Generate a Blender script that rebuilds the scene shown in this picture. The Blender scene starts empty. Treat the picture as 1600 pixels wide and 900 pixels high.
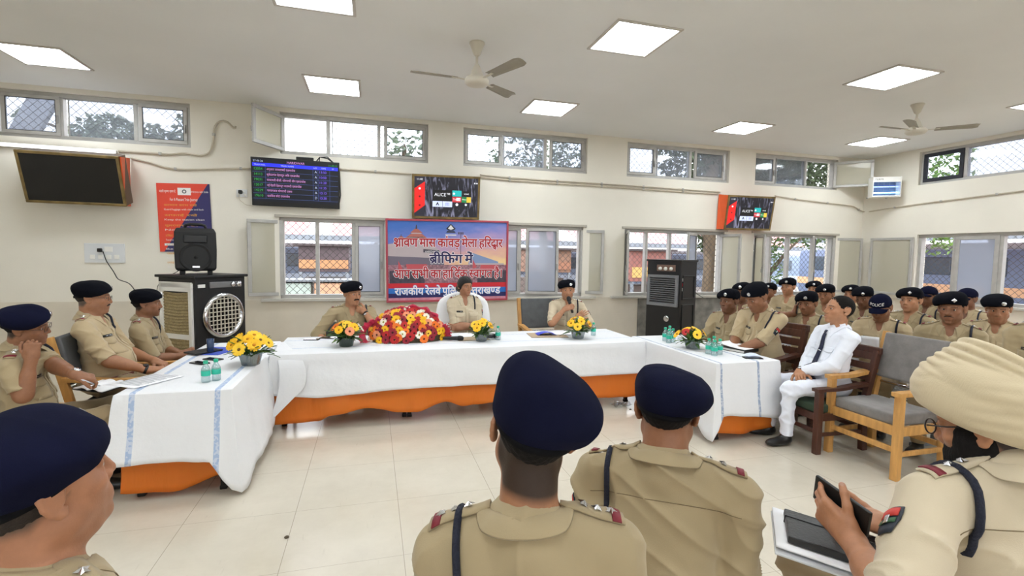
import bpy, bmesh, math, random
import numpy as np
from mathutils import Vector, Matrix, Euler
from mathutils.bvhtree import BVHTree

# ---------------------------------------------------------------- camera
SC = bpy.context.scene
COL = SC.collection
PI = math.pi
CAM_H = 1.6
F_PX = 772.0
YAW, PITCH, ROLL = [math.radians(a) for a in (15.87, 3.84, 0.935)]
_fw = np.array([math.sin(YAW)*math.cos(PITCH), math.cos(YAW)*math.cos(PITCH), -math.sin(PITCH)])
_rt = np.array([math.cos(YAW), -math.sin(YAW), 0.0])
_up = np.cross(_rt, _fw)
_r2 = math.cos(ROLL)*_rt + math.sin(ROLL)*_up
_u2 = -math.sin(ROLL)*_rt + math.cos(ROLL)*_up
cam_d = bpy.data.cameras.new('camera')
cam_d.sensor_width = 36.0
cam_d.lens = F_PX/1600*36.0
cam_d.clip_start = 0.05
cam = bpy.data.objects.new('camera', cam_d)
COL.objects.link(cam)
cam.matrix_world = Matrix(((_r2[0], _u2[0], -_fw[0], 0), (_r2[1], _u2[1], -_fw[1], 0), (_r2[2], _u2[2], -_fw[2], CAM_H), (0, 0, 0, 1)))
SC.camera = cam

# ---------------------------------------------------------------- light
EXPOSURE = 0.92
PANEL_STRENGTH = 13.0
SKY_STRENGTH = 3.0
SC.view_settings.view_transform = 'Standard'
SC.view_settings.look = 'None'
SC.view_settings.exposure = EXPOSURE
SC.view_settings.gamma = 1.0
SC.view_settings.use_curve_mapping = False
SC.cycles.use_denoising = True
SC.cycles.max_bounces = 8
SC.cycles.diffuse_bounces = 5
SC.cycles.transparent_max_bounces = 16
SC.cycles.sample_clamp_indirect = 6.0
SC.cycles.caustics_reflective = False
SC.cycles.caustics_refractive = False
w = bpy.data.worlds.new('sky'); SC.world = w; w.use_nodes = True
nt = w.node_tree
bg = nt.nodes['Background']
tc = nt.nodes.new('ShaderNodeTexCoord'); sp = nt.nodes.new('ShaderNodeSeparateXYZ'); rp = nt.nodes.new('ShaderNodeValToRGB')
nt.links.new(tc.outputs['Generated'], sp.inputs[0]); nt.links.new(sp.outputs['Z'], rp.inputs[0])
rp.color_ramp.elements[0].color = (.80, .84, .90, 1); rp.color_ramp.elements[1].color = (.95, .97, 1, 1)
nt.links.new(rp.outputs[0], bg.inputs[0]); bg.inputs[1].default_value = SKY_STRENGTH

# ---------------------------------------------------------------- helpers
def px_ray(x, y):
    return _r2*((x-800)/F_PX) - _u2*((y-450)/F_PX) + _fw
def at_y(x, y, Y):
    d = px_ray(x, y); t = Y/d[1]; return Vector((d[0]*t, Y, d[2]*t+CAM_H))
def at_x(x, y, X):
    d = px_ray(x, y); t = X/d[0]; return Vector((X, d[1]*t, d[2]*t+CAM_H))
def at_z(x, y, Z):
    d = px_ray(x, y); t = (Z-CAM_H)/d[2]; return Vector((d[0]*t, d[1]*t, Z))
def at_d(x, y, D):
    d = px_ray(x, y); return Vector((d[0]*D, d[1]*D, d[2]*D+CAM_H))

def lin(c):
    if isinstance(c, str):
        c = [int(c[i:i+2], 16) for i in (0, 2, 4)]
    return tuple(((v/255)/12.92 if v/255 <= .04045 else ((v/255+.055)/1.055)**2.4) for v in c[:3]) + (1,)

_M = {}
def mat(name, col, rough=.6, metal=0., bump=0., bscale=200., var=0., vscale=4., spec=.5, trans=0., alpha=1., emit=0., coat=0., sheen=0., stretch=(1, 1, 1), sss=0.):
    """a principled material with optional colour mottling and bump, all procedural"""
    if name in _M: return _M[name]
    m = bpy.data.materials.new(name); m.use_nodes = True
    n = m.node_tree.nodes; l = m.node_tree.links; b = n['Principled BSDF']
    c = lin(col)
    b.inputs['Base Color'].default_value = c
    b.inputs['Roughness'].default_value = rough
    b.inputs['Metallic'].default_value = metal
    b.inputs['Specular IOR Level'].default_value = spec
    b.inputs['Transmission Weight'].default_value = trans
    b.inputs['Alpha'].default_value = alpha
    b.inputs['Coat Weight'].default_value = coat
    b.inputs['Sheen Weight'].default_value = sheen
    if emit:
        b.inputs['Emission Color'].default_value = c; b.inputs['Emission Strength'].default_value = emit
    if var or bump:
        t = n.new('ShaderNodeTexCoord'); mp = n.new('ShaderNodeMapping'); mp.inputs['Scale'].default_value = stretch
        l.new(t.outputs['Object'], mp.inputs[0])
    if var:
        x = n.new('ShaderNodeTexNoise'); x.inputs['Scale'].default_value = vscale; x.inputs['Detail'].default_value = 5
        l.new(mp.outputs[0], x.inputs['Vector'])
        mr = n.new('ShaderNodeMapRange'); mr.inputs['From Min'].default_value = .3; mr.inputs['From Max'].default_value = .7
        mr.inputs['To Min'].default_value = 1-var; mr.inputs['To Max'].default_value = 1+var
        l.new(x.outputs['Fac'], mr.inputs['Value'])
        vm = n.new('ShaderNodeVectorMath'); vm.operation = 'SCALE'; vm.inputs[0].default_value = c[:3]
        l.new(mr.outputs[0], vm.inputs['Scale']); l.new(vm.outputs[0], b.inputs['Base Color'])
    if bump:
        x2 = n.new('ShaderNodeTexNoise'); x2.inputs['Scale'].default_value = bscale; x2.inputs['Detail'].default_value = 3
        l.new(mp.outputs[0], x2.inputs['Vector'])
        bp = n.new('ShaderNodeBump'); bp.inputs['Strength'].default_value = bump; bp.inputs['Distance'].default_value = .01
        l.new(x2.outputs['Fac'], bp.inputs['Height']); l.new(bp.outputs[0], b.inputs['Normal'])
    _M[name] = m
    return m

def glass_mat(name, tint=(235, 242, 245), gloss=.08, rough=.02, haze=0., hazecol=(200, 205, 210)):
    """thin window glass: see-through with a faint reflection and optional dirt film"""
    if name in _M: return _M[name]
    m = bpy.data.materials.new(name); m.use_nodes = True
    n = m.node_tree.nodes; l = m.node_tree.links; n.remove(n['Principled BSDF'])
    t = n.new('ShaderNodeBsdfTransparent'); t.inputs[0].default_value = lin(tint)
    g = n.new('ShaderNodeBsdfGlossy'); g.inputs['Roughness'].default_value = rough
    mx = n.new('ShaderNodeMixShader'); mx.inputs[0].default_value = gloss
    l.new(t.outputs[0], mx.inputs[1]); l.new(g.outputs[0], mx.inputs[2])
    out = n['Material Output']
    if haze:
        tl = n.new('ShaderNodeBsdfTranslucent'); tl.inputs[0].default_value = lin(hazecol)
        df = n.new('ShaderNodeBsdfDiffuse'); df.inputs[0].default_value = lin(hazecol)
        m3 = n.new('ShaderNodeMixShader'); l.new(tl.outputs[0], m3.inputs[1]); l.new(df.outputs[0], m3.inputs[2])
        m2 = n.new('ShaderNodeMixShader'); m2.inputs[0].default_value = haze
        l.new(mx.outputs[0], m2.inputs[1]); l.new(m3.outputs[0], m2.inputs[2]); l.new(m2.outputs[0], out.inputs[0])
    else:
        l.new(mx.outputs[0], out.inputs[0])
    _M[name] = m
    return m

class MB:
    """collects shapes; build() links them as ONE mesh object"""
    def __init__(s): s.bm = bmesh.new(); s.mats = []
    def mi(s, m):
        if m is None: return 0
        if m not in s.mats: s.mats.append(m)
        return s.mats.index(m)
    def quad(s, pts, m=None):
        f = s.bm.faces.new([s.bm.verts.new(p) for p in pts]); f.material_index = s.mi(m); return f
    def box(s, c, size, m=None, rot=None, bevel=0., seg=2):
        r = bmesh.ops.create_cube(s.bm, size=1.0)
        vs = r['verts']
        bmesh.ops.scale(s.bm, vec=size, verts=vs)
        if bevel:
            es = list({e for v in vs for e in v.link_edges})
            rb = bmesh.ops.bevel(s.bm, geom=es, offset=bevel, segments=seg, affect='EDGES', profile=.6)
            vs = list({v for f in rb['faces'] for v in f.verts} | {v for v in vs if v.is_valid})
        if rot is not None:
            bmesh.ops.rotate(s.bm, cent=(0, 0, 0), matrix=rot if isinstance(rot, Matrix) else Euler(rot).to_matrix(), verts=vs)
        bmesh.ops.translate(s.bm, vec=c, verts=vs)
        k = s.mi(m)
        for f in {f for v in vs for f in v.link_faces}: f.material_index = k
        return vs
    def bar(s, a, b, w, h, m=None, up=(0, 0, 1), bevel=0.):
        """box of section w x h from a to b"""
        a = Vector(a); b = Vector(b); d = (b-a); L = d.length; y = d.normalized()
        u = Vector(up)
        if abs(u.dot(y)) > .98: u = Vector((1, 0, 0))
        x = y.cross(u).normalized(); z = x.cross(y)
        R = Matrix((x, y, z)).transposed()
        return s.box((a+b)/2, (w, L, h), m, R, bevel)
    def tube(s, pts, r, m=None, n=8, closed=False, cap=True):
        pts = [Vector(p) for p in pts]; N = len(pts); k = s.mi(m)
        rs = r if isinstance(r, (list, tuple)) else [r]*N
        rings = []; prev = None
        for i, p in enumerate(pts):
            a = pts[(i-1) % N] if (closed or i > 0) else p
            b = pts[(i+1) % N] if (closed or i < N-1) else p
            t = (b-a).normalized()
            if prev is None:
                u = Vector((0, 0, 1)) if abs(t.z) < .9 else Vector((1, 0, 0))
                x = t.cross(u).normalized()
            else:
                x = (prev - t*prev.dot(t))
                x = x.normalized() if x.length > 1e-6 else t.orthogonal().normalized()
            prev = x; y = t.cross(x)
            rings.append([s.bm.verts.new(p + (x*math.cos(2*PI*j/n) + y*math.sin(2*PI*j/n))*rs[i]) for j in range(n)])
        for i in range(N if closed else N-1):
            A = rings[i]; B = rings[(i+1) % N]
            for j in range(n):
                f = s.bm.faces.new((A[j], A[(j+1) % n], B[(j+1) % n], B[j])); f.material_index = k; f.smooth = True
        if cap and not closed:
            for R_ in (rings[0][::-1], rings[-1]):
                f = s.bm.faces.new(R_); f.material_index = k
    def lathe(s, prof, m=None, n=24, c=(0, 0, 0), M=None, smooth=True, ang=2*PI):
        """revolve (r, z) profile about z"""
        k = s.mi(m); rings = []
        c = Vector(c)
        for r, z in prof:
            row = []
            for j in range(n):
                p = Vector((r*math.cos(ang*j/n), r*math.sin(ang*j/n), z))
                if M is not None: p = M @ p
                row.append(s.bm.verts.new(p + c))
            rings.append(row)
        for A, B in zip(rings[:-1], rings[1:]):
            for j in range(n):
                f = s.bm.faces.new((A[j], A[(j+1) % n], B[(j+1) % n], B[j])); f.material_index = k; f.smooth = smooth
        for R_, fl in ((rings[0], True), (rings[-1], False)):
            if (prof[0] if fl else prof[-1])[0] > 1e-6:
                f = s.bm.faces.new(R_[::-1] if fl else R_); f.material_index = k
    def poly(s, pts, depth, m=None, M=None):
        """extrude a closed 2-D outline (x, y) by depth along z, placed by matrix M"""
        k = s.mi(m); M = M or Matrix.Identity(4)
        A = [s.bm.verts.new(M @ Vector((x, y, 0))) for x, y in pts]
        B = [s.bm.verts.new(M @ Vector((x, y, depth))) for x, y in pts]
        fs = [s.bm.faces.new(A[::-1]), s.bm.faces.new(B)]
        n = len(pts)
        for i in range(n): fs.append(s.bm.faces.new((A[i], A[(i+1) % n], B[(i+1) % n], B[i])))
        for f in fs: f.material_index = k
    def grid(s, P, m=None, smooth=True, loop=False):
        """P[i][j] points -> quads"""
        k = s.mi(m); V = [[s.bm.verts.new(p) for p in r] for r in P]
        for i in range(len(V)-1):
            nj = len(V[i])
            for j in range(nj if loop else nj-1):
                f = s.bm.faces.new((V[i][j], V[i][(j+1) % nj], V[i+1][(j+1) % nj], V[i+1][j])); f.material_index = k; f.smooth = smooth
        return V
    def build(s, name, m=None, parent=None, smooth=None, loc=None, rotz=None, recalc=True, auto=None):
        if m is not None and not s.mats: s.mats = [m]
        if recalc: bmesh.ops.recalc_face_normals(s.bm, faces=s.bm.faces)
        me = bpy.data.meshes.new(name); s.bm.to_mesh(me); s.bm.free()
        for k in s.mats: me.materials.append(k)
        if smooth: me.polygons.foreach_set('use_smooth', [True]*len(me.polygons))
        if auto: me.set_sharp_from_angle(angle=math.radians(auto))
        o = bpy.data.objects.new(name, me); COL.objects.link(o)
        if parent is not None: o.parent = parent
        if loc is not None: o.location = loc
        if rotz is not None: o.rotation_euler = (0, 0, rotz)
        return o

def tag(o, label, cat, group=None, kind=None):
    if label: o['label'] = label
    if cat: o['category'] = cat
    if group: o['group'] = group
    if kind: o['kind'] = kind
    return o
def struct(o, label=None):
    o['kind'] = 'structure'
    if label: o['label'] = label; 
    return o
def thing(name, label, cat, loc=(0, 0, 0), rotz=0., group=None, rot=None):
    o = bpy.data.objects.new(name, None); COL.objects.link(o)
    o.empty_display_size = .1
    o.location = loc; o.rotation_euler = rot if rot is not None else (0, 0, rotz)
    return tag(o, label, cat, group)
def solidify(o, t, off=-1.):
    md = o.modifiers.new('thickness', 'SOLIDIFY'); md.thickness = t; md.offset = off
def subsurf(o, n=1):
    md = o.modifiers.new('smooth', 'SUBSURF'); md.levels = n; md.render_levels = n
def kids(o): return [c for c in bpy.data.objects if c.parent == o]
def copy_tree(o, parent=None, loc=None, rotz=None, label=None, children=None):
    c = o.copy(); COL.objects.link(c); c.parent = parent
    if parent is not None: c.matrix_parent_inverse = o.matrix_parent_inverse.copy()
    if loc is not None: c.location = loc
    if rotz is not None: c.rotation_euler = (0, 0, rotz)
    if label: c['label'] = label
    for ch in kids(o): copy_tree(ch, c)
    return c
def text_mesh(body, size, bold=0., cutx=None, extrude=0.):
    """glyph outlines as mesh data: list of (verts, faces) in the xy plane, with its width; cutx drops what lies right of cutx"""
    cu = bpy.data.curves.new('lettering', 'FONT'); cu.body = body; cu.size = size; cu.offset = bold; cu.resolution_u = 4; cu.extrude = extrude
    o = bpy.data.objects.new('lettering', cu); COL.objects.link(o)
    dg = bpy.context.evaluated_depsgraph_get(); dg.update()
    me = bpy.data.meshes.new_from_object(o.evaluated_get(dg))
    bpy.data.objects.remove(o); bpy.data.curves.remove(cu)
    bm = bmesh.new(); bm.from_mesh(me); bpy.data.meshes.remove(me)
    if cutx is not None:
        g = bm.verts[:]+bm.edges[:]+bm.faces[:]
        bmesh.ops.bisect_plane(bm, geom=g, plane_co=(cutx, 0, 0), plane_no=(1, 0, 0), clear_outer=True)
    return bm
def add_bm(mb, bm, m, M):
    """append bmesh bm into MB mb with matrix M and material m"""
    k = mb.mi(m); vm = {v: mb.bm.verts.new(M @ v.co) for v in bm.verts}
    for f in bm.faces:
        try: nf = mb.bm.faces.new([vm[v] for v in f.verts]); nf.material_index = k
        except ValueError: pass
    bm.free()

RND = random.Random(7)
def face(phi): return -math.radians(phi)
# ================================================================ ROOM
FAR, RIGHT, CEIL, LEFT, BACK = 7.92, 9.75, 3.67, -6.2, -3.2
SILL = 0.90
M_wall = mat('wall_paint', (229, 224, 212), .75, bump=.06, bscale=60, var=.035, vscale=1.3)
M_ceil = mat('ceiling_plaster', (230, 230, 229), .85, bump=.05, bscale=40, var=.03, vscale=.8)
M_alu = mat('dull_aluminium', (178, 176, 172), .5, .25, bump=.03, bscale=80, var=.08, vscale=9)
M_alud = mat('dark_gasket', (60, 60, 60), .7)
M_dado = mat('dado_tile', (212, 203, 187), .5, var=.05, vscale=3, bump=.03, bscale=30)
M_granite = mat('grey_granite', (120, 118, 112), .45, var=.35, vscale=7, bump=.05, bscale=40)
M_wire = mat('grille_wire', (82, 78, 76), .6, .3)
M_black = mat('black_plastic', (16, 16, 17), .45)
M_white = mat('white_plastic', (232, 230, 224), .4)
M_pane = glass_mat('clear_pane', (236, 240, 244), .05)
M_dusty = glass_mat('dusty_pane', (214, 218, 224), .10, .06, .16, (190, 195, 205))
M_obsc = glass_mat('patterned_pane', (196, 200, 208), .10, .12, .42, (206, 210, 220))
M_fold = glass_mat('folded_pane', (230, 230, 222), .06, .05, .75, (232, 229, 216))

def floor_mat():
    m = bpy.data.materials.new('vitrified_tiles'); m.use_nodes = True
    n = m.node_tree.nodes; l = m.node_tree.links; b = n['Principled BSDF']
    g = n.new('ShaderNodeNewGeometry'); sep = n.new('ShaderNodeSeparateXYZ'); l.new(g.outputs['Position'], sep.inputs[0])
    T = .612
    lines = []
    for ax, off in (('X', .157), ('Y', 3.19)):
        a = n.new('ShaderNodeMath'); a.operation = 'SUBTRACT'; a.inputs[1].default_value = off - 60*T
        l.new(sep.outputs[ax], a.inputs[0])
        d = n.new('ShaderNodeMath'); d.operation = 'MODULO'; d.inputs[1].default_value = T; l.new(a.outputs[0], d.inputs[0])
        c = n.new('ShaderNodeMath'); c.operation = 'LESS_THAN'; c.inputs[1].default_value = .0035 if ax == 'X' else .0022; l.new(d.outputs[0], c.inputs[0])
        lines.append(c)
    mx = n.new('ShaderNodeMath'); mx.operation = 'MAXIMUM'; l.new(lines[0].outputs[0], mx.inputs[0]); l.new(lines[1].outputs[0], mx.inputs[1])
    no = n.new('ShaderNodeTexNoise'); no.inputs['Scale'].default_value = 1.7; no.inputs['Detail'].default_value = 8; no.inputs['Roughness'].default_value = .7
    l.new(g.outputs['Position'], no.inputs['Vector'])
    sc = n.new('ShaderNodeTexNoise'); sc.inputs['Scale'].default_value = 9; sc.inputs['Detail'].default_value = 6
    mp = n.new('ShaderNodeMapping'); mp.inputs['Scale'].default_value = (4.5, .6, 1); mp.inputs['Rotation'].default_value = (0, 0, .35)
    l.new(g.outputs['Position'], mp.inputs[0]); l.new(mp.outputs[0], sc.inputs['Vector'])
    r1 = n.new('ShaderNodeValToRGB'); r1.color_ramp.elements[0].position = .3; r1.color_ramp.elements[1].position = .75
    r1.color_ramp.elements[0].color = lin((196, 187, 170)); r1.color_ramp.elements[1].color = lin((212, 204, 188))
    l.new(no.outputs['Fac'], r1.inputs[0])
    r2 = n.new('ShaderNodeValToRGB'); r2.color_ramp.elements[0].position = .66; r2.color_ramp.elements[1].position = .78
    r2.color_ramp.elements[0].color = (0, 0, 0, 1); r2.color_ramp.elements[1].color = (.22, .22, .22, 1)
    l.new(sc.outputs['Fac'], r2.inputs[0])
    m1 = n.new('ShaderNodeMix'); m1.data_type = 'RGBA'; l.new(r2.outputs[0], m1.inputs[0]); l.new(r1.outputs[0], m1.inputs[6]); m1.inputs[7].default_value = lin((150, 138, 118))
    m2 = n.new('ShaderNodeMix'); m2.data_type = 'RGBA'; l.new(mx.outputs[0], m2.inputs[0]); l.new(m1.outputs[2], m2.inputs[6]); m2.inputs[7].default_value = lin((160, 150, 134))
    l.new(m2.outputs[2], b.inputs['Base Color'])
    rr = n.new('ShaderNodeMapRange'); rr.inputs['To Min'].default_value = .10; rr.inputs['To Max'].default_value = .26; l.new(no.outputs['Fac'], rr.inputs[0])
    l.new(rr.outputs[0], b.inputs['Roughness'])
    b.inputs['Specular IOR Level'].default_value = .35
    return m
mb = MB(); mb.quad([(LEFT, BACK, 0), (RIGHT, BACK, 0), (RIGHT, FAR, 0), (LEFT, FAR, 0)]); struct(mb.build('floor', floor_mat()))
mb = MB(); mb.box(((LEFT+RIGHT)/2, (BACK+FAR)/2, CEIL+.1), (RIGHT-LEFT+.4, FAR-BACK+.4, .2)); struct(mb.build('ceiling', M_ceil))
mb = MB(); mb.box((LEFT-.1, (BACK+FAR)/2, CEIL/2), (.2, FAR-BACK, CEIL)); struct(mb.build('wall_left', M_wall))

def wall_holes(name, axis, pos, lo, hi, holes, thick=.24, m=None):
    """wall at axis=pos from lo to hi (horizontal), floor to ceiling, with rectangular openings (a0,a1,z0,z1)"""
    A = sorted({lo, hi} | {h[0] for h in holes} | {h[1] for h in holes}); Z = sorted({0., CEIL} | {h[2] for h in holes} | {h[3] for h in holes})
    def P(a, d, z): return (a, pos+d, z) if axis == 'y' else (pos+d, a, z)
    inh = lambda a, z: any(h[0] < a < h[1] and h[2] < z < h[3] for h in holes)
    mb = MB()
    for a0, a1 in zip(A[:-1], A[1:]):
        for z0, z1 in zip(Z[:-1], Z[1:]):
            if inh((a0+a1)/2, (z0+z1)/2): continue
            for d in (0, thick): mb.quad([P(a0, d, z0), P(a1, d, z0), P(a1, d, z1), P(a0, d, z1)])
    for a0, a1, z0, z1 in holes:
        c = [(a0, z0), (a1, z0), (a1, z1), (a0, z1)]
        for (p, q), (r, s) in zip(c, c[1:]+c[:1]): mb.quad([P(p, 0, q), P(r, 0, s), P(r, thick, s), P(p, thick, q)])
    bmesh.ops.remove_doubles(mb.bm, verts=mb.bm.verts, dist=1e-4)
    return struct(mb.build(name, m or M_wall))

BW = [(-4.6, -2.4, .9, 2.5), (-.9, 1.3, .9, 2.5), (2.6, 4.8, .9, 2.5), (6.2, 8.4, .9, 2.5)]  # openings added in the unseen back wall, to bring daylight onto the near backs
wall_holes('wall_back', 'y', BACK-.24, LEFT, RIGHT+.24, BW)
def FX(x, y=450): return at_y(x, y, FAR).x
def FZ(x, y): return at_y(x, y, FAR).z
# window openings on the far wall: (x0,x1,z0,z1)
def far_rect(xl, xr, yt, yb):
    """pixel left/right at the middle height, top and bottom read at the middle x"""
    xm = (xl+xr)/2; ym = (yt+yb)/2
    return [at_y(xl, ym, FAR).x, at_y(xr, ym, FAR).x, at_y(xm, yb, FAR).z, at_y(xm, yt, FAR).z]
U = [far_rect(-14, 297, 149, 218), far_rect(437, 669, 186, 246), far_rect(724, 918, 207, 266), far_rect(980, 1140, 226, 282), far_rect(1180, 1309, 245, 294)]
zt = sum(u[3] for u in U)/5; zb = sum(u[2] for u in U)/5
for u in U: u[2], u[3] = zb, zt
L = [far_rect(437, 601, 341, 462), far_rect(745, 910, 353, 463), far_rect(975, 1130, 358, 459), far_rect(1176, 1304, 368, 455)]
lt = sum(u[3] for u in L)/4
for u in L: u[2], u[3] = SILL, lt
print('upper', zb, zt, 'lower top', lt, [[round(v, 2) for v in u[:2]] for u in U+L])
wall_holes('wall_far', 'y', FAR, LEFT, RIGHT+.24, [tuple(u) for u in U+L])
RU = [at_x(1436, 265, RIGHT).y, 4.2]; RL = [at_x(1430, 410, RIGHT).y, 4.1]
def rz(x, y): return at_x(x, y, RIGHT).z
print('right', RU, RL, rz(1440, 243), rz(1440, 291), rz(1440, 367), rz(1440, 465))
RW = [(RU[1], RU[0], zb, zt), (RL[1], RL[0], SILL, lt)]
wall_holes('wall_right', 'x', RIGHT, BACK, FAR, RW)

# dado of beige tiles under the sills, a shade darker than the wall
mb = MB()
mb.box(((LEFT+RIGHT)/2, FAR-.006, SILL/2-.01), (RIGHT-LEFT, .012, SILL-.02))
z = .28
while z < SILL-.05:
    mb.box(((LEFT+RIGHT)/2, FAR-.0125, z), (RIGHT-LEFT, .002, .004), mat('grout', (168, 158, 142), .8)); z += .30
mb.mats.insert(0, M_dado)
for f in mb.bm.faces: f.material_index = 1 if f.calc_center_median().y < FAR-.0115 and abs(f.calc_center_median().z-SILL/2) > .02 and f.calc_area() < 1 else 0
o = mb.build('trim_1'); o.data.materials.clear(); o.data.materials.append(M_dado); struct(o)
mb = MB(); mb.box((RIGHT-.006, (BACK+FAR)/2, SILL/2-.01), (.012, FAR-BACK, SILL-.02)); struct(mb.build('trim_2', M_dado))
# grey granite facing behind the second cooler
mb = MB(); a = FX(995, 500); b = FX(1125, 480)
mb.box(((a+b)/2, FAR-.014, .45), (b-a, .028, .87), bevel=.003); struct(mb.build('trim_3', M_granite))

# -------------------------------------------------------------- windows
def grille(mb, x0, x1, z0, z1, y, ax='y', step=.105, r=.0035):
    """woven diamond wire inside a rectangle"""
    W = x1-x0; H = z1-z0; k = -H
    def P(a, zz, d=0.): return (a, y+d, zz) if ax == 'y' else (y+d, a, zz)
    while k < W:
        for s in (0, 1):
            a0 = max(k, 0); a1 = min(k+H, W)
            if a1-a0 < .01: continue
            za, zc = (a0-k, a1-k) if s == 0 else (H-(a0-k), H-(a1-k))
            n = max(2, int((a1-a0)/(step/2))); pts = []
            for i in range(n+1):
                t = i/n
                pts.append(P(x0+a0+(a1-a0)*t, z0+za+(zc-za)*t, (.004 if s else -.004)))
            mb.tube(pts[::n], r, n=4, cap=False)
        k += step
def frame_rect(mb, x0, x1, z0, z1, y, t, d, M=None, bevel=.004):
    """rectangular frame in the xz plane, section t wide and d deep, centred at depth y"""
    M = M or Matrix.Identity(4)
    def B(c, s):
        vs = mb.box(c, s, bevel=bevel, seg=1)
        for v in vs: v.co = M @ v.co
    B(((x0+x1)/2, y, z1-t/2), (x1-x0, d, t)); B(((x0+x1)/2, y, z0+t/2), (x1-x0, d, t))
    B((x0+t/2, y, (z0+z1)/2), (t, d, z1-z0-2*t)); B((x1-t/2, y, (z0+z1)/2), (t, d, z1-z0-2*t))
def sash(win, W, H, hinge, ang, z0, side, pane=M_pane, wall='y', t=.05, mframe=None, handle=True):
    """casement W x H hinged at point hinge; side=+1 leaf runs to +x when shut, -1 to -x; ang swings it into the room"""
    base = Matrix.Translation(hinge) @ Matrix.Rotation(ang, 4, 'Z')
    mb = MB(); x0, x1 = (0, W) if side > 0 else (-W, 0)
    frame_rect(mb, x0, x1, 0, H, 0, t, .035)
    o = mb.build('sash', mframe or M_alu, win); o.matrix_local = base
    mb = MB(); mb.box(((x0+x1)/2, 0, H/2), (W-2*t+.01, .005, H-2*t+.01)); p = mb.build('pane', pane, o)
    mb = MB(); frame_rect(mb, x0+t-.004, x1-t+.004, t-.004, H-t+.004, -.014, .008, .008, bevel=0); mb.build('gasket', M_alud, o)
    if handle:
        mb = MB(); hx = W-t/2 if side > 0 else -(W-t/2)
        mb.box((hx, -.028, H*.42), (.018, .02, .10), bevel=.005); mb.box((hx, -.04, H*.42-.03), (.014, .012, .07), bevel=.004)
        mb.build('handle', mat('worn_chrome', (150, 148, 145), .4, .7), o)
    return o
winN = [0]
def new_window(label):
    winN[0] += 1
    o = thing('window_%d' % winN[0], label, None); o['kind'] = 'structure'; return o
YW = FAR+.10      # depth of the frame inside the wall
def far_window(rect, parts, label, gr=True, t=.055):
    """parts: list of (x0, x1, type, ...) in metres along the wall"""
    x0, x1, z0, z1 = rect
    w_ = new_window(label)
    mb = MB(); frame_rect(mb, x0, x1, z0, z1, YW, t, .10); mb.build('frame', M_alu, w_)
    g = MB(); grille(g, x0+t*.6, x1-t*.6, z0+t*.6, z1-t*.6, YW+.075); g.build('grille', M_wire, w_)
    for i, p in enumerate(parts):
        a, b, kind = p[:3]
        if i < len(parts)-1:
            m_ = MB(); m_.box((p[1]+.012, YW, (z0+z1)/2), (.052, .09, z1-z0-2*t), bevel=.004, seg=1); m_.build('mullion', M_alu, w_)
        H = z1-z0-1.6*t; zz = z0+.8*t
        if kind == 'fixed':
            m_ = MB(); m_.box(((a+b)/2, YW-.01, (z0+z1)/2), (b-a+.02, .005, z1-z0-2*t+.02)); m_.build('pane', p[3], w_)
            m_ = MB(); frame_rect(m_, a-.004, b+.004, z0+t-.006, z1-t+.006, YW-.02, .014, .02, bevel=.002); m_.build('glazing_bead', M_alu, w_)
        elif kind == 'shut':
            sash(w_, b-a+.02, H, Vector((a-.01, YW-.045, zz)), 0., zz, 1, p[3])
        elif kind == 'left':      # hinged at a, swung in by angle
            sash(w_, p[4] if len(p) > 4 else b-a+.02, H, Vector((a-.01, YW-.06, zz)), -math.radians(p[3]), zz, 1, p[5] if len(p) > 5 else M_fold)
        elif kind == 'right':
            sash(w_, p[4] if len(p) > 4 else b-a+.02, H, Vector((b+.01, YW-.06, zz)), math.radians(p[3]), zz, -1, p[5] if len(p) > 5 else M_fold)
    return w_
for i, (a_, b_, c_, d_) in enumerate(BW):
    w_ = new_window('unseen window added behind the photographer for daylight on the near backs'); q = MB(); frame_rect(q, a_, b_, c_, d_, BACK-.12, .06, .1); q.build('frame', M_alu, w_)
    for f in (1/3, 2/3):
        q = MB(); q.box((a_+(b_-a_)*f, BACK-.12, (c_+d_)/2), (.05, .09, d_-c_-.12)); q.build('mullion', M_alu, w_)
def up(*px): return [FX(x, 235) for x in px]
# upper row
a = up(2, 92, 104, 209, 217, 291)
far_window(U[0], [(a[0], a[1], 'shut', M_dusty), (a[2], a[3], 'fixed', M_dusty), (a[4], a[5], 'shut', M_dusty)], 'three-light high window at the left end of the far wall')
a = up(443, 511, 519, 591, 601, 664)
far_window(U[1], [(a[0], a[1], 'left', 118), (a[2], a[3], 'fixed', M_pane), (a[4], a[5], 'shut', M_pane)], 'high window with one sash swung open above the departure board')
a = up(728, 784, 789, 853, 861, 913)
far_window(U[2], [(a[0], a[1], 'shut', M_pane), (a[2], a[3], 'fixed', M_dusty), (a[4], a[5], 'shut', M_dusty)], 'high window with three shut lights right of the banner')
a = up(983, 1026, 1031, 1082, 1089, 1134)
far_window(U[3], [(a[0], a[1], 'shut', M_dusty), (a[2], a[3], 'fixed', M_dusty), (a[4], a[5], 'shut', M_dusty)], 'high window with dark leaves behind its three shut lights')
a = up(1182, 1214, 1219, 1264, 1269, 1307)
_r = FX(1366, 260)/FAR; _c, _s = -math.cos(math.radians(132)), math.sin(math.radians(132)); _Ls = (_r*(YW-.06)-a[5]-.01)/(_c+_r*_s)
far_window(U[4], [(a[0], a[1], 'shut', M_dusty), (a[2], a[3], 'fixed', M_dusty), (a[4], a[5], 'right', 132, _Ls)], 'high window with one sash swung open beside the insect killer')
def lo(*px): return [FX(x, 410) for x in px]
a = lo(443, 494, 500, 551, 556, 598)
far_window(L[0], [(a[0], a[1], 'left', 160), (a[2], a[3], 'open'), (a[4], a[5], 'shut', M_obsc)], 'low window with a folded-back sash behind the moustached officer')
a = lo(752, 812, 823, 869, 874, 907)
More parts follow.
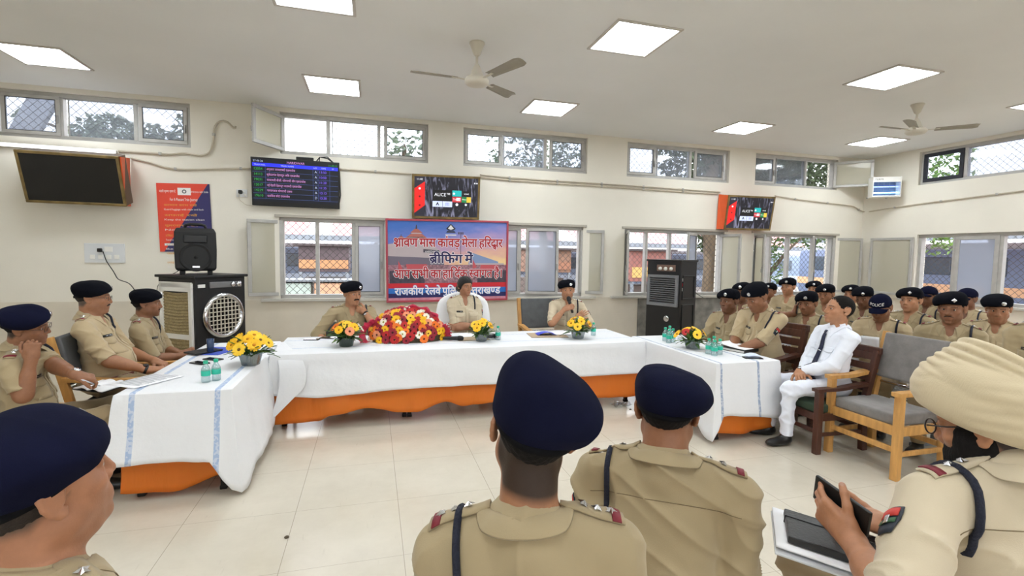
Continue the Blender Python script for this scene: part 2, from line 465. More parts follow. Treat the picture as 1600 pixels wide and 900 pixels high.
far_window(L[1], [(a[0], a[1], 'shut', M_obsc), (a[2], a[3], 'left', 14, a[3]-a[2]+.03, M_obsc), (a[4], a[5], 'right', 166)], 'low window with two open sashes behind the officer with the microphone')
a = lo(981, 1011, 1016, 1048, 1052, 1088, 1095, 1126)
far_window(L[2], [(a[0], a[1], 'left', 115), (a[2], a[3], 'open'), (a[4], a[5], 'right', 38, a[5]-a[4]+.02, M_obsc), (a[6], a[7], 'right', 100)], 'low window with ajar sashes behind the tall black cooler')
a = lo(1181, 1205, 1209, 1234, 1240, 1274, 1280, 1301)
far_window(L[3], [(a[0], a[1], 'left', 105), (a[2], a[3], 'open'), (a[4], a[5], 'right', 40, a[5]-a[4]+.02, M_obsc), (a[6], a[7], 'right', 165, .62)], 'low window nearest the corner with leaves outside')
# thin cream sill ledges under the low windows, and lintel bead over them
for i, u in enumerate(L):
    mb = MB(); mb.box(((u[0]+u[1])/2, FAR-.02, SILL-.02), (u[1]-u[0]+.5, .09, .04), bevel=.006); struct(mb.build('trim_%d' % (10+i), mat('sill_stone', (188, 184, 176), .4, var=.05)))
    mb = MB(); mb.box(((u[0]+u[1])/2, FAR-.012, u[3]+.02), (u[1]-u[0]+.12, .03, .04), bevel=.004); struct(mb.build('trim_%d' % (20+i), mat('lintel_bead', (176, 170, 158), .7)))

def right_window(y0, y1, z0, z1, cuts, label, kinds, t=.055):
    """window in the right wall; cuts are y positions from the far corner towards the camera"""
    XW = RIGHT+.10
    w_ = new_window(label)
    Rm = Matrix.Translation((XW, 0, 0)) @ Matrix.Rotation(PI/2, 4, 'Z')     # local x -> world y, local y -> world -x
    def rect(a, b, za, zb_, d, tt, dd, m, nm, parent=w_):
        q = MB(); frame_rect(q, a, b, za, zb_, d, tt, dd, Rm); return q.build(nm, m, parent)
    rect(y0, y1, z0, z1, 0, t, .10, M_alu, 'frame')
    g = MB(); grille(g, y0+t*.6, y1-t*.6, z0+t*.6, z1-t*.6, XW+.075, 'x'); g.build('grille', M_wire, w_)
    for c in cuts:
        q = MB(); q.box((XW, c, (z0+z1)/2), (.09, .06, z1-z0-2*t), bevel=.004, seg=1); q.build('mullion', M_alu, w_)
    edges = [y1-t*.5] + list(cuts) + [y0+t*.5]
    for (b, a), kd in zip(zip(edges[:-1], edges[1:]), kinds):
        if kd[0] == 'fixed':
            q = MB(); q.box((XW-.01, (a+b)/2, (z0+z1)/2), (.005, b-a, z1-z0-2*t+.02)); q.build('pane', kd[1], w_)
        elif kd[0] == 'shut':
            mf = kd[2] if len(kd) > 2 else M_alu
            s_ = rect(a+.02, b-.02, z0+t*.8, z1-t*.8, .045, .065, .035, mf, 'sash')
            q = MB(); q.box((XW-.045, (a+b)/2, (z0+z1)/2), (.005, b-a-.14, z1-z0-2*t-.08)); q.build('pane', kd[1], s_)
    return w_
def ry(px, py): return at_x(px, py, RIGHT).y
M_paint = mat('dark_blue_paint', (38, 40, 50), .7, var=.2, vscale=10)
right_window(RU[1], RU[0], zb, zt, [ry(1505, 255)], 'high window with a dark painted sash on the right wall', [('shut', M_pane, M_paint), ('fixed', M_dusty)])
rw = right_window(RL[1], RL[0], SILL, lt, [ry(1486, 410), ry(1559, 410)], 'low window beside the corner on the right wall', [('open',), ('shut', M_obsc), ('open',)])
H = lt-SILL-.09
b0 = ry(1429, 410); b1 = ry(1366, 410)
mbx = sash(rw, (b1-b0)*1.02, H, Vector((RIGHT-.03, b0+.02, SILL+.045)), math.radians(4), 0, 1, M_fold)
mbx.rotation_euler = (0, 0, PI/2+math.radians(4))
mb = MB(); mb.box((RIGHT-.02, (RL[0]+RL[1])/2, SILL-.02), (.09, RL[0]-RL[1]+.5, .04), bevel=.006); struct(mb.build('trim_30', _M['sill_stone']))

# -------------------------------------------------------------- ceiling panels and fans
M_panel = bpy.data.materials.new('panel_light'); M_panel.use_nodes = True
_n = M_panel.node_tree.nodes; _n.remove(_n['Principled BSDF']); _e = _n.new('ShaderNodeEmission')
_e.inputs[0].default_value = (.90, .96, 1, 1); _e.inputs[1].default_value = PANEL_STRENGTH
M_panel.node_tree.links.new(_e.outputs[0], _n['Material Output'].inputs[0])
HC = CEIL-CAM_H
def panel(x, y, label):
    t = thing('ceiling_light', label, 'ceiling light', (x, y, CEIL), 0, 'square ceiling light panels')
    mb = MB()
    for (cx, cy, sx, sy) in ((0, .315, .66, .03), (0, -.315, .66, .03), (.315, 0, .03, .60), (-.315, 0, .03, .60)):
        mb.box((cx, cy, -.006), (sx, sy, .016), bevel=.003, seg=1)
    mb.build('frame', mat('panel_rim', (196, 190, 184), .6), t)
    mb = MB(); mb.box((0, 0, -.005), (.60, .60, .006)); mb.build('diffuser', M_panel, t)
    return t
PX = (-1.66, -.22, 1.16, 2.74, 4.09); PY = (3.24, 2.11)
names = {(0, 0): 'square ceiling light cut by the left edge, above the high window', (1, 0): 'square ceiling light nearest the departure board', (2, 0): 'square ceiling light just right of the near fan',
 (3, 0): 'small-looking ceiling light above the screen with orange side', (4, 0): 'square ceiling light nearest the corner of the room', (1, 1): 'ceiling light cut off by the top edge of the picture',
 (2, 1): 'largest whole square ceiling light, right of the near fan', (3, 1): 'square ceiling light just left of the far fan', (4, 1): 'ceiling light cut by the right edge, beyond the far fan'}
for (i, j), lb in names.items(): panel(PX[i]*HC, PY[j]*HC, lb)
for i in (0, 1, 2, 3, 4): panel(PX[i]*HC, .98*HC, 'unseen ceiling light added in a further row to brighten the foreground')  # this row and the next are out of view, added for extra light
for i in (0, 1, 2, 3, 4): panel(PX[i]*HC, -.15*HC, 'unseen ceiling light added in a further row to brighten the foreground')

M_fan = mat('fan_enamel', (206, 200, 186), .4, var=.05)
def fan(px, py, hub_y, tips, label):
    c = at_z(px, py, CEIL)
    d = px_ray(px, hub_y); tt = c.y/d[1]; hz = d[2]*tt+CAM_H - CEIL
    t = thing('ceiling_fan', label, 'ceiling fan', c, 0, 'ceiling fans')
    mb = MB(); mb.lathe([(.075, 0), (.078, -.012), (.07, -.02), (.035, -.11), (.02, -.125)]); mb.build('canopy', M_fan, t, auto=40)
    mb = MB(); mb.tube([(0, 0, -.11), (0, 0, hz+.1)], .0135, n=12); mb.build('downrod', M_fan, t)
    mb = MB(); mb.lathe([(.018, hz+.17), (.03, hz+.15), (.07, hz+.055), (.075, hz+.045), (.06, hz+.04), (.112, hz+.03), (.122, hz+.012), (.118, hz-.012), (.10, hz-.03), (.06, hz-.04), (0, hz-.042)], n=36)
    mb.build('motor', M_fan, t, auto=40)
    for tx, ty in tips:
        q = at_z(tx, ty, CEIL+hz); a = math.atan2(q.y-c.y, q.x-c.x); R_ = min(.68, max(.58, math.hypot(q.y-c.y, q.x-c.x)))
        Mx = Matrix.Rotation(a, 4, 'Z')
        mb = MB(); n = 10; P = []
        for i in range(n+1):
            f = i/n; r = .20+(R_-.20)*f; hw = .048+.020*f - (.02 if i == n else 0)
            P.append([Mx @ Vector((r, y_*hw, hz+.012 - y_*hw*.20 + .010*(1-y_*y_))) for y_ in (-1, -.5, 0, .5, 1)])
        mb.grid(P); b = mb.build('blade', mat('blade_dusty', (150, 144, 130), .5, var=.1), t); solidify(b, .003)
        mb = MB(); mb.bar(Mx @ Vector((.09, 0, hz+.008)), Mx @ Vector((.25, 0, hz+.018)), .032, .006, bevel=.002); mb.build('blade_bracket', M_fan, t)
    return t
fan(745.5, 67, 128, [(642, 114), (826, 93), (795, 150)], 'cream three-blade fan hanging between the two middle ceiling lights')
fan(1434, 163, 206, [(1530, 198), (1378, 200), (1415, 183)], 'cream fan farther off, near the right wall and corner')
# ================================================================ OUTSIDE
def leafy(name, label, spots, trunk=None, n=1500, leaf=.10, col=(62, 84, 44), seed=1, cat='tree', group='trees outside the windows'):
    r = random.Random(seed)
    base = trunk[0] if trunk else (spots[0][0], spots[0][1], 0)
    t = thing(name, label, cat, (base[0], base[1], 0), 0, group)
    mb = MB()
    m1 = mat('leaf_%d' % sum(col), col, .5, var=.35, vscale=2.0)
    tot = sum(s[3]*s[4]*s[5] for s in spots)
    for s in spots:
        k = int(n*s[3]*s[4]*s[5]/tot)
        for _ in range(k):
            while True:
                d = Vector((r.uniform(-1, 1), r.uniform(-1, 1), r.uniform(-1, 1)))
                if d.length <= 1: break
            p = Vector((s[0]+d.x*s[3]-base[0], s[1]+d.y*s[4]-base[1], s[2]+d.z*s[5]))
            R = Euler((r.uniform(0, 6.3), r.uniform(0, 6.3), r.uniform(0, 6.3))).to_matrix()
            L = leaf*r.uniform(.6, 1.3); W = L*.42
            pts = [Vector((0, -L/2, 0)), Vector((W/2, -L*.1, .1*L)), Vector((0, L/2, -.05*L)), Vector((-W/2, -L*.1, .1*L))]
            v = [mb.bm.verts.new(p + R @ q) for q in pts]
            mb.bm.faces.new((v[0], v[1], v[2])); mb.bm.faces.new((v[0], v[2], v[3]))
    mb.build('foliage', m1, t, recalc=False)
    if trunk:
        mb = MB(); pts = [Vector((p[0]-base[0], p[1]-base[1], p[2])) for p in trunk]
        k = len(pts); mb.tube(pts, [trunk_r*(1-.5*i/k) for i in range(k)], n=14)
        for s in spots[:4]:
            e = Vector((s[0]-base[0], s[1]-base[1], s[2])); mb.tube([pts[-1], (pts[-1]+e)/2+Vector((0, 0, .1)), e], [trunk_r*.5, trunk_r*.3, trunk_r*.1], n=8)
        mb.build('trunk', mat('bark', (96, 82, 66), .9, var=.4, vscale=9, bump=.6, bscale=14, stretch=(1, 1, .3)), t)
    return t
mb = MB(); mb.quad([(-40, FAR+.24, -.15), (60, FAR+.24, -.15), (60, 60, -.15), (-40, 60, -.15)]); mb.quad([(-40, -40, -.15), (60, -40, -.15), (60, BACK-.24, -.15), (-40, BACK-.24, -.15)]); mb.quad([(RIGHT+.24, BACK-.24, -.15), (60, BACK-.24, -.15), (60, FAR+.24, -.15), (RIGHT+.24, FAR+.24, -.15)])
struct(mb.build('ground', mat('platform_paving', (150, 146, 140), .8, var=.2, vscale=1.5)))
trunk_r = .24
p = at_y(1112, 420, 9.3)
leafy('tree', 'thick-trunked tree right outside the window by the tall cooler', [(p.x+.4, 10.0, 4.05, 1.5, .8, .85), (p.x+2.6, 10.1, 4.0, 2.0, .9, .9), (p.x+.1, 9.6, 2.2, .5, .4, .5)],
      [(p.x, 9.3, -.15), (p.x+.05, 9.3, 1.5), (p.x-.03, 9.4, 2.6), (p.x+.1, 9.6, 3.8)], 7000, .17, (70, 86, 56), 3)
trunk_r = .12
a = at_y(848, 240, 11); leafy('tree', 'leafy tree outside the high window right of the banner', [(a.x, 11.4, a.z+.2, 1.3, .8, 1.0), (a.x+.8, 11.5, a.z-.2, 1.0, .5, .7)], [(a.x+.3, 11.4, -.15), (a.x+.2, 11.4, 2), (a.x, 11.4, a.z-.5)], 1300, .15, (92, 106, 84), 4)
a = at_y(190, 200, 10.5); leafy('tree', 'tree with round leaf clump outside the leftmost high window', [(a.x, 10.5, a.z-.22, .85, .5, .45), (a.x+1.15, 10.6, a.z-.02, .45, .4, .42), (a.x-1.4, 10.6, a.z+.1, .2, .2, .15)], [(a.x, 10.5, -.15), (a.x, 10.5, a.z-.6)], 1500, .15, (132, 142, 126), 5)
a = at_y(632, 225, 10.5); leafy('tree', 'thin tree with few leaves outside the window above the departure board', [(a.x, 10.5, a.z, .42, .3, .38)], [(a.x+.1, 10.5, -.15), (a.x, 10.5, a.z-.3)], 90, .18, (104, 116, 92), 6)
a = at_y(1200, 395, 9.6); leafy('tree', 'green creeper-like tree outside the low window nearest the corner', [(a.x+.1, 9.7, a.z-.1, .55, .3, .9), (a.x+1.5, 9.9, a.z+.55, .8, .3, .5)], [(a.x, 9.7, -.15), (a.x+.1, 9.7, 1.2)], 700, .13, (74, 104, 48), 7)
a = at_x(1470, 265, 11.5); b = at_x(1478, 385, 11.2); leafy('tree', 'bright green tree outside the right wall windows', [(11.6, a.y+.3, a.z, .4, .9, .8), (11.3, b.y+.15, b.z+.1, .3, .45, .32)], [(11.6, a.y+.6, -.15), (11.6, a.y+.5, 3)], 700, .15, (96, 128, 52), 8)
# slanting eave board seen through the leftmost high window
a0 = at_y(34, 215, 9.4); a1 = at_y(80, 135, 9.4)
mb = MB(); d = (a1-a0); mb.bar(a0-d*2.5, a1+d*.8, .34, .10, up=(0, -1, 0), bevel=.01); o = mb.build('eave_board', mat('weathered_board', (150, 152, 160), .7, var=.1)); tag(o, 'slanting grey eave board outside the leftmost high window', 'board')
# striped shelter roofs of the platforms
M_red = mat('roof_red', (196, 128, 130), .5, var=.12, vscale=2); M_wht = mat('roof_white', (236, 236, 238), .5); M_steel = mat('steel_grey', (126, 132, 140), .5, .3, var=.1)
def shelter(name, label, P0, dx, dy, n, w_):
    """roof sheet of alternating coloured bays"""
    t = thing(name, label, 'shelter', P0)
    mb = MB()
    for i in range(n):
        a = dx*(i*w_); b = dx*((i+1)*w_)
        m = M_wht if i % 4 == 3 else M_red
        vs = [a, b, b+dy, a+dy]
        k = mb.mi(m)
        lo_ = [mb.bm.verts.new(v) for v in vs]; hi_ = [mb.bm.verts.new(v+Vector((0, 0, .06))) for v in vs]
        for fv in (lo_[::-1], hi_, *[(lo_[j], lo_[(j+1) % 4], hi_[(j+1) % 4], hi_[j]) for j in range(4)]):
            f = mb.bm.faces.new(fv); f.material_index = k
    mb.build('roof_sheet', None, t)
    for i in range(0, n+1, 6):
        q = MB(); a = dx*(i*w_)+dy*.5; q.tube([(a.x, a.y, a.z), (a.x, a.y, -P0[2]-.15)], .09, n=12); q.build('post', M_steel, t)
    q = MB(); q.bar(Vector((0, 0, 0)), dx*(n*w_), .12, .22); q.build('eave_beam', M_steel, t)
    return t
shelter('platform_shelter', 'red and white platform shelter beyond the far wall windows', (-16, 21, 2.15), Vector((1, 0, 0)), Vector((0, 4.2, 1.5)), 44, .9)
shelter('platform_shelter', 'red and white striped shelter beyond the right wall windows', (16.5, -8, 2.35), Vector((0, 1, 0)), Vector((3.5, 0, 1.6)), 40, .62)
def coach(label, P, rz_, L, body, band):
    t = thing('railway_coach', label, 'railway coach', P, rz_, 'railway coaches outside')
    mb = MB(); mb.box((0, 0, 1.35), (L, 2.8, 2.0), bevel=.15); mb.build('body', body, t, auto=40)
    mb = MB(); mb.box((0, 0, 2.42), (L-.1, 2.5, .3), bevel=.13); mb.build('roof', mat('coach_roof', (170, 172, 176), .6), t, auto=40)
    mb = MB(); mb.box((0, 0, .95), (L+.01, 2.83, .3)); mb.build('stripe', band, t)
    q = int(L/1.6)
    for i in range(q):
        mb = MB(); mb.box((-L/2+1.2+i*1.6, -1.41, 1.75), (.95, .04, .62), bevel=.03); mb.build('window', mat('coach_window', (70, 80, 92), .2), t)
    mb = MB(); mb.box((0, 0, .2), (L-1, 2.2, .45)); mb.build('underframe', mat('underframe', (48, 46, 46), .8), t)
M_cb = mat('coach_blue', (116, 132, 154), .5, var=.06); M_cl = mat('coach_pale', (176, 190, 206), .5)
coach('long grey blue railway coach beyond the far wall windows', (4, 27, -.55), 0, 46, M_cb, M_cl)
coach('blue railway coach with an orange band beyond the right wall', (21, 4, -.3), -PI/2, 30, mat('coach_deep_blue', (104, 118, 146), .5), mat('coach_orange', (214, 168, 128), .5))
def kiosk(px0, px1, yt, yb, Y, body, band, label, trimc):
    a = at_y(px0, yt, Y); b = at_y(px1, yb, Y)
    W = b.x-a.x; cx = (a.x+b.x)/2; z1 = a.z; z0 = b.z
    t = thing('platform_kiosk', label, 'kiosk', (cx, Y+.8, -.15), 0, 'platform kiosks outside')
    mb = MB(); mb.box((0, 0, (z0+z1)/2+.15), (W, 1.6, z1-z0), bevel=.02); mb.build('fascia', body, t)
    mb = MB(); mb.box((0, -.815, z0+(z1-z0)*.3+.15), (W*.98, .03, (z1-z0)*.34)); mb.build('sign_band', band, t)
    mb = MB(); mb.box((0, 0, z1+.19), (W+.3, 1.9, .08), bevel=.01); mb.build('roof', trimc, t)
    for s in (-1, 1):
        mb = MB(); mb.box((s*(W/2-.06), -.74, (z0+.15)/2), (.09, .09, z0+.15)); mb.build('post', M_steel, t)
    mb = MB(); mb.box((0, .2, (z0+.15)*.4), (W*.9, 1.0, (z0+.15)*.8), bevel=.02); mb.build('counter', mat('kiosk_counter', (92, 78, 72), .6), t)
M_mar = mat('kiosk_maroon', (78, 64, 68), .6, var=.1); M_org = mat('kiosk_orange', (168, 122, 84), .6, var=.08)
kiosk(466, 545, 384, 425, 17, M_mar, M_org, 'maroon kiosk with an orange band, behind the moustached officer', mat('kiosk_roof', (70, 60, 60), .7))
kiosk(826, 892, 390, 426, 17, mat('kiosk_brown', (124, 92, 74), .6, var=.15), mat('kiosk_rust', (140, 96, 74), .6), 'brown and rust kiosk behind the officer with the microphone', _M['kiosk_roof'])
kiosk(988, 1048, 392, 440, 16, mat('kiosk_red', (138, 88, 80), .6, var=.1), mat('kiosk_yellow', (190, 156, 92), .6), 'red and yellow kiosk behind the tall black cooler', _M['kiosk_roof'])
for (px_, Yk, col) in ((528, 12.5, (206, 160, 130)), (452, 12.5, (168, 182, 176))):
    a = at_y(px_, 435, Yk)
    t = thing('vending_trolley', 'orange trolley parked outside the low window' if col[0] > 190 else 'grey green trolley parked outside the low window', 'trolley', (a.x, Yk, -.15), 0, 'trolleys outside')
    mb = MB(); mb.box((0, 0, .75), (1.0, .6, .55), bevel=.03); mb.build('body', mat('trolley_%d' % col[0], col, .6, var=.1), t)
    mb = MB(); mb.box((0, 0, 1.08), (1.1, .7, .05), bevel=.01); mb.build('lid', M_steel, t)
    for s in (-1, 1):
        mb = MB(); mb.lathe([(0, -.03), (.24, -.03), (.26, 0), (.24, .03), (0, .03)], c=(s*.3, -.25, .26), M=Matrix.Rotation(PI/2, 4, 'X')); mb.build('wheel', M_black, t)
# ================================================================ TABLES
TT = .69
M_leg = mat('table_leg_iron', (30, 28, 27), .5, .4)
M_ply = mat('table_ply', (120, 92, 62), .6, var=.15)
def table(name, label, x0, x1, y0, y1, legs, grp='tables set in a U'):
    cx, cy = (x0+x1)/2, (y0+y1)/2
    t = thing(name, label, 'table', (cx, cy, 0), 0, grp)
    mb = MB(); mb.box((0, 0, TT-.02), (x1-x0-.02, y1-y0-.02, .028), bevel=.004); mb.build('tabletop', M_ply, t)
    for lx, ly in legs:
        mb = MB(); mb.box((lx-cx, ly-cy, (TT-.035)/2), (.035, .035, TT-.035), bevel=.004); mb.box((lx-cx, ly-cy, .012), (.044, .044, .024), bevel=.004); mb.build('leg', M_leg, t)
    return t
LT = (-1.53, -.89, 3.56, 5.36); BT = (-.86, 2.81, 4.67, 5.57); RT = (2.85, 3.50, 3.55, 4.98)
table('table', 'left table of the U under white cloth', *LT, [(-.962, 3.635), (-.962, 5.2), (-1.44, 5.2), (-1.44, 3.65)])
table('table', 'long back table of the U before the three officers', *BT, [(-.775, 4.84), (.303, 4.86), (.352, 4.85), (1.5, 4.85), (2.70, 4.83), (-.775, 5.46), (.32, 5.46), (1.5, 5.46), (2.70, 5.46)])
table('table', 'right table of the U beside the seated officers', *RT, [(2.925, 3.625), (3.42, 3.72), (2.925, 4.88), (3.42, 4.88)])

def stripe_cloth(name, ax, stripes, base=(226, 227, 230), blue=(160, 180, 212)):
    m = bpy.data.materials.new(name); m.use_nodes = True
    n = m.node_tree.nodes; l = m.node_tree.links; b = n['Principled BSDF']; b.inputs['Roughness'].default_value = .85; b.inputs['Specular IOR Level'].default_value = .2
    g = n.new('ShaderNodeNewGeometry'); s = n.new('ShaderNodeSeparateXYZ'); l.new(g.outputs['Position'], s.inputs[0])
    acc = None
    def M(op, a, b_=None):
        q = n.new('ShaderNodeMath'); q.operation = op
        for i, v in enumerate((a, b_)):
            if v is None: continue
            if isinstance(v, (int, float)): q.inputs[i].default_value = v
            else: l.new(v, q.inputs[i])
        return q.outputs[0]
    for c, hw in stripes:
        k = M('LESS_THAN', M('ABSOLUTE', M('SUBTRACT', s.outputs[ax], c)), hw)
        acc = k if acc is None else M('MAXIMUM', acc, k)
    # woven blocks along the stripe
    no = n.new('ShaderNodeTexNoise'); no.inputs['Scale'].default_value = 55; no.inputs['Detail'].default_value = 0; l.new(g.outputs['Position'], no.inputs['Vector'])
    blk = M('GREATER_THAN', no.outputs['Fac'], .47)
    st = M('MULTIPLY', acc, M('ADD', .55, M('MULTIPLY', blk, .4)))
    mx = n.new('ShaderNodeMix'); mx.data_type = 'RGBA'; l.new(st, mx.inputs[0]); mx.inputs[6].default_value = lin(base); mx.inputs[7].default_value = lin(blue)
    l.new(mx.outputs[2], b.inputs['Base Color'])
    wv = n.new('ShaderNodeTexNoise'); wv.inputs['Scale'].default_value = 7; wv.inputs['Detail'].default_value = 5; wv.inputs['Roughness'].default_value = .55; l.new(g.outputs['Position'], wv.inputs['Vector'])
    bp = n.new('ShaderNodeBump'); bp.inputs['Strength'].default_value = .35; bp.inputs['Distance'].default_value = .02; l.new(wv.outputs['Fac'], bp.inputs['Height']); l.new(bp.outputs[0], b.inputs['Normal'])
    return m
M_cloth = {'L': stripe_cloth('cloth_left', 'X', [(-1.44, .016), (-.965, .016)]), 'B': stripe_cloth('cloth_back', 'Y', [(4.92, .006), (5.35, .006)]), 'R': stripe_cloth('cloth_right', 'X', [(3.27, .012), (2.885, .010)], blue=(150, 164, 190))}
def orange_mat():
    m = bpy.data.materials.new('orange_skirting'); m.use_nodes = True
    n = m.node_tree.nodes; l = m.node_tree.links; b = n['Principled BSDF']; b.inputs['Base Color'].default_value = lin((255, 158, 62)); b.inputs['Roughness'].default_value = .3
    t = n.new('ShaderNodeBsdfTranslucent'); t.inputs[0].default_value = lin((255, 176, 104)); tr = n.new('ShaderNodeBsdfTransparent'); tr.inputs[0].default_value = lin((240, 150, 110))
    a = n.new('ShaderNodeMixShader'); a.inputs[0].default_value = .42; l.new(b.outputs[0], a.inputs[1]); l.new(t.outputs[0], a.inputs[2])
    c = n.new('ShaderNodeMixShader'); c.inputs[0].default_value = .2; l.new(a.outputs[0], c.inputs[1]); l.new(tr.outputs[0], c.inputs[2]); l.new(c.outputs[0], n['Material Output'].inputs[0])
    g = n.new('ShaderNodeNewGeometry'); mp = n.new('ShaderNodeMapping'); mp.inputs['Scale'].default_value = (9, 9, 2.5); l.new(g.outputs['Position'], mp.inputs[0])
    no = n.new('ShaderNodeTexNoise'); no.inputs['Scale'].default_value = 1.5; no.inputs['Detail'].default_value = 4; l.new(mp.outputs[0], no.inputs['Vector'])
    bp = n.new('ShaderNodeBump'); bp.inputs['Strength'].default_value = .5; bp.inputs['Distance'].default_value = .03; l.new(no.outputs['Fac'], bp.inputs['Height']); l.new(bp.outputs[0], b.inputs['Normal'])
    return m
M_orange = orange_mat()
def interp(tab, s):
    if s <= tab[0][0]: return tab[0][1]
    for (a, va), (b, vb) in zip(tab[:-1], tab[1:]):
        if s <= b:
            f = (s-a)/(b-a) if b > a else 0; f = f*f*(3-2*f); return va+(vb-va)*f
    return tab[-1][1]
def drape(rect, ztop, sides, out, rad=.02, wave=.010, seed=0, step=.03, rows=14, top=True, corner_drop=None):
    """cloth over rect; sides = dict n/e/s/w -> table of (fraction along the side, hem height).  out = flare at the hem"""
    r = random.Random(seed); x0, x1, y0, y1 = rect
    ph = [r.uniform(0, 6.3) for _ in range(8)]
    C = [('s', (x0, y0), (x1, y0), (0, -1)), ('e', (x1, y0), (x1, y1), (1, 0)), ('n', (x1, y1), (x0, y1), (0, 1)), ('w', (x0, y1), (x0, y0), (-1, 0))]
    per = []
    for nm, a, b, nn in C:
        L_ = math.hypot(b[0]-a[0], b[1]-a[1]); k = max(4, int(L_/step))
        for i in range(k+1):
            f = i/k; n_ = Vector((nn[0], nn[1]))
            # blend the normal round the corner
            e = .08/L_
            prv = {'s': (-1, 0), 'e': (0, -1), 'n': (1, 0), 'w': (0, 1)}[nm]; nxt = {'s': (1, 0), 'e': (0, 1), 'n': (-1, 0), 'w': (0, -1)}[nm]
            if f < e: n_ = (n_*(.5+.5*f/e)+Vector(prv)*(.5-.5*f/e)).normalized()
            if f > 1-e: n_ = (n_*(.5+.5*(1-f)/e)+Vector(nxt)*(.5-.5*(1-f)/e)).normalized()
            p = Vector((a[0]+(b[0]-a[0])*f, a[1]+(b[1]-a[1])*f))
            per.append((nm, f, p, n_, interp(sides[nm], f), (p.x+p.y)))
    P = []
    P.append([(p.x-n_.x*rad, p.y-n_.y*rad, ztop) for nm, f, p, n_, h, s in per])
    P.append([(p.x-n_.x*rad*.3, p.y-n_.y*rad*.3, ztop-rad*.3) for nm, f, p, n_, h, s in per])
    for j in range(1, rows+1):
        v = j/rows; row = []
        for nm, f, p, n_, h, s in per:
            z = ztop-rad+(h-ztop+rad)*v
            hl = min(1., (ztop-h)/.42)
            d = out*hl*v**1.3 + wave*hl*v*(math.sin(s*9+ph[0])+.6*math.sin(s*17+ph[1]+v)+.4*math.sin(s*31+ph[2])) + .003*math.sin(z*23+s*5+ph[3])
            if wave: d = max(d, .002+.004*v*hl)
            row.append((p.x+n_.x*d, p.y+n_.y*d, z))
        P.append(row)
    mb = MB(); V = mb.grid(P, None, True, loop=True)
    if top:
        f = mb.bm.faces.new(V[0])
    return mb
def cloth_thing(name, label, cat, rect, sides, out, m, seed, wave=.01, ztop=TT+.006, grp=None, thick=.0025, top=True, rad=.02):
    mb = drape(rect, ztop, sides, out, seed=seed, wave=wave, top=top, rad=rad)
    o = mb.build(name, m, None, auto=50); solidify(o, thick, 1.)
    return tag(o, label, cat, grp)
LTc = (LT[0]-.012, LT[1]+.012, LT[2]-.012, LT[3]+.01)
oL = cloth_thing('tablecloth', 'white tablecloth with two blue woven bands on the left table', 'tablecloth', LTc,
    {'s': [(0, .27), (.5, .27), (.8, .255), (1, .02)], 'e': [(0, .02), (.1, .06), (.45, .09), (.57, .10), (.62, .64), (1, .655)], 'n': [(0, .6), (1, .6)], 'w': [(0, .62), (.93, .62), (1, .27)]}, .075, M_cloth['L'], 11, .007, grp='white tablecloths')
# loose corner of the same cloth lying over the end of the back table
mb = MB(); P = []
q = [(-.885, 5.30, TT+.0105), (-.86, 4.90, TT+.0105), (-.80, 4.640, TT+.010), (-.76, 4.60, .52), (-.80, 4.585, .30), (-.86, 4.58, .11)]
q2 = [(-.84, 5.32, TT+.011), (-.76, 5.00, TT+.011), (-.60, 4.640, TT+.010), (-.55, 4.615, .54), (-.56, 4.605, .42), (-.60, 4.60, .38)]
for i in range(7):
    f = i/6; P.append([Vector(a).lerp(Vector(b), f) + Vector((0, -.004*math.sin(f*5), 0)) for a, b in zip(q, q2)])
mb.grid(P); fl = mb.build('loose_corner', M_cloth['L'], oL); solidify(fl, .002); subsurf(fl, 2)
cloth_thing('tablecloth', 'long white tablecloth over the back table', 'tablecloth', (BT[0]-.0, BT[1]+.012, BT[2]-.012, BT[3]+.012),
    {'s': [(0, .34), (.12, .30), (.3, .335), (.5, .335), (.62, .325), (.63, .345), (.8, .36), (1, .36)], 'e': [(0, .36), (.04, .655), (1, .655)], 'n': [(0, .62), (1, .62)], 'w': [(0, .655), (.92, .655), (1, .36)]}, .035, M_cloth['B'], 12, .006, grp='white tablecloths')
cloth_thing('tablecloth', 'white tablecloth with a narrow blue band on the right table', 'tablecloth', (RT[0]-.012, RT[1]+.012, RT[2]-.012, RT[3]+.01),
    {'s': [(0, .03), (.10, .25), (.5, .225), (1, .19)], 'e': [(0, .19), (.10, .62), (1, .62)], 'n': [(0, .6), (1, .6)], 'w': [(0, .65), (.19, .65), (.24, .10), (.5, .22), (.8, .17), (1, .03)]}, .045, M_cloth['R'], 13, .006, grp='white tablecloths', ztop=TT+.008)
def skirt(label, rect, sides, seed, zt=TT-.04):
    cloth_thing('table_skirting', label, 'table skirt', rect, sides, .03, M_orange, seed, .012, ztop=zt, grp='orange table skirts', thick=.001, top=False, rad=.004)
s0 = [(0, .60), (1, .60)]
skirt('orange plastic skirting under the left table', (LT[0]+.035, LT[1]-.03, LT[2]+.03, LT[3]-.03), {'s': [(0, .06), (.5, .045), (1, .13)], 'e': [(0, .13), (.5, .2), (.6, .2), (.62, .6), (1, .6)], 'n': s0, 'w': [(0, .6), (.95, .6), (1, .07)]}, 21)
skirt('orange plastic skirting under the long back table', (BT[0]+.03, BT[1]-.03, BT[2]+.035, BT[3]-.03), {'s': [(0, .065), (.10, .07), (.13, .12), (.22, .16), (.31, .10), (.34, .10), (.42, .17), (.47, .12), (.5, .13), (.6, .16), (.75, .12), (1, .10)], 'e': [(0, .1), (.03, .6), (1, .6)], 'n': s0, 'w': [(0, .6), (.97, .6), (1, .065)]}, 22)
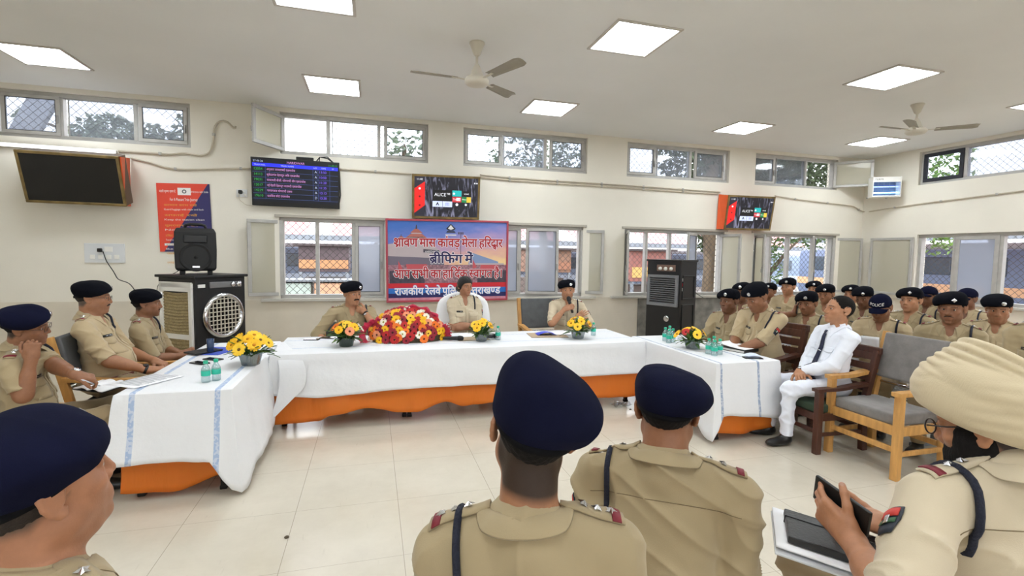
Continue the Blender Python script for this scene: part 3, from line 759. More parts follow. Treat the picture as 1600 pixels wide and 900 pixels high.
skirt('orange plastic skirting under the right table', (RT[0]+.04, RT[1]-.03, RT[2]+.035, RT[3]-.03), {'s': [(0, .08), (.5, .05), (1, .085)], 'e': [(0, .09), (.06, .6), (1, .6)], 'n': s0, 'w': [(0, .6), (.2, .6), (.24, .14), (1, .16)]}, 23)

# ================================================================ CHAIRS
M_oak = mat('light_teak', (198, 148, 84), .45, var=.18, vscale=5, stretch=(6, 6, 1), bump=.04, bscale=30)
M_dkw = mat('dark_brown_wood', (74, 42, 30), .4, var=.25, vscale=5, stretch=(6, 6, 1))
M_suede = mat('grey_suede', (122, 118, 116), .95, var=.16, vscale=14, bump=.12, bscale=90, sheen=.3)
M_suede2 = mat('dark_grey_upholstery', (92, 94, 96), .9, var=.12, vscale=12, bump=.1, bscale=90)
M_green = mat('green_cushion', (58, 74, 58), .9, var=.15)
M_chrome = mat('chrome', (210, 210, 212), .15, 1.)

def armchair(x, y, phi, label, wood=M_oak, cloth=M_suede, top=1.0, grp='upholstered wooden armchairs', w_=.56, seat=.45, rod=True, slats=False, arm_h=.66, z=0):
    t = thing('armchair', label, 'chair', (x, y, z), face(phi), grp)
    D = .50; hw = w_/2; L = .05
    for s in (-1, 1):
        mb = MB(); mb.bar((s*(hw-L/2), D/2-L/2, 0), (s*(hw-L/2), D/2-L/2, arm_h-.035), L, L, bevel=.005); mb.build('leg', wood, t)
        mb = MB(); mb.bar((s*(hw-L/2), -D/2, 0), (s*(hw-L/2), -D/2+.02, seat), L, L, bevel=.005); mb.bar((s*(hw-L/2), -D/2+.02, seat-.01), (s*(hw-L/2), -D/2-.10, top), L*.9, L, bevel=.005); mb.build('leg', wood, t)
        mb = MB(); P = []
        for i in range(9):
            f = i/8; yy = D/2+.02-(D+.05)*f; zz = arm_h-.02+.035*math.sin(max(0, f-.45)*2.4)
            P.append([(s*(hw-L/2)-.032, yy, zz-.018), (s*(hw-L/2)+.032, yy, zz-.018), (s*(hw-L/2)+.034, yy, zz+.012), (s*(hw-L/2)-.034, yy, zz+.012)])
        V = mb.grid(P, None, False, loop=True); mb.bm.faces.new(V[0]); mb.bm.faces.new(V[-1][::-1]); mb.build('armrest', wood, t)
        mb = MB(); mb.bar((s*(hw-L/2), -D/2+.02, seat-.09), (s*(hw-L/2), D/2-L, seat-.09), .024, .07, bevel=.003); mb.bar((s*(hw-L/2), -D/2+.01, .19), (s*(hw-L/2), D/2-L, .19), .022, .035, bevel=.003); mb.build('side_rail', wood, t)
    mb = MB(); mb.bar((-hw+L, D/2-L/2, seat-.09), (hw-L, D/2-L/2, seat-.09), .024, .07, bevel=.003); mb.build('front_rail', wood, t)
    mb = MB(); mb.bar((-hw+L, D/2-L/2, .22), (hw-L, D/2-L/2, .22), .022, .04, bevel=.003); mb.build('stretcher', wood, t)
    mb = MB(); mb.bar((-hw+L, -D/2+.01, .22), (hw-L, -D/2+.01, .22), .022, .04, bevel=.003); mb.build('stretcher', wood, t)
    mb = MB(); mb.box((0, 0, seat-.02), (w_-.10, D-.07, .085), bevel=.022, seg=3); mb.build('seat', cloth, t, auto=50)
    an = math.atan2(.12, top-seat); q = top-seat-.17
    if slats:
        for i in range(4):
            f = .25+.22*i; mb = MB(); mb.box((0, -D/2+.01-.10*f, seat+.06+(top-seat-.08)*f), (w_-.10, .022, .07), rot=(an, 0, 0), bevel=.004); mb.build('back_slat', wood, t)
        mb = MB(); mb.box((0, -D/2-.10, top), (w_+.02, .035, .07), bevel=.012); mb.build('top_rail', wood, t)
    else:
        mb = MB(); mb.box((0, -D/2-.035, seat+.17+q/2), (w_-.085, .055, q), rot=(an, 0, 0), bevel=.02, seg=3); mb.build('backrest', cloth, t, auto=50)
        if rod:
            mb = MB(); yy = -D/2+.01-.04; mb.tube([(-hw+L*.7, yy, seat+.13), (hw-L*.7, yy, seat+.13)], .011, n=10); mb.build('back_rod', M_chrome, t)
    return t
armchair(3.90, 2.885, 270, 'empty light teak armchair with grey suede seat, standing apart on the right', w_=.60)
armchair(3.93, 3.55, 272, 'dark brown wooden armchair under the man in white', M_dkw, M_green, 1.0, w_=.58, slats=True, rod=False, grp='dark wooden armchairs')
armchair(4.05, 4.22, 270, 'dark brown armchair under the heavy officer reading papers', M_dkw, M_green, .92, w_=.62, slats=True, rod=False, grp='dark wooden armchairs')
armchair(-2.16, 3.78, 84, 'teak armchair under the officer resting his cheek on a fist', M_oak, M_suede2, .92, w_=.64)
armchair(-2.22, 4.50, 86, 'teak armchair under the officer in spectacles on the left', M_oak, M_suede2, .98, w_=.62)
armchair(-2.12, 5.22, 88, 'teak armchair under the officer with clasped hands on the left', M_oak, M_suede2, .97, w_=.60)
armchair(-.22, 6.02, 178, 'teak armchair behind the moustached officer with hand at chin', M_oak, M_suede2, 1.0, w_=.62)
armchair(2.24, 6.02, 178, 'teak armchair with dark grey back beside the officer speaking', M_oak, M_suede2, 1.02, w_=.70)
# chair under a white cover, at the centre of the back table
t = thing('covered_chair', 'high-backed chair under a white cloth cover, behind the woman officer', 'chair', (1.10, 6.05, 0), face(180))
mb = MB(); P = []
for j in range(15):
    v = j/14; zz = .30+.87*v
    hw = .36-.10*max(0, v-.55)**1.5*2.6 - .03*(1-v); hw *= math.sqrt(max(0.02, 1-max(0, (v-.82)/.19)**2.4)) if v > .82 else 1
    row = []
    for i in range(24):
        a = 2*PI*i/24
        row.append((hw*math.copysign(abs(math.cos(a))**.7, math.cos(a)), -.20-.14*v+.075*math.sin(a)+.03*math.cos(a)**2, zz+.004*math.sin(7*a)))
    P.append(row)
V = mb.grid(P, None, True, loop=True); mb.bm.faces.new(V[-1]); mb.bm.faces.new(V[0][::-1])
M_cover = mat('white_chair_cover', (238, 238, 240), .85, bump=.25, bscale=9)
o = mb.build('back_cover', M_cover, t); subsurf(o, 1)
mb = MB(); mb.box((0, .03, .38), (.58, .50, .16), bevel=.05, seg=3); mb.build('seat_cover', M_cover, t, auto=60)
for s in (-1, 1):
    mb = MB(); mb.box((s*.325, .02, .60), (.09, .38, .16), bevel=.035, seg=3); mb.build('arm_cover', M_cover, t, auto=60)
    for yy in (-.2, .24):
        mb = MB(); mb.bar((s*.25, yy, 0), (s*.25, yy, .32), .04, .04, bevel=.004); mb.build('leg', M_leg, t)
# perforated steel benches of the waiting hall
M_perf = bpy.data.materials.new('perforated_steel'); M_perf.use_nodes = True
_n = M_perf.node_tree.nodes; _l = M_perf.node_tree.links; _b = _n['Principled BSDF']; _b.inputs['Base Color'].default_value = lin((176, 176, 176)); _b.inputs['Metallic'].default_value = .9; _b.inputs['Roughness'].default_value = .28
_t = _n.new('ShaderNodeTexCoord'); _s = _n.new('ShaderNodeSeparateXYZ'); _l.new(_t.outputs['Object'], _s.inputs[0])
def _m(op, a, b=None):
    q = _n.new('ShaderNodeMath'); q.operation = op
    for i, v in enumerate((a, b)):
        if v is None: continue
        if isinstance(v, (int, float)): q.inputs[i].default_value = v
        else: _l.new(v, q.inputs[i])
    return q.outputs[0]
fx = _m('ABSOLUTE', _m('SUBTRACT', _m('FRACT', _m('MULTIPLY', _s.outputs['X'], 22)), .5)); fz = _m('ABSOLUTE', _m('SUBTRACT', _m('FRACT', _m('MULTIPLY', _m('ADD', _s.outputs['Z'], _s.outputs['Y']), 34)), .5))
hole = _m('MULTIPLY', _m('LESS_THAN', fx, .32), _m('LESS_THAN', fz, .2))
_tr = _n.new('ShaderNodeBsdfTransparent'); _mx = _n.new('ShaderNodeMixShader'); _l.new(hole, _mx.inputs[0]); _l.new(_b.outputs[0], _mx.inputs[1]); _l.new(_tr.outputs[0], _mx.inputs[2]); _l.new(_mx.outputs[0], _n['Material Output'].inputs[0])
def bench(x, y0, y1, phi, label, seats):
    L_ = y1-y0; t = thing('steel_bench', label, 'bench', (x, (y0+y1)/2, 0), face(phi), 'perforated steel benches'); W = L_/seats; t.scale = (1, 1, .9)
    for i in range(seats):
        cx = -L_/2+W*(i+.5)
        mb = MB(); P = [[(cx-W*.46+W*.92*j/8, .24-.46*k/8, .40+.03*(2*k/8-1)**2) for j in range(9)] for k in range(9)]; mb.grid(P); s_ = mb.build('seat', M_perf, t); solidify(s_, .003)
        mb = MB(); P = [[(cx-W*.46+W*.92*j/8, -.25-.10*k/8-.02*math.sin(PI*k/8), .46+.40*k/8) for j in range(9)] for k in range(9)]; mb.grid(P); s_ = mb.build('backrest', M_perf, t); solidify(s_, .003)
        mb = MB(); mb.tube([(cx-W*.47, -.35, .86), (cx+W*.47, -.35, .86)], .012, n=8); mb.build('back_tube', M_chrome, t)
    mb = MB(); mb.bar((-L_/2, -.02, .37), (L_/2, -.02, .37), .05, .05, bevel=.005); mb.build('beam', M_steel, t)
    for i in range(0, seats+1, 2):
        cx = max(-L_/2+.15, min(L_/2-.15, -L_/2+W*i)); mb = MB(); mb.bar((cx, -.02, .04), (cx, -.02, .36), .04, .05); mb.bar((cx, -.28, .02), (cx, .25, .02), .05, .035, bevel=.005); mb.build('leg', M_steel, t)
    return t
bench(4.74, 1.9, 5.4, 270, 'steel bench of the front row of listeners, nearest the table', 6)
bench(5.74, 2.9, 6.0, 270, 'steel bench of the middle row of listeners', 6)
M_redp = mat('red_plastic', (206, 36, 44), .35)
def red_chair(x, y, phi, label):
    t = thing('plastic_chair', label, 'chair', (x, y, 0), face(phi), 'red plastic chairs')
    mb = MB(); P = [[((-.22+.44*j/8)*(1-.12*(k/8)**3), -.2-.1*k/8-.05*(1-(2*j/8-1)**2), .44+.50*k/8-.05*(2*j/8-1)**2*(k/8)) for j in range(9)] for k in range(9)]; mb.grid(P); o = mb.build('backrest', M_redp, t); solidify(o, .006)
    mb = MB(); mb.box((0, .02, .43), (.44, .44, .03), bevel=.012); mb.build('seat', M_redp, t)
    for sx in (-1, 1):
        for sy in (-1, 1):
            mb = MB(); mb.bar((sx*.22, sy*.2, 0), (sx*.19, sy*.18, .42), .04, .04, bevel=.006); mb.build('leg', M_redp, t)
red_chair(6.72, 4.50, 270, 'red plastic chair under the officer in a navy cap, left of the pair of caps')
red_chair(6.72, 3.98, 270, 'red plastic chair under the officer in the further cap')
red_chair(6.52, 3.42, 270, 'red plastic chair showing behind the rightmost listener')
red_chair(6.52, 5.98, 270, 'red plastic chair under the leftmost listener of the back row')
red_chair(6.52, 5.36, 270, 'red plastic chair under the listener below the folded corner pane')
# ================================================================ SCREENS, SIGNS AND FITTINGS ON THE WALL
def emis(name, col, s):
    if name in _M: return _M[name]
    return mat(name, (8, 8, 8) if False else col, .4, emit=s)
def text_into(mb, body, size, m, M, bold=0., align='l', width=None, cutx=None):
    bm = text_mesh(body, size, bold, cutx)
    if not bm.verts: bm.free(); return 0
    x0 = min(v.co.x for v in bm.verts); x1 = max(v.co.x for v in bm.verts)
    sx = (width/(x1-x0)) if width else 1.
    off = {'l': -x0*sx, 'c': -(x0+x1)/2*sx, 'r': -x1*sx}[align]
    add_bm(mb, bm, m, M @ Matrix.Translation((off, 0, 0)) @ Matrix.Scale(sx, 4, (1, 0, 0)))
    return (x1-x0)*sx
def board_frame(tl, tr, br, bl):
    """matrix with local x along the top edge, y up, z out of the face; plus width and height"""
    tl, tr, br, bl = [Vector(v) for v in (tl, tr, br, bl)]
    c = (tl+tr+br+bl)/4; x = ((tr-tl)+(br-bl)).normalized(); y = ((tl-bl)+(tr-br)); y = (y-x*y.dot(x)).normalized(); z = x.cross(y)
    W = ((tr-tl).length+(br-bl).length)/2; H = ((tl-bl).length+(tr-br).length)/2
    M = Matrix((x, y, z)).transposed().to_4x4(); M.translation = c
    return M, W, H
def flat(mb, x0, y0, x1, y1, z, m):
    k = mb.mi(m); f = mb.bm.faces.new([mb.bm.verts.new(p) for p in ((x0, y0, z), (x1, y0, z), (x1, y1, z), (x0, y1, z))]); f.material_index = k
def flatpoly(mb, pts, z, m):
    k = mb.mi(m); f = mb.bm.faces.new([mb.bm.verts.new((x, y, z)) for x, y in pts]); f.material_index = k
def Tz(x, y, z=0): return Matrix.Translation((x, y, z))
M_gold = mat('brass_frame', (128, 108, 68), .5, .5, var=.4, vscale=6)
M_orbox = mat('orange_laminate', (222, 92, 40), .45, var=.06)
M_scr = mat('screen_black', (10, 10, 12), .25)
def tv_box(name, label, quad, depth, frame=M_gold, side=M_orbox, fw_=.035, topboard=None):
    M, W, H = board_frame(*quad)
    t = thing(name, label, 'screen'); t.matrix_world = M
    mb = MB(); mb.box((0, 0, -depth/2), (W-.01, H-.01, depth), bevel=.004); mb.build('cabinet', side, t)
    mb = MB(); frame_rect(mb, -W/2, W/2, -H/2, H/2, 0, fw_, .03, Matrix.Rotation(PI/2, 4, 'X') @ Matrix.Scale(1, 4)); mb.build('frame', frame, t)
    return t, W, H
# blank screen at the left
q = [at_y(24, 233, 7.46), at_y(188, 245, 7.46), at_y(196, 322, 7.66), at_y(39, 316, 7.66)]
t, W, H = tv_box('wall_screen', 'large blank screen in a brass frame below the leftmost high window', q, .20, side=mat('dark_laminate', (92, 74, 56), .5))
mb = MB(); flat(mb, -W/2+.03, -H/2+.03, W/2-.03, H/2-.03, .012, M_scr); mb.build('screen', None, t)
mb = MB()
for z_ in (-.2, .2): mb.bar((z_*2, 0, -.2), (z_*2, .1, -.46), .05, .03)
mb.build('bracket', M_steel, t)

def home_screen(t, W, H):
    """a television home page: tiles, icons and lettering on the lit screen"""
    sc_ = emis('screen_glow_dark', (34, 34, 48), .35)
    m = bpy.data.materials.get('wallpaper_glow')
    if not m:
        m = bpy.data.materials.new('wallpaper_glow'); m.use_nodes = True; n = m.node_tree.nodes; l = m.node_tree.links; b = n['Principled BSDF']; b.inputs['Roughness'].default_value = .3
        tcn = n.new('ShaderNodeTexCoord'); mp = n.new('ShaderNodeMapping'); mp.inputs['Scale'].default_value = (14, 3, 1); mp.inputs['Rotation'].default_value = (0, 0, .5); l.new(tcn.outputs['Object'], mp.inputs[0])
        no = n.new('ShaderNodeTexNoise'); no.inputs['Scale'].default_value = 1; no.inputs['Detail'].default_value = 4; no.inputs['Distortion'].default_value = 1.5; l.new(mp.outputs[0], no.inputs['Vector'])
        r = n.new('ShaderNodeValToRGB'); r.color_ramp.elements[0].position = .50; r.color_ramp.elements[1].position = .80; r.color_ramp.elements[0].color = lin((16, 16, 28)); r.color_ramp.elements[1].color = lin((150, 150, 180))
        l.new(no.outputs['Fac'], r.inputs[0]); l.new(r.outputs[0], b.inputs['Base Color']); l.new(r.outputs[0], b.inputs['Emission Color']); b.inputs['Emission Strength'].default_value = .3
    x0, x1, y0, y1 = -W/2+.035, W/2-.035, -H/2+.035, H/2-.035; w_ = x1-x0; h_ = y1-y0
    X = lambda f: x0+w_*f
    Y = lambda f: y1-h_*f
    mb = MB(); flat(mb, x0, y0, x1, y1, .012, sc_); s_ = mb.build('screen', None, t)
    mb = MB(); flat(mb, X(.16), Y(1), X(.98), Y(0), .0135, m); mb.build('wallpaper', None, s_)
    mb = MB(); R_ = emis('glow_red', (214, 30, 28), .35); Wt = emis('glow_white', (226, 228, 236), .4)
    flatpoly(mb, [(X(0), Y(.92)), (X(.16), Y(.72)), (X(.16), Y(.12)), (X(0), Y(.30))], .0155, R_)
    bk = emis('glow_black', (6, 6, 8), .1)
    flat(mb, X(.28), Y(.60), X(.58), Y(.32), .015, bk)
    flat(mb, X(.28), Y(.75), X(.435), Y(.605), .0155, emis('glow_pale', (196, 206, 240), .35)); flat(mb, X(.44), Y(.75), X(.59), Y(.605), .0155, _M['glow_pale'])
    flat(mb, X(.59), Y(.47), X(.735), Y(.32), .0155, emis('glow_teal', (24, 168, 170), .35)); flat(mb, X(.59), Y(.62), X(.735), Y(.48), .0155, emis('glow_crimson', (186, 44, 52), .35))
    flat(mb, X(.74), Y(.62), X(.82), Y(.48), .0155, emis('glow_green', (22, 118, 62), .35)); flat(mb, X(.82), Y(.62), X(.89), Y(.48), .0155, emis('glow_yellow', (216, 180, 60), .35))
    flat(mb, X(.655), Y(.585), X(.72), Y(.505), .0165, Wt); flat(mb, X(.745), Y(.47), X(.89), Y(.33), .0155, bk)
    for i in range(3):
        for j in range(3): flat(mb, X(.485+i*.022), Y(.655+j*.028), X(.499+i*.022), Y(.638+j*.028), .0165, emis('glow_violet', (110, 120, 190), .3))
    flatpoly(mb, [(X(.33), Y(.71)), (X(.358), Y(.62)), (X(.386), Y(.71)), (X(.37), Y(.71)), (X(.358), Y(.67)), (X(.346), Y(.71))], .0165, bk)
    for (cx, cy, r_) in ((.665, .68, .022), (.81, .68, .018), (.08, .30, .017), (.615, .40, .018), (.945, .12, .012), (.98, .12, .012)):
        flatpoly(mb, [(X(cx)+w_*r_*math.cos(a*PI/6), Y(cy)+w_*r_*math.sin(a*PI/6)) for a in range(12)], .0167, Wt)
    for cy in (.5, .72): flatpoly(mb, [(X(.08)+w_*.015*math.cos(a*PI/6), Y(cy)+w_*.015*math.sin(a*PI/6)) for a in range(12)], .0167, emis('glow_maroon', (110, 14, 16), .2))
    text_into(mb, 'ALICE\u2122', h_*.115, Wt, Tz(X(.43), Y(.475), .0165), align='c')
    text_into(mb, '11:40', h_*.07, Wt, Tz(X(.04), Y(.09), .0165))
    text_into(mb, 'voot', h_*.07, Wt, Tz(X(.815), Y(.42), .0165), align='c'); text_into(mb, 'You', h_*.075, Wt, Tz(X(.60), Y(.57), .0165)); text_into(mb, 'Tube', h_*.06, _M['glow_crimson'], Tz(X(.658), Y(.565), .0175)); text_into(mb, 'More', h_*.05, Wt, Tz(X(.75), Y(.56), .0165))
    mb.build('screen_print', None, s_)
q = [at_y(643, 271, 7.70), at_y(750, 276.5, 7.70), at_y(749, 343, 7.80), at_y(644.5, 341, 7.80)]
t, W, H = tv_box('wall_screen', 'lit screen in a brass frame mounted above the banner', q, .10, side=M_black); home_screen(t, W, H)
# right screen, turned to the right in an orange box
a = at_y(1137.5, 305, 7.70); b = at_y(1131, 358, 7.80); c = at_y(1210, 307, 7.48); d = at_y(1204.5, 361, 7.58)
c = at_y(1210, 307, 7.66); d = at_y(1204.5, 361, 7.76)
t, W, H = tv_box('wall_screen', 'lit screen in a box with an orange side, right of the middle windows', [a, c, d, b], .12); home_screen(t, W, H)
mb = MB(); M, _, _ = board_frame(a, c, d, b); Mi = M.inverted()
pts = [Mi @ at_y(1123.4, 303.4, 7.88), Mi @ a, Mi @ b, Mi @ at_y(1119.5, 358, 7.90)]
mb.quad(pts, M_orbox); o = mb.build('side_panel', M_orbox, t); solidify(o, .012, 0)
# the left blank screen's orange flank
t = [o for o in bpy.data.objects if o.name == 'wall_screen'][0]
q = [at_y(24, 233, 7.46), at_y(188, 245, 7.46), at_y(196, 322, 7.66), at_y(39, 316, 7.66)]; M, W, H = board_frame(*q); Mi = M.inverted()
mb = MB(); pts = [Mi @ q[1], Mi @ at_y(202, 247, 7.88), Mi @ at_y(204, 322.5, 7.90), Mi @ q[2]]; mb.quad(pts, M_orbox); o = mb.build('side_panel', M_orbox, t); solidify(o, .012, 0)

# departure board
q = [at_y(391, 244, 7.76), at_y(530, 254.5, 7.76), at_y(530.5, 326.5, 7.84), at_y(394, 321, 7.84)]
M, W, H = board_frame(*q); t = thing('departure_board', 'wall screen listing train departures in Hindi, green numbers on black', 'screen'); t.matrix_world = M
mb = MB(); mb.box((0, 0, -.03), (W, H, .055), bevel=.006); mb.build('case', M_black, t)
x0, x1, y0, y1 = -W/2+.02, W/2-.02, -H/2+.06, H/2-.02; w_ = x1-x0; h_ = y1-y0
mb = MB(); flat(mb, x0, y0, x1, y1, .001, emis('board_black', (4, 8, 22), .25)); s_ = mb.build('screen', None, t)
mb = MB(); gb = emis('board_blue', (30, 40, 210), .6); gl = emis('board_line', (48, 66, 120), .6); gg = emis('board_green', (30, 150, 60), .35); gp = emis('board_pink', (190, 130, 190), .40); gm = emis('board_violet', (110, 80, 210), .45); gw = emis('board_white', (170, 180, 210), .4)
Yb = lambda f: y1-h_*f
flat(mb, x0, Yb(.175), x1, Yb(.095), .002, gb)
rows = [('12054', '\u0905\u092e\u0943\u0924\u0938\u0930 \u091c\u0928\u0936\u0924\u093e\u092c\u0926\u0940 \u090f\u0915\u0938\u092a\u0930\u0947\u0938', 'A', '13:50'), ('14113', '\u0938\u0942\u092c\u0947\u0926\u093e\u0930\u0917\u0902\u091c \u0926\u0947\u0939\u0930\u093e\u0926\u0942\u0928 \u0932\u093f\u0902\u0915 \u090f\u0915\u0938\u092a\u0930\u0947\u0938', 'A', '10:50'), ('19031', '\u0938\u093e\u092c\u0930\u092e\u0924\u0940 \u092c\u0940\u091c\u0940. \u092f\u094b\u0917\u0928\u0917\u0930\u0940 \u092f\u094b\u0917 \u090f\u0915\u0938\u092a\u0930\u0947\u0938', 'A', '11:20'), ('12017', '\u0928\u0908 \u0926\u0947\u0939\u0932\u0940 \u0926\u0947\u0939\u0930\u093e\u0926\u0942\u0928 \u0936\u0924\u093e\u092c\u0926\u0940 \u090f\u0915\u0938\u092a\u0930\u0947\u0938', 'A', '11:35'), ('14229', '\u092a\u0930\u092f\u093e\u0917\u0930\u093e\u091c \u092f\u094b\u0917\u0928\u0917\u0930\u0940 \u090f\u0915\u0938', 'A', '13:13'), ('19610', '\u090b\u0937\u093f\u0915\u0947\u0936 \u0915\u094b\u091f\u093e \u090f\u0915\u0938\u092a\u0930\u0947\u0938', 'D', '13:30')]
for i, (n_, nm, ad, tm) in enumerate(rows):
    y_ = Yb(.175+.125*(i+.66)); sz = h_*.078
    text_into(mb, n_, sz, gg, Tz(x0+w_*.02, y_, .002)); text_into(mb, nm, sz*.9, gp, Tz(x0+w_*.16, y_, .002), width=w_*(.33, .38, .45, .40, .29, .26)[i]); text_into(mb, ad, sz, gw, Tz(x0+w_*.72, y_, .002)); text_into(mb, tm, sz, gm, Tz(x0+w_*.78, y_, .002))
    flat(mb, x0, Yb(.175+.125*(i+1))-.002, x1, Yb(.175+.125*(i+1))+.002, .0018, gl)
for f in (.145, .70, .76, .90): flat(mb, x0+w_*f-.002, Yb(.925), x0+w_*f+.002, Yb(.175), .0018, gl)
text_into(mb, 'HARIDWAR', h_*.075, gp, Tz(0, Yb(.078), .002), align='c'); text_into(mb, '27-06-26', h_*.06, gw, Tz(x0+w_*.01, Yb(.07), .002)); text_into(mb, '11:40:15', h_*.06, gg, Tz(x1-w_*.01, Yb(.08), .002), align='r')
text_into(mb, 'TRAIN NO.', h_*.05, gw, Tz(x0+w_*.02, Yb(.155), .0026)); text_into(mb, 'TRAIN NAME', h_*.05, gw, Tz(x0+w_*.4, Yb(.155), .0026), align='c'); text_into(mb, 'A/D', h_*.05, gw, Tz(x0+w_*.705, Yb(.155), .0026)); text_into(mb, 'TIME', h_*.05, gw, Tz(x0+w_*.80, Yb(.155), .0026)); text_into(mb, 'PF', h_*.05, gw, Tz(x0+w_*.93, Yb(.155), .0026))
mb.build('listing', None, s_)
mb = MB(); mb.box((W*.1, H/2+.02, -.05), (W*.2, .05, .05), bevel=.01); mb.build('media_box', M_black, t)
for k in range(2):
    mb = MB(); mb.tube([(W*.22+.05*k, H/2-.02, -.05), (W*.27, H/2+.06, -.05), (W*.36, H/2+.07-.02*k, -.05), (W*.45, H/2-.03, -.06), (W*.50, H*.3, -.06), (W*.505, 0, -.06), (W*.51, -H*.2, -.06), (W*.49, -H*.4, -.06)], .008, n=6); mb.build('cable', M_black, t)

# notice poster
q = [at_y(245, 284, 7.905), at_y(328.5, 289.5, 7.905), at_y(331, 391, 7.905), at_y(249, 395, 7.905)]
M, W, H = board_frame(*q); t = thing('notice_poster', 'red and navy notice board with rows of small lettering, behind the loudspeaker', 'poster'); t.matrix_world = M
M_pr = mat('poster_red', (222, 70, 48), .5, var=.05); M_pn = mat('poster_navy', (44, 40, 96), .5)
mb = MB(); mb.box((0, 0, -.006), (W, H, .012)); mb.build('backing', M_pn, t)
mb = MB(); flatpoly(mb, [(-W/2, -H/2), (-W/2+.05, -H/2), (W/2-.02, H/2), (-W/2, H/2)], .001, M_pr); pn = mb.build('red_field', None, t)
mb = MB(); M_py = mat('poster_yellow', (220, 160, 60), .5); M_pw = mat('poster_white', (232, 228, 226), .5)
flat(mb, -.07, H/2-.16, .09, H/2-.06, .002, M_pw)
flatpoly(mb, [(.01+.028*math.cos(a*PI/8), H/2-.11+.028*math.sin(a*PI/8)) for a in range(16)], .003, mat('emblem_grey', (92, 96, 100), .5)); flatpoly(mb, [(.01+.014*math.cos(a*PI/8), H/2-.11+.014*math.sin(a*PI/8)) for a in range(16)], .0035, M_pw)
text_into(mb, 'For A Pleasant Train Journey', .06, M_pw, Tz(0, H/2-.24, .002), align='c', width=W*.52)
rr = random.Random(3); y_ = H/2-.31
text_into(mb, '\u092f\u093e\u0924\u0930\u0940 \u0915\u0943\u092a\u092f\u093e \u0927\u094d\u092f\u093e\u0928 \u0926\u0947\u0902', .045, M_pw, Tz(-W*.45, H/2-.125, .002), width=W*.3); text_into(mb, 'Welcome with Smile', .04, M_pw, Tz(W*.13, H/2-.125, .002), width=W*.34)
hin = ['\u0938\u093e\u092e\u093e\u0928 \u0938\u093e\u0925 \u0930\u0916\u0947\u0902', '\u0938\u092b\u093e\u0908 \u0930\u0916\u0947\u0902', '\u0927\u0942\u092e\u0930\u092a\u093e\u0928 \u0928 \u0915\u0930\u0947\u0902', '\u091f\u093f\u0915\u091f \u0932\u0947\u0915\u0930 \u091a\u0932\u0947\u0902', '\u0938\u0924\u0930\u0915 \u0930\u0939\u0947\u0902', '\u091c\u0932 \u092c\u091a\u093e\u090f\u0902', '\u0932\u093e\u0907\u0928 \u092e\u0947\u0902 \u0930\u0939\u0947\u0902']
eng = ['Guard luggage with chain and lock', 'Keep the station clean', 'No smoking', 'Travel with proper ticket', 'Be alert', 'Save water', 'Stand in queue']
for i in range(7):
    text_into(mb, hin[i], .038, M_py, Tz(-W*.38, y_, .002), width=W*(.62 if i < 3 else .38)); y_ -= .058
    text_into(mb, eng[i], .034, M_pw, Tz(-W*.38, y_, .002), width=W*(.75 if i < 3 else .42)); y_ -= .082 if i < 3 else .066
flat(mb, -W/2+.06, -H/2+.085, W*.2, -H/2+.115, .002, M_pw)
mb.build('print', None, pn)

# banner of the briefing
q = [at_y(603, 342.5, 7.80), at_y(791.5, 346.5, 7.80), at_y(793, 467.5, 7.86), at_y(605.5, 471.5, 7.86)]
M, W, H = board_frame(*q); t = thing('banner', 'printed Hindi welcome banner with dusk sky and temple station, behind the woman officer', 'banner'); t.matrix_world = M
mb = MB(); frame_rect(mb, -W/2-.012, W/2+.012, -H/2-.012, H/2+.012, .012, .03, .03, Matrix.Rotation(PI/2, 4, 'X')); mb.build('border', mat('banner_border', (176, 70, 84), .6), t)
m = bpy.data.materials.new('banner_sky'); m.use_nodes = True; n = m.node_tree.nodes; l = m.node_tree.links; b_ = n['Principled BSDF']; b_.inputs['Roughness'].default_value = .6
tcn = n.new('ShaderNodeTexCoord'); sx = n.new('ShaderNodeSeparateXYZ'); l.new(tcn.outputs['Object'], sx.inputs[0])
mr = n.new('ShaderNodeMapRange'); mr.inputs['From Min'].default_value = -.15; mr.inputs['From Max'].default_value = H/2; l.new(sx.outputs['Y'], mr.inputs[0])
no = n.new('ShaderNodeTexNoise'); no.inputs['Scale'].default_value = 3.0; no.inputs['Detail'].default_value = 5; mp = n.new('ShaderNodeMapping'); mp.inputs['Scale'].default_value = (1, 2.6, 1); mp.inputs['Rotation'].default_value = (0, 0, .35); l.new(tcn.outputs['Object'], mp.inputs[0]); l.new(mp.outputs[0], no.inputs['Vector'])
ad = n.new('ShaderNodeMath'); ad.operation = 'MULTIPLY_ADD'; ad.inputs[1].default_value = .5; l.new(no.outputs['Fac'], ad.inputs[0]); 
s2 = n.new('ShaderNodeMath'); s2.operation = 'SUBTRACT'; s2.inputs[1].default_value = .25; l.new(mr.outputs[0], s2.inputs[0]); l.new(s2.outputs[0], ad.inputs[2])
xr = n.new('ShaderNodeMath'); xr.operation = 'MULTIPLY_ADD'; xr.inputs[1].default_value = -.22; l.new(sx.outputs['X'], xr.inputs[0]); l.new(ad.outputs[0], xr.inputs[2])
r = n.new('ShaderNodeValToRGB'); cr = r.color_ramp
for i, (p_, c_) in enumerate(((.0, (238, 206, 150)), (.25, (222, 170, 160)), (.5, (176, 150, 196)), (.75, (110, 128, 200)), (1., (66, 110, 190)))):
    e = cr.elements[i] if i < 2 else cr.elements.new(p_); e.position = p_; e.color = lin(c_)
l.new(xr.outputs[0], r.inputs[0]); l.new(r.outputs[0], b_.inputs['Base Color'])
mb = MB(); mb.box((0, 0, 0), (W, H, .02)); sh = mb.build('printed_sheet', m, t)
mb = MB()
px = lambda f: -W/2+W*f
py = lambda f: H/2-H*f
z = .0112
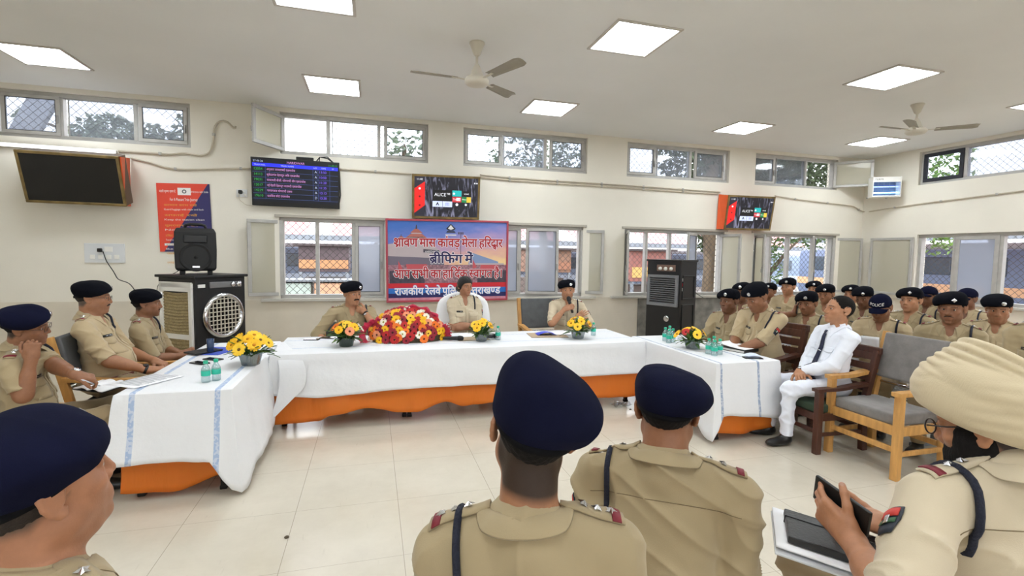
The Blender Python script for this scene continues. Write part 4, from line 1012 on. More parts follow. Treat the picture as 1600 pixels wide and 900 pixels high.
C1 = mat('print_stone', (186, 172, 176), .6); C2 = mat('print_shade', (112, 104, 120), .6); C3 = mat('print_roof', (176, 104, 92), .6); C4 = mat('print_crowd', (150, 110, 122), .6, var=.5, vscale=34); C5 = mat('print_train', (196, 84, 92), .6); C6 = mat('print_dark', (70, 62, 76), .6, var=.3, vscale=20); C7 = mat('print_hill', (130, 150, 190), .6)
flatpoly(mb, [(px(0), py(.30)), (px(.14), py(.27)), (px(.34), py(.27)), (px(.46), py(.42)), (px(.46), py(.62)), (px(0), py(.62))], z, C1)
flatpoly(mb, [(px(0), py(.44)), (px(.46), py(.47)), (px(.46), py(.62)), (px(0), py(.66))], z+.0003, C2)
for cx, s_, top in ((.235, 1., .06), (.115, .45, .17)):      # tiered domes on the roof line
    for w1, w2, ya, yb, cc in ((.060, .060, .27, .205, C1), (.088, .074, .222, .205, C3), (.074, .046, .205, .17, C3), (.040, .040, .17, .155, C1), (.052, .040, .158, .145, C3), (.040, .014, .145, .11, C3), (.007, .003, .11, .06, C6)):
        ya, yb = .27-(.27-ya)*s_, .27-(.27-yb)*s_
        flatpoly(mb, [(px(cx-w1*s_), py(ya)), (px(cx+w1*s_), py(ya)), (px(cx+w2*s_), py(yb)), (px(cx-w2*s_), py(yb))], z+.0005, cc)
flatpoly(mb, [(px(.70), py(.40)), (px(.92), py(.51)), (px(.92), py(.54)), (px(.66), py(.54))], z, C7)
flatpoly(mb, [(px(.66), py(.53)), (px(.97), py(.53)), (px(.97), py(.60)), (px(.66), py(.60))], z+.0002, C1)
flat(mb, px(0), py(.80), px(1), py(.55), z+.0004, C4); flat(mb, px(.02), py(.80), px(.30), py(.62), z+.0006, C6); flat(mb, px(.74), py(.80), px(.99), py(.62), z+.0006, C6)
flatpoly(mb, [(px(.16), py(.60)), (px(.31), py(.60)), (px(.32), py(.54)), (px(.15), py(.54))], z+.0007, C5); flatpoly(mb, [(px(.76), py(.62)), (px(.93), py(.62)), (px(.92), py(.55)), (px(.77), py(.55))], z+.0007, C5)
for fx_, fy_ in ((.09, .50), (.70, .48)): flatpoly(mb, [(px(fx_), py(fy_)), (px(fx_+.035), py(fy_+.10)), (px(fx_), py(fy_+.12))], z+.0008, C5)
for k, (fa, fb) in enumerate(((.0, .52), (.02, .5))): flat(mb, px(.595), py(fb), px(.60), py(.17), z+.0006, C6)
for k in (-.018, -.006, .006, .018): flat(mb, px(.597+k-.004), py(.17), px(.597+k+.004), py(.14), z+.0007, C6)
flatpoly(mb, [(px(.29), py(.355)), (px(.42), py(.37)), (px(.42), py(.41)), (px(.29), py(.395))], z+.0008, C6)
# crest at the top: wings, triangle and base
flatpoly(mb, [(px(.475), py(.10)), (px(.515), py(.04)), (px(.555), py(.10)), (px(.535), py(.125)), (px(.495), py(.125))], z+.0008, mat('crest_dark', (44, 44, 52), .6)); flatpoly(mb, [(px(.49), py(.10)), (px(.515), py(.055)), (px(.54), py(.10)), (px(.515), py(.115))], z+.0009, M_pw)
flatpoly(mb, [(px(.475), py(.15)), (px(.555), py(.15)), (px(.545), py(.13)), (px(.485), py(.13))], z+.0008, _M['crest_dark']); flat(mb, px(.47), py(.185), px(.56), py(.172), z+.0008, M_pw)
flat(mb, px(0), py(.835), px(1), py(.775), z+.001, mat('band_red', (206, 40, 52), .6)); flat(mb, px(0), py(.90), px(1), py(.835), z+.001, mat('band_blue', (36, 112, 196), .6)); flat(mb, px(0), py(.955), px(1), py(.90), z+.001, mat('band_navy', (38, 34, 92), .6)); flat(mb, px(0), py(1), px(1), py(.955), z+.001, mat('band_pink', (206, 140, 160), .6, var=.2, vscale=12))
mb.build('printed_picture', None, sh)
# lettering: each line is drawn twice, pale outline below and colour above
HAL, REPH = None, None
def hindi_line(mb, segs, size, cx, cy, width, mcol, mout, bold, z):
    """segs: list of ('t', text) | ('half', letter) | ('ra', letter) | ('sub', letter, small letter) | ('reph', text)"""
    items = []; x = 0.; first = True
    def xmax(b): m_ = text_mesh(b, size); v = max(q_.co.x for q_ in m_.verts); m_.free(); return v
    bar = xmax('\u0964')
    for sg in segs:
        k = sg[0]
        if k == 'sp': x += size*.20; continue
        bm0 = text_mesh(sg[1], size); xs = [v.co.x for v in bm0.verts]; x0, x1 = min(xs), max(xs); bm0.free()
        adv = xmax(sg[1]+'\u0964')-bar
        cut = x0+(x1-x0)*.70 if k == 'half' else None
        items.append(('g', sg[1], x, cut))
        if k == 'ra': items.append(('ra', x+x0+(x1-x0)*.62, x1-x0))
        if k == 'sub': items.append(('s', sg[2], x+x0+(x1-x0)*.40))
        if k == 'reph': items.append(('reph', x+adv*.80))
        x += (cut-size*.01) if cut else adv
    sx = width/x
    for m_, rr_, zz in ((mout, bold*2.4, z), (mcol, bold, z+.0006)):
        for a_ in range(10):
            ox, oy = (rr_*math.cos(a_*PI/5), rr_*math.sin(a_*PI/5)) if a_ < 10 else (0, 0)
            B = Tz(cx-width/2+ox, cy+oy, zz+a_*.00002) @ Matrix.Scale(sx, 4, (1, 0, 0))
            for it in items:
                if it[0] == 'g': add_bm(mb, text_mesh(it[1], size, 0, it[3]), m_, B @ Tz(it[2], 0))
                elif it[0] == 's': add_bm(mb, text_mesh(it[1], size*.62, 0), m_, B @ Tz(it[2], -size*.20))
                else:
                    e = size*.035
                    if it[0] == 'ra': L_ = [(it[1]-size*.02, size*.17), (it[1]-size*.22, -size*.02)]
                    else: L_ = [(it[1]+size*.02, size*.64), (it[1]-size*.03, size*.74), (it[1]+size*.01, size*.83), (it[1]+size*.10, size*.84), (it[1]+size*.15, size*.77)]
                    for (ax, ay), (bx, by) in zip(L_[:-1], L_[1:]):
                        d = Vector((bx-ax, by-ay)).normalized(); nx = Vector((-d.y, d.x))*e
                        k = mb.mi(m_); f = mb.bm.faces.new([mb.bm.verts.new(B @ Vector((p.x, p.y, 0))) for p in (Vector((ax, ay))+nx, Vector((bx, by))+nx, Vector((bx, by))-nx, Vector((ax, ay))-nx)]); f.material_index = k
mb = MB(); Lr = mat('letter_red', (176, 34, 44), .6); Ln = mat('letter_navy', (34, 26, 80), .6); Lw = mat('letter_white', (240, 236, 240), .6); Lb = mat('letter_blue', (40, 110, 190), .6)
hindi_line(mb, [('ra', '\u0936'), ('t', '\u093e\u0935\u0923'), ('sp',), ('t', '\u092e\u093e\u0938'), ('sp',), ('t', '\u0915\u093e\u0902\u0935\u095c'), ('sp',), ('t', '\u092e\u0947\u0932\u093e'), ('sp',), ('t', '\u0939\u093f\u0930'), ('sub', '\u0926', '\u0935'), ('t', '\u093e\u0930')], .20, px(.505), py(.325), W*.90, Lr, Lw, .0045, .0130)
hindi_line(mb, [('ra', '\u092c'), ('t', '\u0940\u093f\u092b\u0902\u0917'), ('sp',), ('t', '\u092e\u0947\u0902')], .20, px(.52), py(.525), W*.36, Ln, Lw, .0050, .0130)
hindi_line(mb, [('t', '\u0906\u092a'), ('sp',), ('t', '\u0938\u092d\u0940'), ('sp',), ('t', '\u0915\u093e'), ('sp',), ('t', '\u0939\u093e\u093f'), ('reph', '\u0926'), ('t', '\u0915'), ('sp',), ('half', '\u0938'), ('t', '\u0935\u093e\u0917\u0924'), ('sp',), ('t', '\u0939\u0948\u0964')], .20, px(.505), py(.71), W*.91, Lr, Lw, .0045, .0130)
hindi_line(mb, [('t', '\u0930\u093e\u091c\u0915\u0940\u092f'), ('sp',), ('t', '\u0930\u0947\u0932\u0935\u0947'), ('sp',), ('t', '\u092a\u0941\u093f\u0932\u0938'), ('sp',), ('t', '\u0909'), ('half', '\u0924'), ('t', '\u0924\u0930\u093e\u0916'), ('half', '\u0923'), ('t', '\u0921')], .165, px(.5), py(.918), W*.88, Lw, Lb, .0040, .0130)
text_into(mb, 'HARIDWAR', .05, Lw, Tz(px(.355), py(.40), .0125), align='c', width=W*.10)
mb.build('lettering', None, sh)

# insect killer in the corner
c = at_d(1388, 293, 8.0); 
A_ = at_d(1366, 310, 8.9); t = thing('insect_killer', 'white insect killer with blue tubes hung in the corner of the room', 'insect killer', at_x(1381, 308, 9.44), face(212)); t.scale = (.8, .8, .8)
W, H, D = .56, .46, .24
mb = MB(); mb.box((0, D/2, H-.06), (W, .02, .12), bevel=.004); mb.box((0, 0, H-.01), (W, D, .02)); mb.box((0, 0, .01), (W, D, .03)); mb.box((0, -D/2, H/2), (W, .02, H)); mb.build('housing', M_white, t)
mb = MB(); mb.box((0, -D/2+.014, H/2), (W-.04, .006, H-.04)); mb.build('back_plate', mat('killer_back', (92, 112, 138), .5), t)
for s in (-1, 1):
    mb = MB(); mb.box((s*W/2, 0, H/2), (.02, D+.04, H+.02), bevel=.004); mb.build('side_panel', M_white, t)
for zz, nm in ((.24, emis('uv_tube', (120, 150, 255), 2.2)), (.10, emis('uv_tube_bright', (170, 220, 255), 4.5))):
    mb = MB(); mb.tube([(-W/2+.02, .02, zz), (W/2-.02, .02, zz)], .013, n=10); mb.build('tube_lamp', nm, t)
mb = MB()
for i in range(9): mb.tube([(-W/2+.01, D/2, .05+.032*i), (W/2-.01, D/2, .05+.032*i)], .0025, n=5)
for i in range(4): mb.tube([(-W/2+.1+.12*i, D/2+.004, .03), (-W/2+.1+.12*i, D/2+.004, H-.12)], .003, n=5)
mb.build('guard', M_steel, t)
mb = MB(); text_into(mb, 'TERMI', .06, M_black, Matrix.Translation((.25, D/2+.0115, H-.075)) @ Matrix.Rotation(PI, 4, 'Z') @ Matrix.Rotation(PI/2, 4, 'X'), width=.17); mb.build('lettering', None, t)
mb = MB(); mb.bar((-.2, -D/2, .06), (-.2, -D/2-.30, .02), .03, .02); mb.bar((.2, -D/2, .06), (.2, -D/2-.30, .02), .03, .02); mb.build('bracket', M_steel, t)

# conduits and wires clipped to the wall
M_cond = mat('painted_conduit', (196, 186, 168), .6, var=.08)
def conduit(label, pts, r=.012, m=M_cond, Y=FAR-.024, name='conduit', cat='conduit', grp='conduits along the wall', clips=True, wallx=None):
    P = [at_y(x, y, Y) if (wallx is None or x < wallx) else at_x(x, y, RIGHT-.024) for x, y in pts]
    Q = []
    for a, b in zip(P[:-1], P[1:]):
        k = max(1, int((b-a).length/.04))
        for i in range(k): Q.append(a.lerp(b, i/k))
    Q.append(P[-1])
    for _ in range(3): Q = [Q[0]]+[(Q[i-1]+Q[i]*2+Q[i+1])/4 for i in range(1, len(Q)-1)]+[Q[-1]]
    t = thing(name, label, cat, Q[0], 0, grp)
    mb = MB(); mb.tube([p-Q[0] for p in Q], r, n=8); mb.build('pipe' if clips else 'lead', m, t)
    if clips:
        for p in Q[12::20]:
            mb = MB(); mb.box(p-Q[0], (r*2.6, r*3, r*2.9), bevel=.003, seg=1); mb.build('clip', M_alu, t)
conduit('conduit from the blank screen to the departure board', [(204, 247), (235, 254), (258, 262), (285, 265), (391, 263)])
conduit('conduit between departure board and the screen over the banner', [(531, 264), (560, 266), (600, 269), (643, 272)])
conduit('conduit running right from the screen over the banner, upper pipe', [(750, 273), (800, 278), (860, 282), (970, 289), (1085, 297), (1125, 300)])
conduit('conduit running right from the screen over the banner, lower pipe', [(750, 277), (800, 282), (860, 286), (970, 293), (1085, 301), (1122, 303)])
conduit('conduit from the right screen into the corner', [(1211, 306), (1250, 312), (1300, 318), (1335, 322), (1342, 328), (1351, 331)])
conduit('conduit along the right wall below its high window', [(1358, 330.5), (1385, 326), (1440, 318), (1520, 308), (1599, 298), (1660, 291)], wallx=0)
conduit('curling flexible conduit right of the leftmost high window', [(184, 236), (250, 240), (268, 242), (285, 238), (312, 244), (329, 240), (334, 215), (334, 196), (348, 185), (357, 189), (365, 203), (372, 204), (368, 197)], r=.013)
# tube light
a = at_y(-4, 225, 7.86); b = at_y(183, 238, 7.86)
t = thing('tube_light', 'long glowing tube light under the leftmost high window', 'tube light', (a+b)/2)
mb = MB(); d = (b-a)/2; mb.bar(-d, d, .05, .05, bevel=.01); mb.build('batten', M_white, t)
mb = MB(); mb.tube([-d*.96+Vector((0, -.045, -.005)), d*.96+Vector((0, -.045, -.005))], .016, n=10); mb.build('tube_lamp', emis('tube_glow', (245, 248, 255), 5.), t)
# sockets and plugs
def socket(label, px_, py_, w_, h_, n_sw, plug=True, Y=FAR-.008):
    c = at_y(px_, py_, Y); t = thing('switchboard', label, 'switchboard', c, 0, 'electric switchboards')
    mb = MB(); mb.box((0, 0, 0), (w_, .016, h_), bevel=.004); mb.build('plate', mat('socket_plate', (214, 216, 218), .4), t)
    for i in range(n_sw):
        mb = MB(); mb.box((-w_*.3+i*w_*.6/max(1, n_sw-1), -.011, -h_*.2), (w_*.12, .012, h_*.22), bevel=.003); mb.build('switch', M_white, t)
    mb = MB(); mb.box((w_*.1, -.010, h_*.2), (w_*.2, .008, h_*.26), bevel=.003); mb.build('socket_outlet', M_white, t)
    if plug:
        mb = MB(); mb.box((-w_*.1, -.03, h_*.15), (.05, .045, .05), bevel=.012); mb.build('plug', M_black, t)
    return c
socket('wide switchboard on the wall left of the loudspeaker', 164, 395.5, .46, .26, 4)
socket('small socket on the wall below the right screen', 1151, 415, .17, .14, 2)
socket('small white socket beside the departure board', 378, 302, .14, .11, 2)
def wire(label, pts, r=.006, m=M_black, grp='loose black leads'):
    t = thing('lead', label, 'cable', pts[0], 0, grp)
    Q = []
    for a, b in zip(pts[:-1], pts[1:]):
        for i in range(6): Q.append(a.lerp(b, i/6))
    Q.append(pts[-1])
    for _ in range(4): Q = [Q[0]]+[(Q[i-1]+Q[i]*2+Q[i+1])/4 for i in range(1, len(Q)-1)]+[Q[-1]]
    mb = MB(); mb.tube([p-pts[0] for p in Q], r, n=6); mb.build('wire', m, t)
wire('black lead hanging from the wide switchboard', [at_y(x, y, Y_) for x, y, Y_ in ((161, 393, 7.87), (166, 408, 7.84), (178, 425, 7.80), (184, 437, 7.76), (202, 442, 7.6), (212, 455, 7.4), (216, 480, 7.2))])
wire('thin lead hanging from the socket below the right screen', [at_y(x, y, Y_) for x, y, Y_ in ((1152, 416, 7.89), (1147, 432, 7.88), (1138, 450, 7.88), (1134, 470, 7.88))], .004)
wire('thin white lead under the departure board', [at_y(x, y, Y_) for x, y, Y_ in ((374, 305, 7.90), (374, 312, 7.90), (384, 320, 7.89), (396, 322, 7.88))], .005, M_cond)

# ================================================================ COOLERS AND LOUDSPEAKER
M_ck = mat('cooler_black', (20, 20, 22), .45, var=.15); M_pad = mat('straw_pad', (158, 142, 104), .95, var=.35, vscale=40, bump=.6, bscale=60, stretch=(1, 1, 4))
c1 = at_y(318, 470, 6.35)
t = thing('air_cooler', 'black desert cooler with round fan grille, loudspeaker standing on it', 'air cooler', (c1.x, 6.35, 0), face(126))
W, D, H = .62, .56, 1.30
mb = MB(); mb.box((0, 0, H/2), (W, D, H), bevel=.01); mb.build('cabinet', M_ck, t)
mb = MB(); mb.box((0, 0, H+.01), (W+.05, D+.05, .03), bevel=.008); mb.build('top', M_ck, t)
# round grille (on +y face); local right of the viewer is -x
R_ = .212; ry_ = D/2; gz = H-.43
Mx = Matrix.Translation((-.02, ry_, gz)) @ Matrix.Rotation(-PI/2, 4, 'X')
mb = MB(); mb.lathe([(R_+.045, 0), (R_+.05, .015), (R_+.02, .04), (R_, .035), (R_-.005, .0)], M=Mx, n=40); mb.build('grille_ring', M_chrome, t)
mb = MB(); mb.lathe([(0, .002), (R_, .002)], M=Mx, n=40); mb.build('fan_opening', mat('fan_dark', (38, 30, 26), .8), t)
mb = MB()
for i in range(-4, 5):
    y_ = i*R_*.22; h_ = math.sqrt(max(0, R_*R_-y_*y_))
    mb.bar(Mx @ Vector((-h_, y_, .025)), Mx @ Vector((h_, y_, .025)), .012, .009); mb.bar(Mx @ Vector((y_, -h_, .018)), Mx @ Vector((y_, h_, .018)), .012, .009)
mb.build('grille_slats', mat('grille_cream', (206, 198, 182), .5), t)
mb = MB(); mb.box((-.05, ry_+.008, H-.085), (.40, .02, .065), bevel=.006); cp = mb.build('control_panel', mat('panel_chrome', (140, 140, 142), .3, .6), t)
for x_ in (-.13, -.20):
    mb = MB(); mb.lathe([(.03, 0), (.03, .02), (.012, .03), (0, .03)], M=Matrix.Translation((x_, ry_+.018, H-.085)) @ Matrix.Rotation(-PI/2, 4, 'X')); mb.build('knob', M_chrome, cp)
mb = MB(); mb.box((.24, ry_+.004, H-.09), (.08, .01, .035)); mb.build('badge', M_white, t)
# louvred side with straw pads (on the +x face, seen on the left)
mb = MB(); frame_rect(mb, -D/2+.04, D/2-.03, .06, H-.06, 0, .05, .03, Matrix.Translation((W/2+.01, 0, 0)) @ Matrix.Rotation(PI/2, 4, 'Z')); mb.box((W/2+.01, 0, H-.10), (.03, D-.08, .10)); mb.box((W/2+.01, 0, .66), (.03, D-.10, .05)); mb.build('side_frame', M_white, t)
for zc, hh in ((.90, .46), (.36, .55)):
    mb = MB(); n_ = 14; P = [[(W/2+.006+.006*math.sin(i*PI), -D/2+.09+(D-.17)*j/6, zc-hh/2+hh*i/(2*n_)) for j in range(7)] for i in range(2*n_+1)]
    for i, r_ in enumerate(P):
        for j in range(len(r_)): r_[j] = (W/2+.004+.010*(i % 2), r_[j][1], r_[j][2]+.012*abs(j-3)/3)
    mb.grid(P, None, False); mb.build('pad', M_pad, t)
# loudspeaker
ct = Matrix.Translation((c1.x, 6.35, 0)) @ Matrix.Rotation(face(126), 4, 'Z')
pos = ct @ Vector((.06, -.02, H+.026))
t = thing('loudspeaker', 'black portable loudspeaker standing on the black desert cooler', 'loudspeaker', pos, face(164))
W, D, H = .40, .30, .47
M_spk = mat('speaker_black', (14, 14, 15), .55)
mb = MB(); P = []
for i, (f, sw, sd) in enumerate(((0, .86, .9), (.05, .97, 1), (.5, 1, 1), (.9, .98, .97), (1, .88, .86))):
    P.append([(x_*W/2*sw, y_*D/2*sd*(1 if y_ > 0 else .8), .04+f*H) for x_, y_ in ((-1, 1), (1, 1), (.9, -1), (-.9, -1))])
V = mb.grid(P, None, False, loop=True); mb.bm.faces.new(V[0][::-1]); mb.bm.faces.new(V[-1])
o = mb.build('cabinet', M_spk, t); bv = o.modifiers.new('b', 'BEVEL'); bv.width = .02; bv.segments = 3
mb = MB(); Mx = Matrix.Translation((0, D/2-.002, .17+.02)) @ Matrix.Rotation(-PI/2, 4, 'X'); mb.lathe([(.15, .0), (.155, .012), (.14, .012), (.12, -.0), (.05, -.02), (.03, .0), (0, .006)], M=Mx, n=32); mb.build('woofer', mat('woofer', (22, 22, 23), .7), t)
mb = MB(); mb.box((0, D/2+.0, .39), (.22, .02, .09), bevel=.015); mb.build('horn', mat('horn', (9, 9, 10), .35), t)
mb = MB(); mb.box((0, D/2+.006, .085), (.07, .01, .022), bevel=.003); mb.build('badge', M_chrome, t)
mb = MB(); mb.tube([(-.10, 0, H+.03), (-.09, 0, H+.075), (-.05, 0, H+.085), (.05, 0, H+.085), (.09, 0, H+.075), (.10, 0, H+.03)], .016, n=8); mb.build('handle', M_spk, t)
for s in (-1, 1):
    mb = MB(); mb.box((s*.13, 0, .022), (.05, .2, .044), bevel=.008); mb.build('foot', M_spk, t)
wire('thin lead from the loudspeaker down behind the cooler', [pos+Vector((-.18, .12, .12)), pos+Vector((-.22, .16, .03)), pos+Vector((-.34, .2, -.03)), pos+Vector((-.5, .3, -.14)), pos+Vector((-.52, .34, -.4))], .004)
# tall cooler at the right
c2 = at_y(1048, 470, 7.05)
t = thing('air_cooler', 'tall black cooler with grey louvred outlet, standing below the middle windows', 'air cooler', (c2.x, 7.05, 0), face(247))
W, D, H = .62, .46, 1.55
mb = MB(); mb.box((0, 0, H/2+.03), (W, D, H-.06), bevel=.012); mb.build('cabinet', M_ck, t)
mb = MB(); mb.box((0, 0, H), (W+.03, D+.03, .03), bevel=.008); mb.build('top', M_ck, t)
mb = MB(); frame_rect(mb, -W/2+.03, W/2-.03, .82, 1.32, 0, .045, .05, Matrix.Translation((0, D/2+.01, 0))); gr_ = mb.build('outlet_frame', mat('outlet_grey', (120, 122, 126), .5), t)
mb = MB()
for i in range(13): mb.box((0, D/2+.012, .865+.034*i), (W-.14, .035, .008), rot=(.5, 0, 0))
mb.build('louvre', _M['outlet_grey'], gr_)
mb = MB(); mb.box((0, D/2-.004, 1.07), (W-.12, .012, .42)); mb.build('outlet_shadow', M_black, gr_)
mb = MB(); mb.box((-.05, D/2+.004, 1.43), (.34, .015, .10), bevel=.006); cp = mb.build('control_panel', mat('panel_bronze', (128, 104, 92), .4, .3), t)
for i in range(3):
    mb = MB(); mb.lathe([(.028, 0), (.028, .02), (0, .024)], M=Matrix.Translation((.05-.1*i, D/2+.012, 1.42)) @ Matrix.Rotation(-PI/2, 4, 'X')); mb.build('knob', M_white, cp)
mb = MB(); mb.lathe([(.05, 0), (.05, .008), (.03, .012), (0, .012)], M=Matrix.Translation((-.08, D/2, .62)) @ Matrix.Rotation(-PI/2, 4, 'X'), n=24); mb.build('badge', M_chrome, t)
for i in range(3):
    mb = MB(); mb.box((-W/2-.003, .16, 1.10+.075*i), (.008, .03, .05)); mb.build('sticker', M_white if i != 1 else M_redp, t)
mb = MB()
for zc, hh in ((1.13, .38), (.66, .40), (.26, .28)): frame_rect(mb, -D/2+.06, D/2-.06, zc-hh/2, zc+hh/2, 0, .02, .02, Matrix.Translation((-W/2-.004, 0, 0)) @ Matrix.Rotation(PI/2, 4, 'Z'))
mb.build('side_panel', mat('side_panel_black', (30, 30, 31), .5), t)
for sx in (-1, 1):
    for sy in (-1, 1):
        mb = MB(); mb.lathe([(.03, 0), (.03, .05), (.02, .06)], c=(sx*.26, sy*.18, 0), n=12); mb.build('foot', M_black, t)
wire('black lead leaning across the side of the tall cooler', [at_y(x, y, Y_) for x, y, Y_ in ((1062, 430, 6.9), (1075, 446, 6.9), (1090, 460, 7.3), (1100, 466, 7.86))], .007)

# ================================================================ FLOWERS, BOTTLES AND PAPERS
def flower_mesh(name, petal, centre, R=.035, n=15, rings=2, cup=.35):
    mb = MB(); rr = random.Random(hash(name) % 1000)
    for ring in range(rings):
        k = n; RR = R*(1-.28*ring)
        for i in range(k):
            a = 2*PI*(i+.5*ring)/k + rr.uniform(-.06, .06); w_ = RR*.21; u = Vector((math.cos(a), math.sin(a), 0)); v = Vector((-math.sin(a), math.cos(a), 0))
            c_ = cup+.25*ring
            P = [[u*RR*.18+v*s*w_*.5+Vector((0, 0, .002)) for s in (-1, 1)], [u*RR*.6+v*s*w_+Vector((0, 0, RR*.30*c_+.002*ring)) for s in (-1, 1)], [u*RR*.9+v*s*w_*.75+Vector((0, 0, RR*.42*c_)) for s in (-1, 1)], [u*RR*1.02+v*s*w_*.2+Vector((0, 0, RR*.40*c_)) for s in (-1, 1)]]
            mb.grid(P, petal)
    mb.lathe([(R*.24, .0), (R*.25, R*.1), (R*.12, R*.17), (0, R*.18)], centre, n=10)
    mb.lathe([(.0, -R*.3), (R*.12, -R*.22), (R*.2, 0)], mat('sepal', (66, 92, 42), .7), n=8)
    o = mb.build(name, None, None, recalc=False); me = o.data; bpy.data.objects.remove(o); return me
FC = {'yellow': ((246, 190, 20), (190, 120, 20)), 'gold': ((250, 204, 50), (120, 84, 26)), 'orange': ((240, 120, 34), (96, 40, 24)), 'red': ((186, 28, 30), (56, 18, 18)), 'crimson': ((150, 24, 44), (60, 16, 22)), 'white': ((242, 240, 222), (150, 150, 60)), 'peach': ((236, 150, 110), (90, 40, 30))}
FM = {k: flower_mesh('flower', mat('petal_'+k, a, .6, var=.08, vscale=30), mat('disc_'+k, b, .9)) for k, (a, b) in FC.items()}
def put_flower(parent, kind, p, nrm, s, name='flower'):
    o = bpy.data.objects.new(name, FM[kind]); COL.objects.link(o); o.parent = parent
    q = Vector(nrm).normalized().to_track_quat('Z', 'Y').to_matrix().to_4x4()
    o.matrix_local = Matrix.Translation(p) @ q @ Matrix.Rotation(RND.uniform(0, 6.3), 4, 'Z') @ Matrix.Scale(s, 4)
M_bowl = glass_mat('cut_glass', (205, 214, 216), .22, .08, .18, (190, 200, 205)); M_leaf = mat('bouquet_leaf', (56, 92, 40), .5, var=.35, vscale=30); M_leaf2 = mat('bouquet_leaf_pale', (96, 132, 52), .5, var=.3, vscale=30)
def leaf_strip(mb, p, d, L, W, m):
    d = Vector(d).normalized(); s = d.cross(Vector((0, 0, 1)))
    s = s.normalized() if s.length > .01 else Vector((1, 0, 0)); nn = s.cross(d)
    P = []
    for i in range(5):
        f = i/4; w_ = W*math.sin(PI*min(.97, f*.9+.08))
        P.append([p+d*L*f+s*w_*k/2+nn*(-L*.25*f*f+abs(k)*W*.15) for k in (-1, 0, 1)])
    mb.grid(P, m)
def arrangement(px_, py_, label, kinds, dark=False, s=1., seed=0, spread=.12, ht=.14, z0=TT+.009):
    r = random.Random(seed); c = at_z(px_, py_, z0); t = thing('flower_arrangement', label, 'flowers', c, 0, 'flower bowls on the tables')
    mb = MB(); prof = [(.045, 0), (.052, .004), (.058, .03), (.066, .06), (.070, .075), (.064, .073), (.056, .03), (.045, .008), (0, .008)]
    mb.lathe([(a*s, b*s) for a, b in prof], n=18, smooth=False); mb.build('bowl', mat('dark_green_glass', (28, 44, 38), .1, coat=.5) if dark else M_bowl, t)
    mb = MB()
    for i in range(95):
        a = r.uniform(0, 2*PI); e = r.uniform(-.1, 1.3); d = Vector((math.cos(a)*math.cos(e), math.sin(a)*math.cos(e), math.sin(e)))
        p = Vector((math.cos(a)*.025, math.sin(a)*.025, .065))*s + d*r.uniform(.0, .07)*s
        leaf_strip(mb, p, d+Vector((0, 0, r.uniform(-.2, .3))), r.uniform(.05, .10)*s, r.uniform(.018, .034)*s, M_leaf if r.random() < .65 else M_leaf2)
    for i in range(14):
        a = r.uniform(0, 2*PI); mb.tube([Vector((math.cos(a)*.02, math.sin(a)*.02, .01))*s, Vector((math.cos(a)*.03, math.sin(a)*.03, .12))*s], .003*s, M_leaf, n=5)
    mb.build('foliage', None, t, recalc=False)
    n = len(kinds)
    for i, k in enumerate(kinds):
        a = 2.4*i + r.uniform(-.2, .2); rad = spread*math.sqrt((i+.5)/n)*s
        p = Vector((math.cos(a)*rad, math.sin(a)*rad, (.085+ht*(1-.6*(rad/(spread*s))**2))*s + r.uniform(-.01, .01)))
        put_flower(t, k, p, (math.cos(a)*rad*6, math.sin(a)*rad*6-.25, .55), s*r.uniform(.95, 1.25))
    return t
arrangement(392, 570, 'big yellow flowers in a cut-glass bowl on the left table', ['yellow', 'gold']*8, seed=1, s=1.25, spread=.125, ht=.10)
arrangement(541, 541, 'yellow flowers with one red bloom in a dark green bowl before the moustached officer', ['red', 'yellow', 'gold', 'yellow', 'orange', 'yellow', 'gold', 'yellow', 'white', 'gold', 'peach', 'yellow'], dark=True, seed=2, s=1.2, spread=.13, ht=.10)
arrangement(752, 533, 'yellow flowers in a cut-glass bowl before the woman officer', ['yellow', 'gold', 'yellow', 'yellow', 'gold', 'yellow', 'white', 'yellow', 'gold'], seed=3, s=1.05, spread=.11, ht=.12)
arrangement(903, 529, 'yellow flowers in a cut-glass bowl before the officer with the microphone', ['gold', 'yellow', 'yellow', 'gold', 'yellow', 'yellow', 'white', 'gold'], seed=4, s=1.15, spread=.12, ht=.11)
arrangement(1081, 545, 'yellow and red-tipped flowers in a cut-glass bowl on the right table', ['gold', 'yellow', 'gold', 'yellow', 'red', 'yellow', 'orange', 'gold', 'peach', 'yellow'], seed=5, s=1.12, spread=.13, ht=.09)
# the large bouquet
c = at_z(632, 535, TT+.010); t = thing('bouquet', 'large bouquet of mixed daisies in red net wrapping, lying on the back table', 'bouquet', c+Vector((0, .10, 0)))
M_net = bpy.data.materials.new('red_net_wrap'); M_net.use_nodes = True; n = M_net.node_tree.nodes; l = M_net.node_tree.links
tr = n.new('ShaderNodeBsdfTransparent'); mx = n.new('ShaderNodeMixShader'); mx.inputs[0].default_value = .80; n['Principled BSDF'].inputs['Base Color'].default_value = lin((228, 58, 98)); n['Principled BSDF'].inputs['Roughness'].default_value = .5
l.new(tr.outputs[0], mx.inputs[1]); l.new(n['Principled BSDF'].outputs[0], mx.inputs[2]); l.new(mx.outputs[0], n['Material Output'].inputs[0])
def collar(cx, cz, R, a0, a1, flare, seed, y0=.06):
    r = random.Random(seed); mb = MB(); P = []
    for k in range(5):
        f = k/4; row = []
        for i in range(41):
            a = a0+(a1-a0)*i/40; rr = R*(.72+.34*f)*(1+.05*f*math.sin(i*1.35)); row.append((cx+rr*math.cos(a), y0-.06*f+.03*math.sin(i*2.2)*f, max(.004, cz+rr*.82*math.sin(a))))
        P.append(row)
    mb.grid(P); o = mb.build('net_wrap', M_net, t); solidify(o, .0015, 0)
